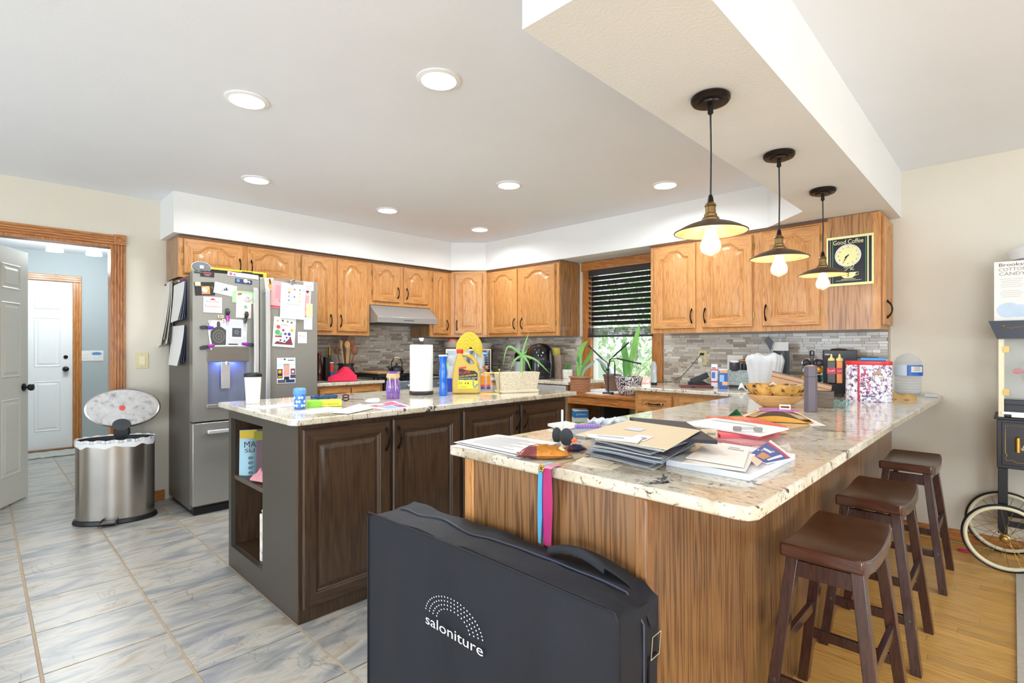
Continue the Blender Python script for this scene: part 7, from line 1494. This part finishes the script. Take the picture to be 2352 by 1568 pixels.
for j in range(6): a = yw-PI/2+(.12+.7*j/5); vs += [(41.0*k*math.cos(a), 41.0*k*math.sin(a), z*k) for z in (51, 64)]
for j in range(5): fs.append((j*2, j*2+2, j*2+3, j*2+1))
b.add(vs, fs); part(b, 'label_window', white_m, t, recalc=False)
aw = yw+.45; b = MB(); b.T = Matrix.Translation((0, 0, 57.5*k)) @ Matrix.Rotation(aw, 4, 'Z') @ Matrix.Translation((0, -41.5*k, 0)) @ Matrix.Rotation(PI/2, 4, 'X'); b.text('KROGER', 0, 3*k, 0, 4*k, 14*k); b.text('PURIFIED', 0, -2*k, 0, 3.5*k, 16*k); part(b, 'label_lettering', mat('#5a3a3a', .4, var=0), t, recalc=False)
# open kraft snack bag + box behind + pens
p, k = on(2076, 917); b = MB(); b.slab(lambda u, v: ((u-.5)*60*k, (v-.5)*30*k, (2+10*math.sin(PI*v)*(1 if u < .9 else .6)+2*math.sin(u*13))*k), 16, 8, .006); one('kraft_bag', 'flattened golden kraft snack bag beside the tin', 'bag', b, mat('#c09a5a', .5, var=.15), p, facecam(p), smooth=40)
p, k = on(2062, 902); t = thing('clear_tote', 'clear plastic storage tote between the tin and the water jug', 'tote', p+Vector((-.08, .06, 0)), facecam(p)); b = MB(); b.box(-16*k, 16*k, 0, 30*k, 0, 66*k); part(b, 'tote_body', mat('#dfe6ec', .3, alpha=.6, var=0), t, bevel=.004); b = MB(); b.box(-17*k, 17*k, -1*k, 31*k, 64*k, 68*k); part(b, 'tote_lid', mat('#e3e6ea', .4), t, bevel=.003)
p, k = onY(2142, 4.25); b = MB(); b.box(-16*k, 14*k, -4*k, 10*k, 0, 8*k); one('notepad', 'small stack of pads at the far end of the peninsula by the wall', 'notepad', b, mat('#b9b6b8', .5), p+Vector((0, -.06, 0)), facecam(p), bevel=.002)
# syrup bottles, black stand, glasses
p, k = on(1920, 906); t, kk_, _ = pbox('black_drawer_unit', 'small black drawer unit under the syrup bottles', 'box', 1920, 911, 36, 26, 30, mat('#19191b', .6, var=.02))
p_ = Vector(t.location); zt3 = ZT+30*kk_+.0006; R3 = Matrix.Rotation(t.rotation_euler.z, 3, 'Z')
for dx, bc_, lb in ((-9, '#3a2a20', 'dark chocolate syrup bottle with a red label band'), (7, '#e8892e', 'orange syrup bottle with a red label band')):
    q = p_+R3 @ Vector((dx*kk_, 12*kk_, 0)); s = thing('syrup_bottle', lb+' on the black drawer unit', 'bottle', (q.x, q.y, zt3), t.rotation_euler.z); k = kk_
    b = MB(); b.box(-10*k if dx < 0 else -7*k, 10*k if dx < 0 else 7*k, -7*k, 7*k, 0, 52*k); part(b, 'bottle_body', mat(bc_, .3), s, bevel=.004)
    b = MB(); b.box(-10.3*k if dx < 0 else -7.3*k, 10.3*k if dx < 0 else 7.3*k, -7.4*k, 7.4*k, 22*k, 36*k); part(b, 'red_label', mat('#c8283c', .4), s)
    b = MB(); b.T = Matrix.Translation((0, -7.6*k, 29*k)) @ Matrix.Rotation(PI/2, 4, 'X'); b.text('Torani', 0, 0, 0, 8*k, 15*k if dx < 0 else 10*k, .2); part(b, 'lettering', white_m, s, recalc=False)
    b = MB(); b.lathe([(8*k, 52*k), (8*k, 57*k), (3*k, 60*k), (1.6*k, 68*k), (0, 68*k)], seg=16); part(b, 'spout_cap', mat('#e6d58a', .4), s)
def glasses(name, label, px, py, col, rz=0, s=1.0):
    p, k = on(px, py); t = thing(name, label, 'glasses', p, facecam(p)+rz); k *= s
    for sx in (-1, 1): b = MB(); b.T = Matrix.Rotation(-.3, 4, 'X'); b.tube([((sx*7+5.5*math.cos(a))*k, 0, (6+4.6*math.sin(a))*k) for a in [2*PI*j/18 for j in range(18)]], .8*k, 6, closed=True); part(b, 'lens_rim', mat(col, .3), t); b = MB(); b.tube([(sx*12*k, 0, 8*k), (sx*11*k, 18*k, 6*k), (sx*10*k, 26*k, 1*k)], .7*k, 6); part(b, 'temple', mat(col, .3), t)
glasses('sunglasses', 'folded dark sunglasses standing beside the tin', 1921, 916, '#4a4452', .2)
glasses('reading_glasses', 'teal reading glasses lying flat in front of the tin', 1932, 935, '#4fb4c0', .0, 1.5)
# bowls, tower, crate, flattened box
p, k = on(1773, 936); p = p+Vector((.0, .05, 0)); yw = facecam(p); t = thing('wooden_bowl', 'plain oval wooden bowl underneath the burl bowl', 'bowl', p, yw)
wd1 = wood('bowl_wood', '#dcb07a', '#c99a64', '#a87848', grain='x', rough=.4); 
b = MB(); b.lathe([(.42, 0), (.62, 6*k), (.9, 20*k), (1.0, 29*k), (.96, 29*k), (.86, 20*k), (.5, 8*k), (0, 7*k)], seg=48, sx=68*k, sy=44*k); part(b, 'bowl_body', wd1, t)
burl = noise_mat('burl_bowl', [(.30, '#3a2416'), (.40, '#5e3c20'), (.46, '#c8964e'), (.7, '#e2b468')], 24, 6, .3)
t = thing('burl_bowl', 'glossy oval burl wood bowl resting in the plain wooden bowl', 'bowl', p+Vector((0, 0, .036)), yw)
b = MB(); b.lathe([(.40, 0), (.66, 3*k), (.92, 22*k), (1.03, 36*k), (.98, 37*k), (.88, 24*k), (.6, 8*k), (0, 5*k)], seg=48, sx=71*k, sy=42*k); part(b, 'bowl_body', burl, t)
q = p+Matrix.Rotation(yw, 3, 'Z') @ Vector((-26*k, 0, 0)); 
for (dx, dz, c_, lb) in ((-34, 28, '#d8903a', 'orange packet sticking out at the left of the burl bowl'), (-4, 34, '#e9e4dc', 'white tissue tip sticking out of the middle of the burl bowl'), (24, 30, '#a9c8b4', 'mint green paper lying over the right rim of the burl bowl')):
    q = p+Matrix.Rotation(yw, 3, 'Z') @ Vector((dx*k, 4*k, 0)); b = MB()
    if dx == 24: b.slab(lambda u, v: ((u-.3)*52*k, (v-.5)*26*k, (12*u*u)*k), 8, 4, .002)
    else: b.slab(lambda u, v: ((u-.5)*26*k, (v-.5)*16*k, 10*k*(1-abs(2*u-1))*(1-.3*abs(2*v-1))), 8, 4, .002)
    one('bowl_paper', lb, 'paper', b, mat(c_, .5), (q.x, q.y, ZT+(dz+14)*k), yw, smooth=0)
p, k = on(1862, 945); t = thing('napkin_tower', 'tall slim grey six-sided box standing beside the wooden bowls', 'box', p, facecam(p)+.2)
b = MB(); b.lathe([(16*k, 0), (16*k, 80*k)], seg=6); part(b, 'lower_body', mat('#67606a', .4), t, smooth=0, bevel=.001); b = MB(); b.lathe([(16*k, 80.5*k), (16*k, 103*k), (14*k, 105*k), (0, 105*k)], seg=6); part(b, 'cap', mat('#67606a', .4), t, smooth=0, bevel=.001); b = MB(); b.lathe([(12*k, 105*k), (8*k, 107*k), (0, 107*k)], seg=20); part(b, 'copper_top', mat('#c09a84', .3, .4), t)
p, k = on(1890, 938); t = thing('wood_crate', 'dark brown wooden crate behind the grey tower', 'crate', p+Vector((0, .05, 0)), facecam(p)); dw = wood('dark_crate', '#6d5844', '#58452f', '#3c2e22', grain='x', rough=.6)
for q in ((-50, 20, 0, 2, 0, 38), (-50, 20, 30, 32, 0, 38), (-50, -48, 2, 30, 0, 38), (18, 20, 2, 30, 0, 38), (-48, 18, 2, 30, 0, 2)): b = MB(); b.box(q[0]*k, q[1]*k, q[2]*k, q[3]*k, q[4]*k, q[5]*k); part(b, 'crate_board', dw, t)
p, k = on(1830, 920); t = thing('cardboard_box', 'long flattened tan cardboard box leaning behind the bowls', 'box', p+Vector((-.03, .20, .0)), facecam(p)); b = MB(); b.T = Matrix.Translation((0, 0, 34*k)) @ Matrix.Rotation(.21, 4, 'Y') @ Matrix.Rotation(-.35, 4, 'X'); b.box(-76*k, 72*k, -4*k, 4*k, -16*k, 14*k); part(b, 'board', mat('#c09a7c', .7, var=.1), t, bevel=.001)
b = MB(); b.T = Matrix.Translation((0, 0, 34*k)) @ Matrix.Rotation(.21, 4, 'Y') @ Matrix.Rotation(-.35, 4, 'X'); b.box(-76*k, 72*k, -4.6*k, -4*k, 0, 2*k); b.box(-76*k, 72*k, -4.6*k, -4*k, 11*k, 14.2*k); part(b, 'dark_edge', mat('#7a6454', .7), t); b = MB(); b.box(-50*k, 40*k, -4*k, 8*k, 0, 16*k); part(b, 'support', mat('#a8866a', .7), t)
# ================================================================== peninsula, near part
sheet('paper_sheet', 'bottom white sheet of the stack overhanging the peninsula corner', [(1034, 1024), (1196, 1052), (1290, 1026), (1140, 1003)], z=ZT, draw=None)
sheet('paper_sheet', 'middle white sheet of the stack on the peninsula corner, slightly turned', [(1042, 1016), (1185, 1048), (1286, 1020), (1150, 999)], z=ZT+.004, wave=.002)
sheet('paper_sheet', 'top printed page of the stack on the peninsula corner', [(1050, 1014), (1190, 1043), (1286, 1017), (1143, 998)], z=ZT+.008, draw=lambda u, q: txt_lines(u, q, '#c4c4ca', 11), wave=.003)
def pillow(name, label, px, py, L_, D_, Hh, cols, rz, cat='snack bag', z=ZT):
    p, k = on(px, py, z); t = thing(name, label, cat, p, facecam(p)+rz)
    b = MB()
    def fn(u, v, s):
        e = math.sin(PI*min(1, max(0, (u-.06)/.88)))**.5 if .06 < u < .94 else 0; hh = Hh*k*e*math.sin(PI*v)**.5
        return ((u-.5)*L_*k, (v-.5)*D_*k*(1-.12*(1-e)), s*hh*(.9+.25*noise.noise(Vector((u*7, v*5, s))))+.5*Hh*k*.6+.003)
    n = 22; top = []; 
    for s in (1, -.55):
        base = len(b.v); vs = [fn(i/n, j/10, s) for j in range(11) for i in range(n+1)]; 
        for i, v in enumerate(vs): vs[i] = (v[0], v[1], max(.001, v[2]))
        for j in range(10):
            for i in range(n):
                b.mi = (0 if i < n*.35 else 1) if len(cols) > 1 else 0; a = j*(n+1)+i; b.s = None
                q = [vs[a], vs[a+1], vs[a+n+2], vs[a+n+1]]; b.add(q, [(0, 1, 2, 3)])
    bm = bmesh.new(); me = b.mesh(name, cols, 0, recalc=False); bm.from_mesh(me); bmesh.ops.remove_doubles(bm, verts=bm.verts, dist=.0003); bmesh.ops.recalc_face_normals(bm, faces=bm.faces); bm.to_mesh(me); bm.free(); me.polygons.foreach_set('use_smooth', [True]*len(me.polygons)); me.set_sharp_from_angle(angle=math.radians(25))
    o = bpy.data.objects.new('wrapper', me); COL.objects.link(o); o.parent = t; return t, k
foil = mat('#d08a3c', .22, .6, var=.3, vs=30, bump=.9, bs=40); foil2 = mat('#8a4a4c', .25, .5, var=.4, vs=30, bump=.9, bs=40)
t, k = pillow('snack_bag', 'shiny copper and gold foil snack bag at the front edge of the peninsula', 1250, 1052, 128, 46, 25, [foil2, foil], .02)
b = MB(); b.disc(14*k, -12*k, 7*k, 21*k, 14, 4*k); part(b, 'blue_logo', mat('#2a3f9a', .3), t, recalc=False, mtx=Matrix.Rotation(.35, 4, 'X'))
t, k = pillow('snack_bag', 'dark red and blue foil wrapper beside the magazine stack', 1322, 1036, 52, 26, 12, [mat('#5a2a3c', .25, .3, var=.5, vs=60), mat('#2c2c50', .25, .3, var=.5, vs=60)], .1)
sheet('kraft_strip', 'narrow kraft cardboard strip lying behind the ribbons', [(1256, 1069), (1268, 1071), (1360, 1046), (1345, 1043)], col='#b59a74', t=.003)
for nm, lb, px, wpx, c_, x2, pyb in (('ribbon', 'pale blue satin ribbon hanging over the peninsula edge', 1242, 9, '#4ea6d0', 1239, 1247), ('ribbon', 'magenta satin ribbon hanging over the peninsula edge', 1258, 19, '#b01a6a', 1258, 1254), ('ribbon', 'dark violet ribbon showing between the blue and magenta ribbons', 1249, 5, '#3a1a6a', 1248, 1250)):
    Yr = 1.036-(.003 if c_ == '#b01a6a' else 0)
    a = PY(px-wpx/2, 1075, Yr); e = PY(px+wpx/2, 1075, Yr); zb_ = PY(x2, pyb, Yr).z; w2 = (e.x-a.x)
    b = MB(); xo = PY(x2, 1200, Yr).x-PY(px, 1200, Yr).x
    zt_ = ZT+.003; L1 = (zt_-zb_)
    def rb(u, v, w2=w2, xo=xo, a=a, Yr=Yr, L1=L1, zt_=zt_):
        if v < .12: return (a.x+u*w2, Yr+.04-(.04)*v/.12+.008, zt_)
        s = (v-.12)/.88; return (a.x+u*w2+xo*s+.0012*math.sin(s*6), Yr-.003*math.sin(s*5+u*2), zt_-L1*s)
    b.slab(rb, 3, 30, .0006, (0, 1, .3)); one(nm, lb, 'ribbon', b, mat(c_, .35, var=.1, vs=15, sheen=.4), smooth=60, group='ribbons on the peninsula edge')
b = MB(); q = PY(1244, 1075, 1.030); b.T = Matrix.Translation(q) @ Matrix.Rotation(PI/2, 4, 'X')
for j in range(6): a = 2*PI*j/6; b.sphere((.007*math.cos(a), .007*math.sin(a), 0), .0042, 10)
one('flower_charm', 'small gold flower charm at the top of the ribbons', 'charm', b, gold_m)
for j, (pts, lb) in enumerate([([(1313, 1066), (1405, 1079), (1430, 1068), (1330, 1057)], 'lower cream card in front of the magazine stack'), ([(1322, 1058), (1395, 1071), (1412, 1062), (1340, 1050)], 'upper cream card in front of the magazine stack')]): sheet('cream_card', lb, pts, z=ZT+.002*j, col='#e3d8c2')
# magazine stack
random.seed(21); base = [(1344, 1044), (1500, 1079), (1600, 1030), (1420, 1005)]
zc = ZT
for j in range(13):
    th = random.uniform(.002, .005); P4 = [PZ(x, y, ZT) for x, y in base]; c = sum(P4, Vector())/4; r_ = random.uniform(-.10, .10); sc_ = random.uniform(.90, 1.04); off = Vector((random.uniform(-.012, .012)+.002*j, random.uniform(-.012, .012), 0))
    P4 = [Matrix.Rotation(r_, 3, 'Z') @ ((q-c)*sc_) for q in P4]; b = MB()
    def fn(u, v, P4=P4): q = (P4[0]*(1-u)+P4[1]*u)*(1-v)+(P4[3]*(1-u)+P4[2]*u)*v; return (q.x, q.y, th+.0015*math.sin(u*5))
    cc_ = random.choice(['#9fa5ae', '#b9bcc2', '#8d939c', '#c9c6c0', '#5c5560']); nm_ = {'#9fa5ae': 'blue-grey', '#b9bcc2': 'pale grey', '#8d939c': 'mid grey', '#c9c6c0': 'off-white', '#5c5560': 'dark'}[cc_]; od_ = 'lowest second third fourth fifth sixth seventh eighth ninth tenth eleventh twelfth topmost'.split()[j]
    b.slab(fn, 8, 3, th); one('magazine', nm_+' magazine, '+od_+(' from the bottom' if 0 < j < 12 else '')+' in the tall stack near the peninsula corner', 'magazine', b, mat(cc_, .45, var=.05), (c.x+off.x, c.y+off.y, zc), group='magazines in the tall stack', smooth=30); zc += th+.0017
sheet('folder', 'black folder lying across the back of the magazine stack', [(1446, 964), (1500, 1010), (1648, 1020), (1575, 975)], z=zc-.012, col='#232228', t=.010, cat='folder')
sheet('manila_envelope', 'large manila envelope on top of the magazine stack', [(1322, 999), (1533, 1033), (1609, 989), (1443, 966)], z=zc+.002, col='#d9c8a8', t=.002, cat='envelope', wave=.004, draw=lambda u, q: (u('#ecebee'), q(.55, .12, .72, .32), u('#8a8a9a'), q(.63, .16, .70, .24, .0008), u('#cfd4e0'), q(.3, .45, .5, .6)))
sheet('white_letter', 'narrow white letter along the front of the manila envelope', [(1345, 996), (1352, 1003), (1464, 1018), (1476, 1006)], z=zc+.008, col='#e6e9ee', t=.001, draw=lambda u, q: (u('#a9b4c8'), q(.3, .2, .5, .7)))
b = MB(); p, k = on(1317, 1012, zc-.01); b.sphere((0, 0, 0), 5*k, 12); b.sphere((6*k, 1*k, 3*k), 4*k, 10); one('orange_item', 'small orange bead at the left end of the magazine stack', 'bead', b, mat('#e8602c', .4), p)
# catalog, blue magazine, envelopes
sheet('catalog', 'thick white catalog lying flat near the peninsula edge', [(1530, 1068), (1722, 1105), (1826, 1055), (1660, 1028)], z=ZT, col='#e3e5ea', t=.016, cat='catalog')
def bluem(use, quad): use('#2c4f9e'); quad(0, 0, 1, .78); use('#c23a4a'); quad(0, .78, 1, .88); use('#c08a5a'); quad(.35, .1, .75, .35, .0007); use('#dfe4ee'); quad(.2, .45, .6, .55, .0007); quad(.8, .15, .9, .7, .0007)
sheet('magazine', 'blue magazine with a red and white top band on the white catalog', [(1716, 1050), (1760, 1066), (1823, 1053), (1770, 1012)], z=ZT+.0175, col='#e9e8ee', t=.003, cat='magazine', wave=.004, draw=bluem)
q = PZ(1738, 1030, ZT+.03); b = MB(); b.text('ieving', 0, 0, 0, .03, .09); o = b.build('magazine_title', mat('#eef0f6', .5, var=0), None, (q.x+.0, q.y, ZT+.0265), .3, recalc=False); tag(o, 'white printed title strip lying on the blue magazine', 'print')
sheet('pink_note', 'small pale pink note under the white envelopes', [(1724, 1056), (1738, 1072), (1751, 1060), (1730, 1046)], z=ZT+.024, col='#ecc8b8')
sheet('white_envelope', 'lower white envelope beside the magazine stack', [(1566, 1063), (1712, 1083), (1735, 1045), (1640, 1022)], z=ZT+.022, col='#ece6df', t=.002, cat='envelope')
sheet('white_envelope', 'upper white envelope with printed lines beside the magazine stack', [(1575, 1052), (1708, 1074), (1722, 1030), (1628, 1016)], z=ZT+.026, col='#efe9e3', t=.002, cat='envelope', draw=lambda u, q: (u('#9a9aa4'), q(.55, .75, .9, .8), q(.55, .85, .8, .89)))
# left rear cluster
p, k = on(1350, 990); t = thing('purple_roll', 'ribbed purple foam roll behind the manila envelope', 'roll', p+Vector((0, 0, 9*k)), facecam(p)+.25); b = MB(); b.tube([((-30+60*j/30)*k, 0, 0) for j in range(31)], [(8 if j % 3 else 6.6)*k for j in range(31)], 16); part(b, 'foam', mat('#9a80c8', .5), t)
b = MB(); p, k = on(1395, 972); b.slab(lambda u, v: ((u-.5)*90*k, (v-.5)*40*k, (6+5*math.sin(u*11)*math.sin(v*7)+4*math.sin(u*23+v*9))*k), 40, 14, .002); one('bubble_wrap', 'sheet of clear bubble wrap shining behind the purple roll', 'wrap', b, mat('#d9e0ee', .12, alpha=.6, var=0, coat=.5), p, facecam(p)+.25, smooth=60)
sheet('letter_pile', 'folded letters with a dark red edge behind the black paddles', [(1258, 978), (1300, 992), (1345, 983), (1300, 972)], z=ZT+.004, t=.010, col='#d8d0cc')
sheet('silver_tablet', 'flat silver grey tablet under the purple roll', [(1300, 1000), (1345, 1010), (1400, 990), (1350, 980)], z=ZT, t=.012, col='#9a9aa0', cat='tablet')
for px, py, w_, h_, lb in ((1279, 1020, 22, 36, 'smaller left black oval paddle standing on the peninsula'), (1301, 1026, 31, 40, 'larger right black oval paddle standing on the peninsula')):
    p, k = on(px, py-2); t = thing('paddle', lb, 'paddle', p, facecam(p)); b = MB(); b.T = Matrix.Translation((0, 0, h_*k/2+1*k)) @ Matrix.Rotation(PI/2, 4, 'X'); b.lathe([(1, -.003), (1.0, .003)], seg=32, sx=w_*k/2, sy=h_*k/2); part(b, 'oval_plate', mat('#2e3136', .45), t, bevel=.0015)
p, k = on(1283, 1010); b = MB(); b.tube([(0, 0, 0), (0, 0, 68*k)], 2.6*k, 10); one('white_straw', 'white plastic straw standing behind the black paddles', 'straw', b, mat('#efeee8', .4), p+Vector((0, .02, 0)))
# right rear cluster
sheet('gift_box', 'flat pink and red patterned gift box under the white board', [(1640, 1000), (1655, 1014), (1742, 1010), (1790, 992)], z=ZT, t=.022, col='#d9606a', cat='box')
sheet('book', 'thin book with a pink edge in front of the gift box', [(1638, 1012), (1700, 1024), (1760, 1022), (1700, 1008)], z=ZT, t=.010, col='#c98a90', cat='book')
sheet('white_board', 'large white board with a torn edge on the pile', [(1562, 974), (1745, 1003), (1812, 986), (1640, 962)], z=ZT+.024, t=.005, col='#ecebee', cat='board', draw=lambda u, q: (u('#b9bac0'), q(.1, .7, .7, .8)))
sheet('gift_wrap', 'long strip of orange and red patterned wrapping paper', [(1622, 962), (1690, 974), (1808, 986), (1720, 961)], z=ZT+.002, t=.012, col='#e0785a', draw=lambda u, q: [(u(['#f0d8c8', '#c8384a', '#e8a04a'][j % 3]), q(.08*j, .1+.1*(j % 4), .08*j+.05, .4+.12*(j % 4))) for j in range(11)])
p, k = on(1715, 990, ZT+.0305); t = thing('dumbbell_gadget', 'small grey dumbbell shaped gadget on the white board', 'gadget', p, facecam(p)+.12)
b = MB(); b.tube([(-30*k, 0, 6*k), (24*k, 0, 8*k)], 3*k, 12); part(b, 'bar', mat('#b9b9bc', .3), t)
for x_ in (-22, 26): b = MB(); b.cbox((x_*k, -2*k, 5.5*k), (20*k, 10*k, 10*k)); part(b, 'rubber_end', mat('#8a8a84', .6), t, bevel=.004, seg=3)
p, k = on(1630, 1004, ZT+.012); t = thing('small_carton', 'small cream carton with a barcode between the piles', 'box', p, facecam(p)+.1); b = MB(); b.box(-18*k, 18*k, 0, 26*k, -.011, 15*k); part(b, 'carton', mat('#d8c8ac', .6), t)
b = MB(); b.T = Matrix.Translation((4*k, -.0004, 8*k)) @ Matrix.Rotation(PI/2, 4, 'X')
for j in range(12): b.rect((-10+1.7*j)*k, 0, (.9 if j % 3 else .5)*k, 5*k, 0)
part(b, 'barcode', mat('#3a3230', .5), t, recalc=False)
# padded envelope, green paper, purple packet
p, k = on(1784, 968); t = thing('padded_envelope', 'open yellow padded envelope bulging on the peninsula', 'envelope', p, facecam(p)+.06); ye = mat('#dca03a', .5, var=.08)
b = MB(); b.slab(lambda u, v: ((u-.5)*160*k, (-6+60*v)*k, (5+27*math.sin(PI*u)**.8*(1-.45*v))*k), 20, 8, .003); part(b, 'upper_layer', mat('#e8d2a0', .6), t, smooth=50)
b = MB(); b.slab(lambda u, v: ((u-.5)*164*k, (-12+62*v)*k, (2+1*math.sin(u*7))*k+.001), 20, 6, .002); part(b, 'lower_layer', ye, t, smooth=50)
b = MB(); b.slab(lambda u, v: ((u-.5)*150*k, (-12-2*math.sin(PI*u))*k, (1+(14*math.sin(PI*u))*v*.95)*k), 16, 4, .002, (0, -1, 0)); part(b, 'front_lip', ye, t, smooth=50)
b = MB(); b.slab(lambda u, v: ((u-.5)*120*k, (-6+2*v)*k, (3+22*math.sin(PI*u)*v)*k), 16, 3, .002, (0, -1, 0)); part(b, 'dark_opening', mat('#5a4634', .7), t)
b = MB(); b.rect(-20*k, 24*k, 50*k, 30*k, 24*k); part(b, 'address_label', mat('#e4e0dc', .6), t, recalc=False)
p, k = on(1686, 960); t = thing('green_paper', 'folded dark green paper tent beside the padded envelope', 'paper', p, facecam(p)); b = MB(); b.add([(-18*k, 0, 1*k), (6*k, -2*k, 22*k), (22*k, 0, 2*k), (2*k, 22*k, 3*k)], [(0, 1, 3), (1, 2, 3)]); b.add([(-24*k, -8*k, 1*k), (20*k, -6*k, 1*k), (14*k, 4*k, 8*k), (-14*k, 4*k, 4*k)], [(0, 1, 2, 3)]); part(b, 'fold', mat('#2c8a58', .6), t, smooth=0, recalc=False)
zE = ZT+.058
p, k = on(1788, 944, zE); t = thing('purple_packet', 'purple and pink snack packet on the padded envelope', 'packet', p, facecam(p)+.08); b = MB(); b.slab(lambda u, v: ((u-.5)*92*k, (v-.5)*26*k, (3+4*math.sin(PI*u)*math.sin(PI*v))*k), 12, 6, .003); part(b, 'wrapper', mat('#b860b8', .3, var=.4, vs=60), t, smooth=60)
p, k = on(1803, 940, zE+.012); t = thing('bag_clip', 'white plastic bag clip on the purple packet', 'clip', p, facecam(p)); b = MB(); b.box(-13*k, 13*k, -3*k, 3*k, 0, 3*k); b.box(-13*k, 13*k, -3*k, 3*k, 8*k, 11*k); b.box(-13*k, -10*k, -3*k, 3*k, 3*k, 8*k); b.box(10*k, 13*k, -3*k, 3*k, 3*k, 8*k); part(b, 'clip_body', white_m, t, bevel=.001)
sheet('white_card', 'pointed white card showing at the right of the padded envelope', [(1850, 966), (1862, 977), (1896, 977), (1862, 962)], z=ZT, col='#eceaea')
# decorative water globe on the counter by the window
p, k = onY(1502, 3.95); t = thing('liquid_motion_bottle', 'clear bottle with glitter and a black base on the counter by the window', 'bottle', p)
b = MB(); b.lathe([(7*k, 0), (7.5*k, 1*k), (7.5*k, 6*k), (0, 6*k)], seg=20); part(b, 'base', black_m, t); b = MB(); b.lathe([(7*k, 6*k), (8*k, 12*k), (6.5*k, 26*k), (8*k, 40*k), (5*k, 50*k), (3*k, 54*k), (0, 55*k)], seg=22); part(b, 'clear_body', mat('#dfe9f0', .08, trans=.6, var=.2, vs=200), t)
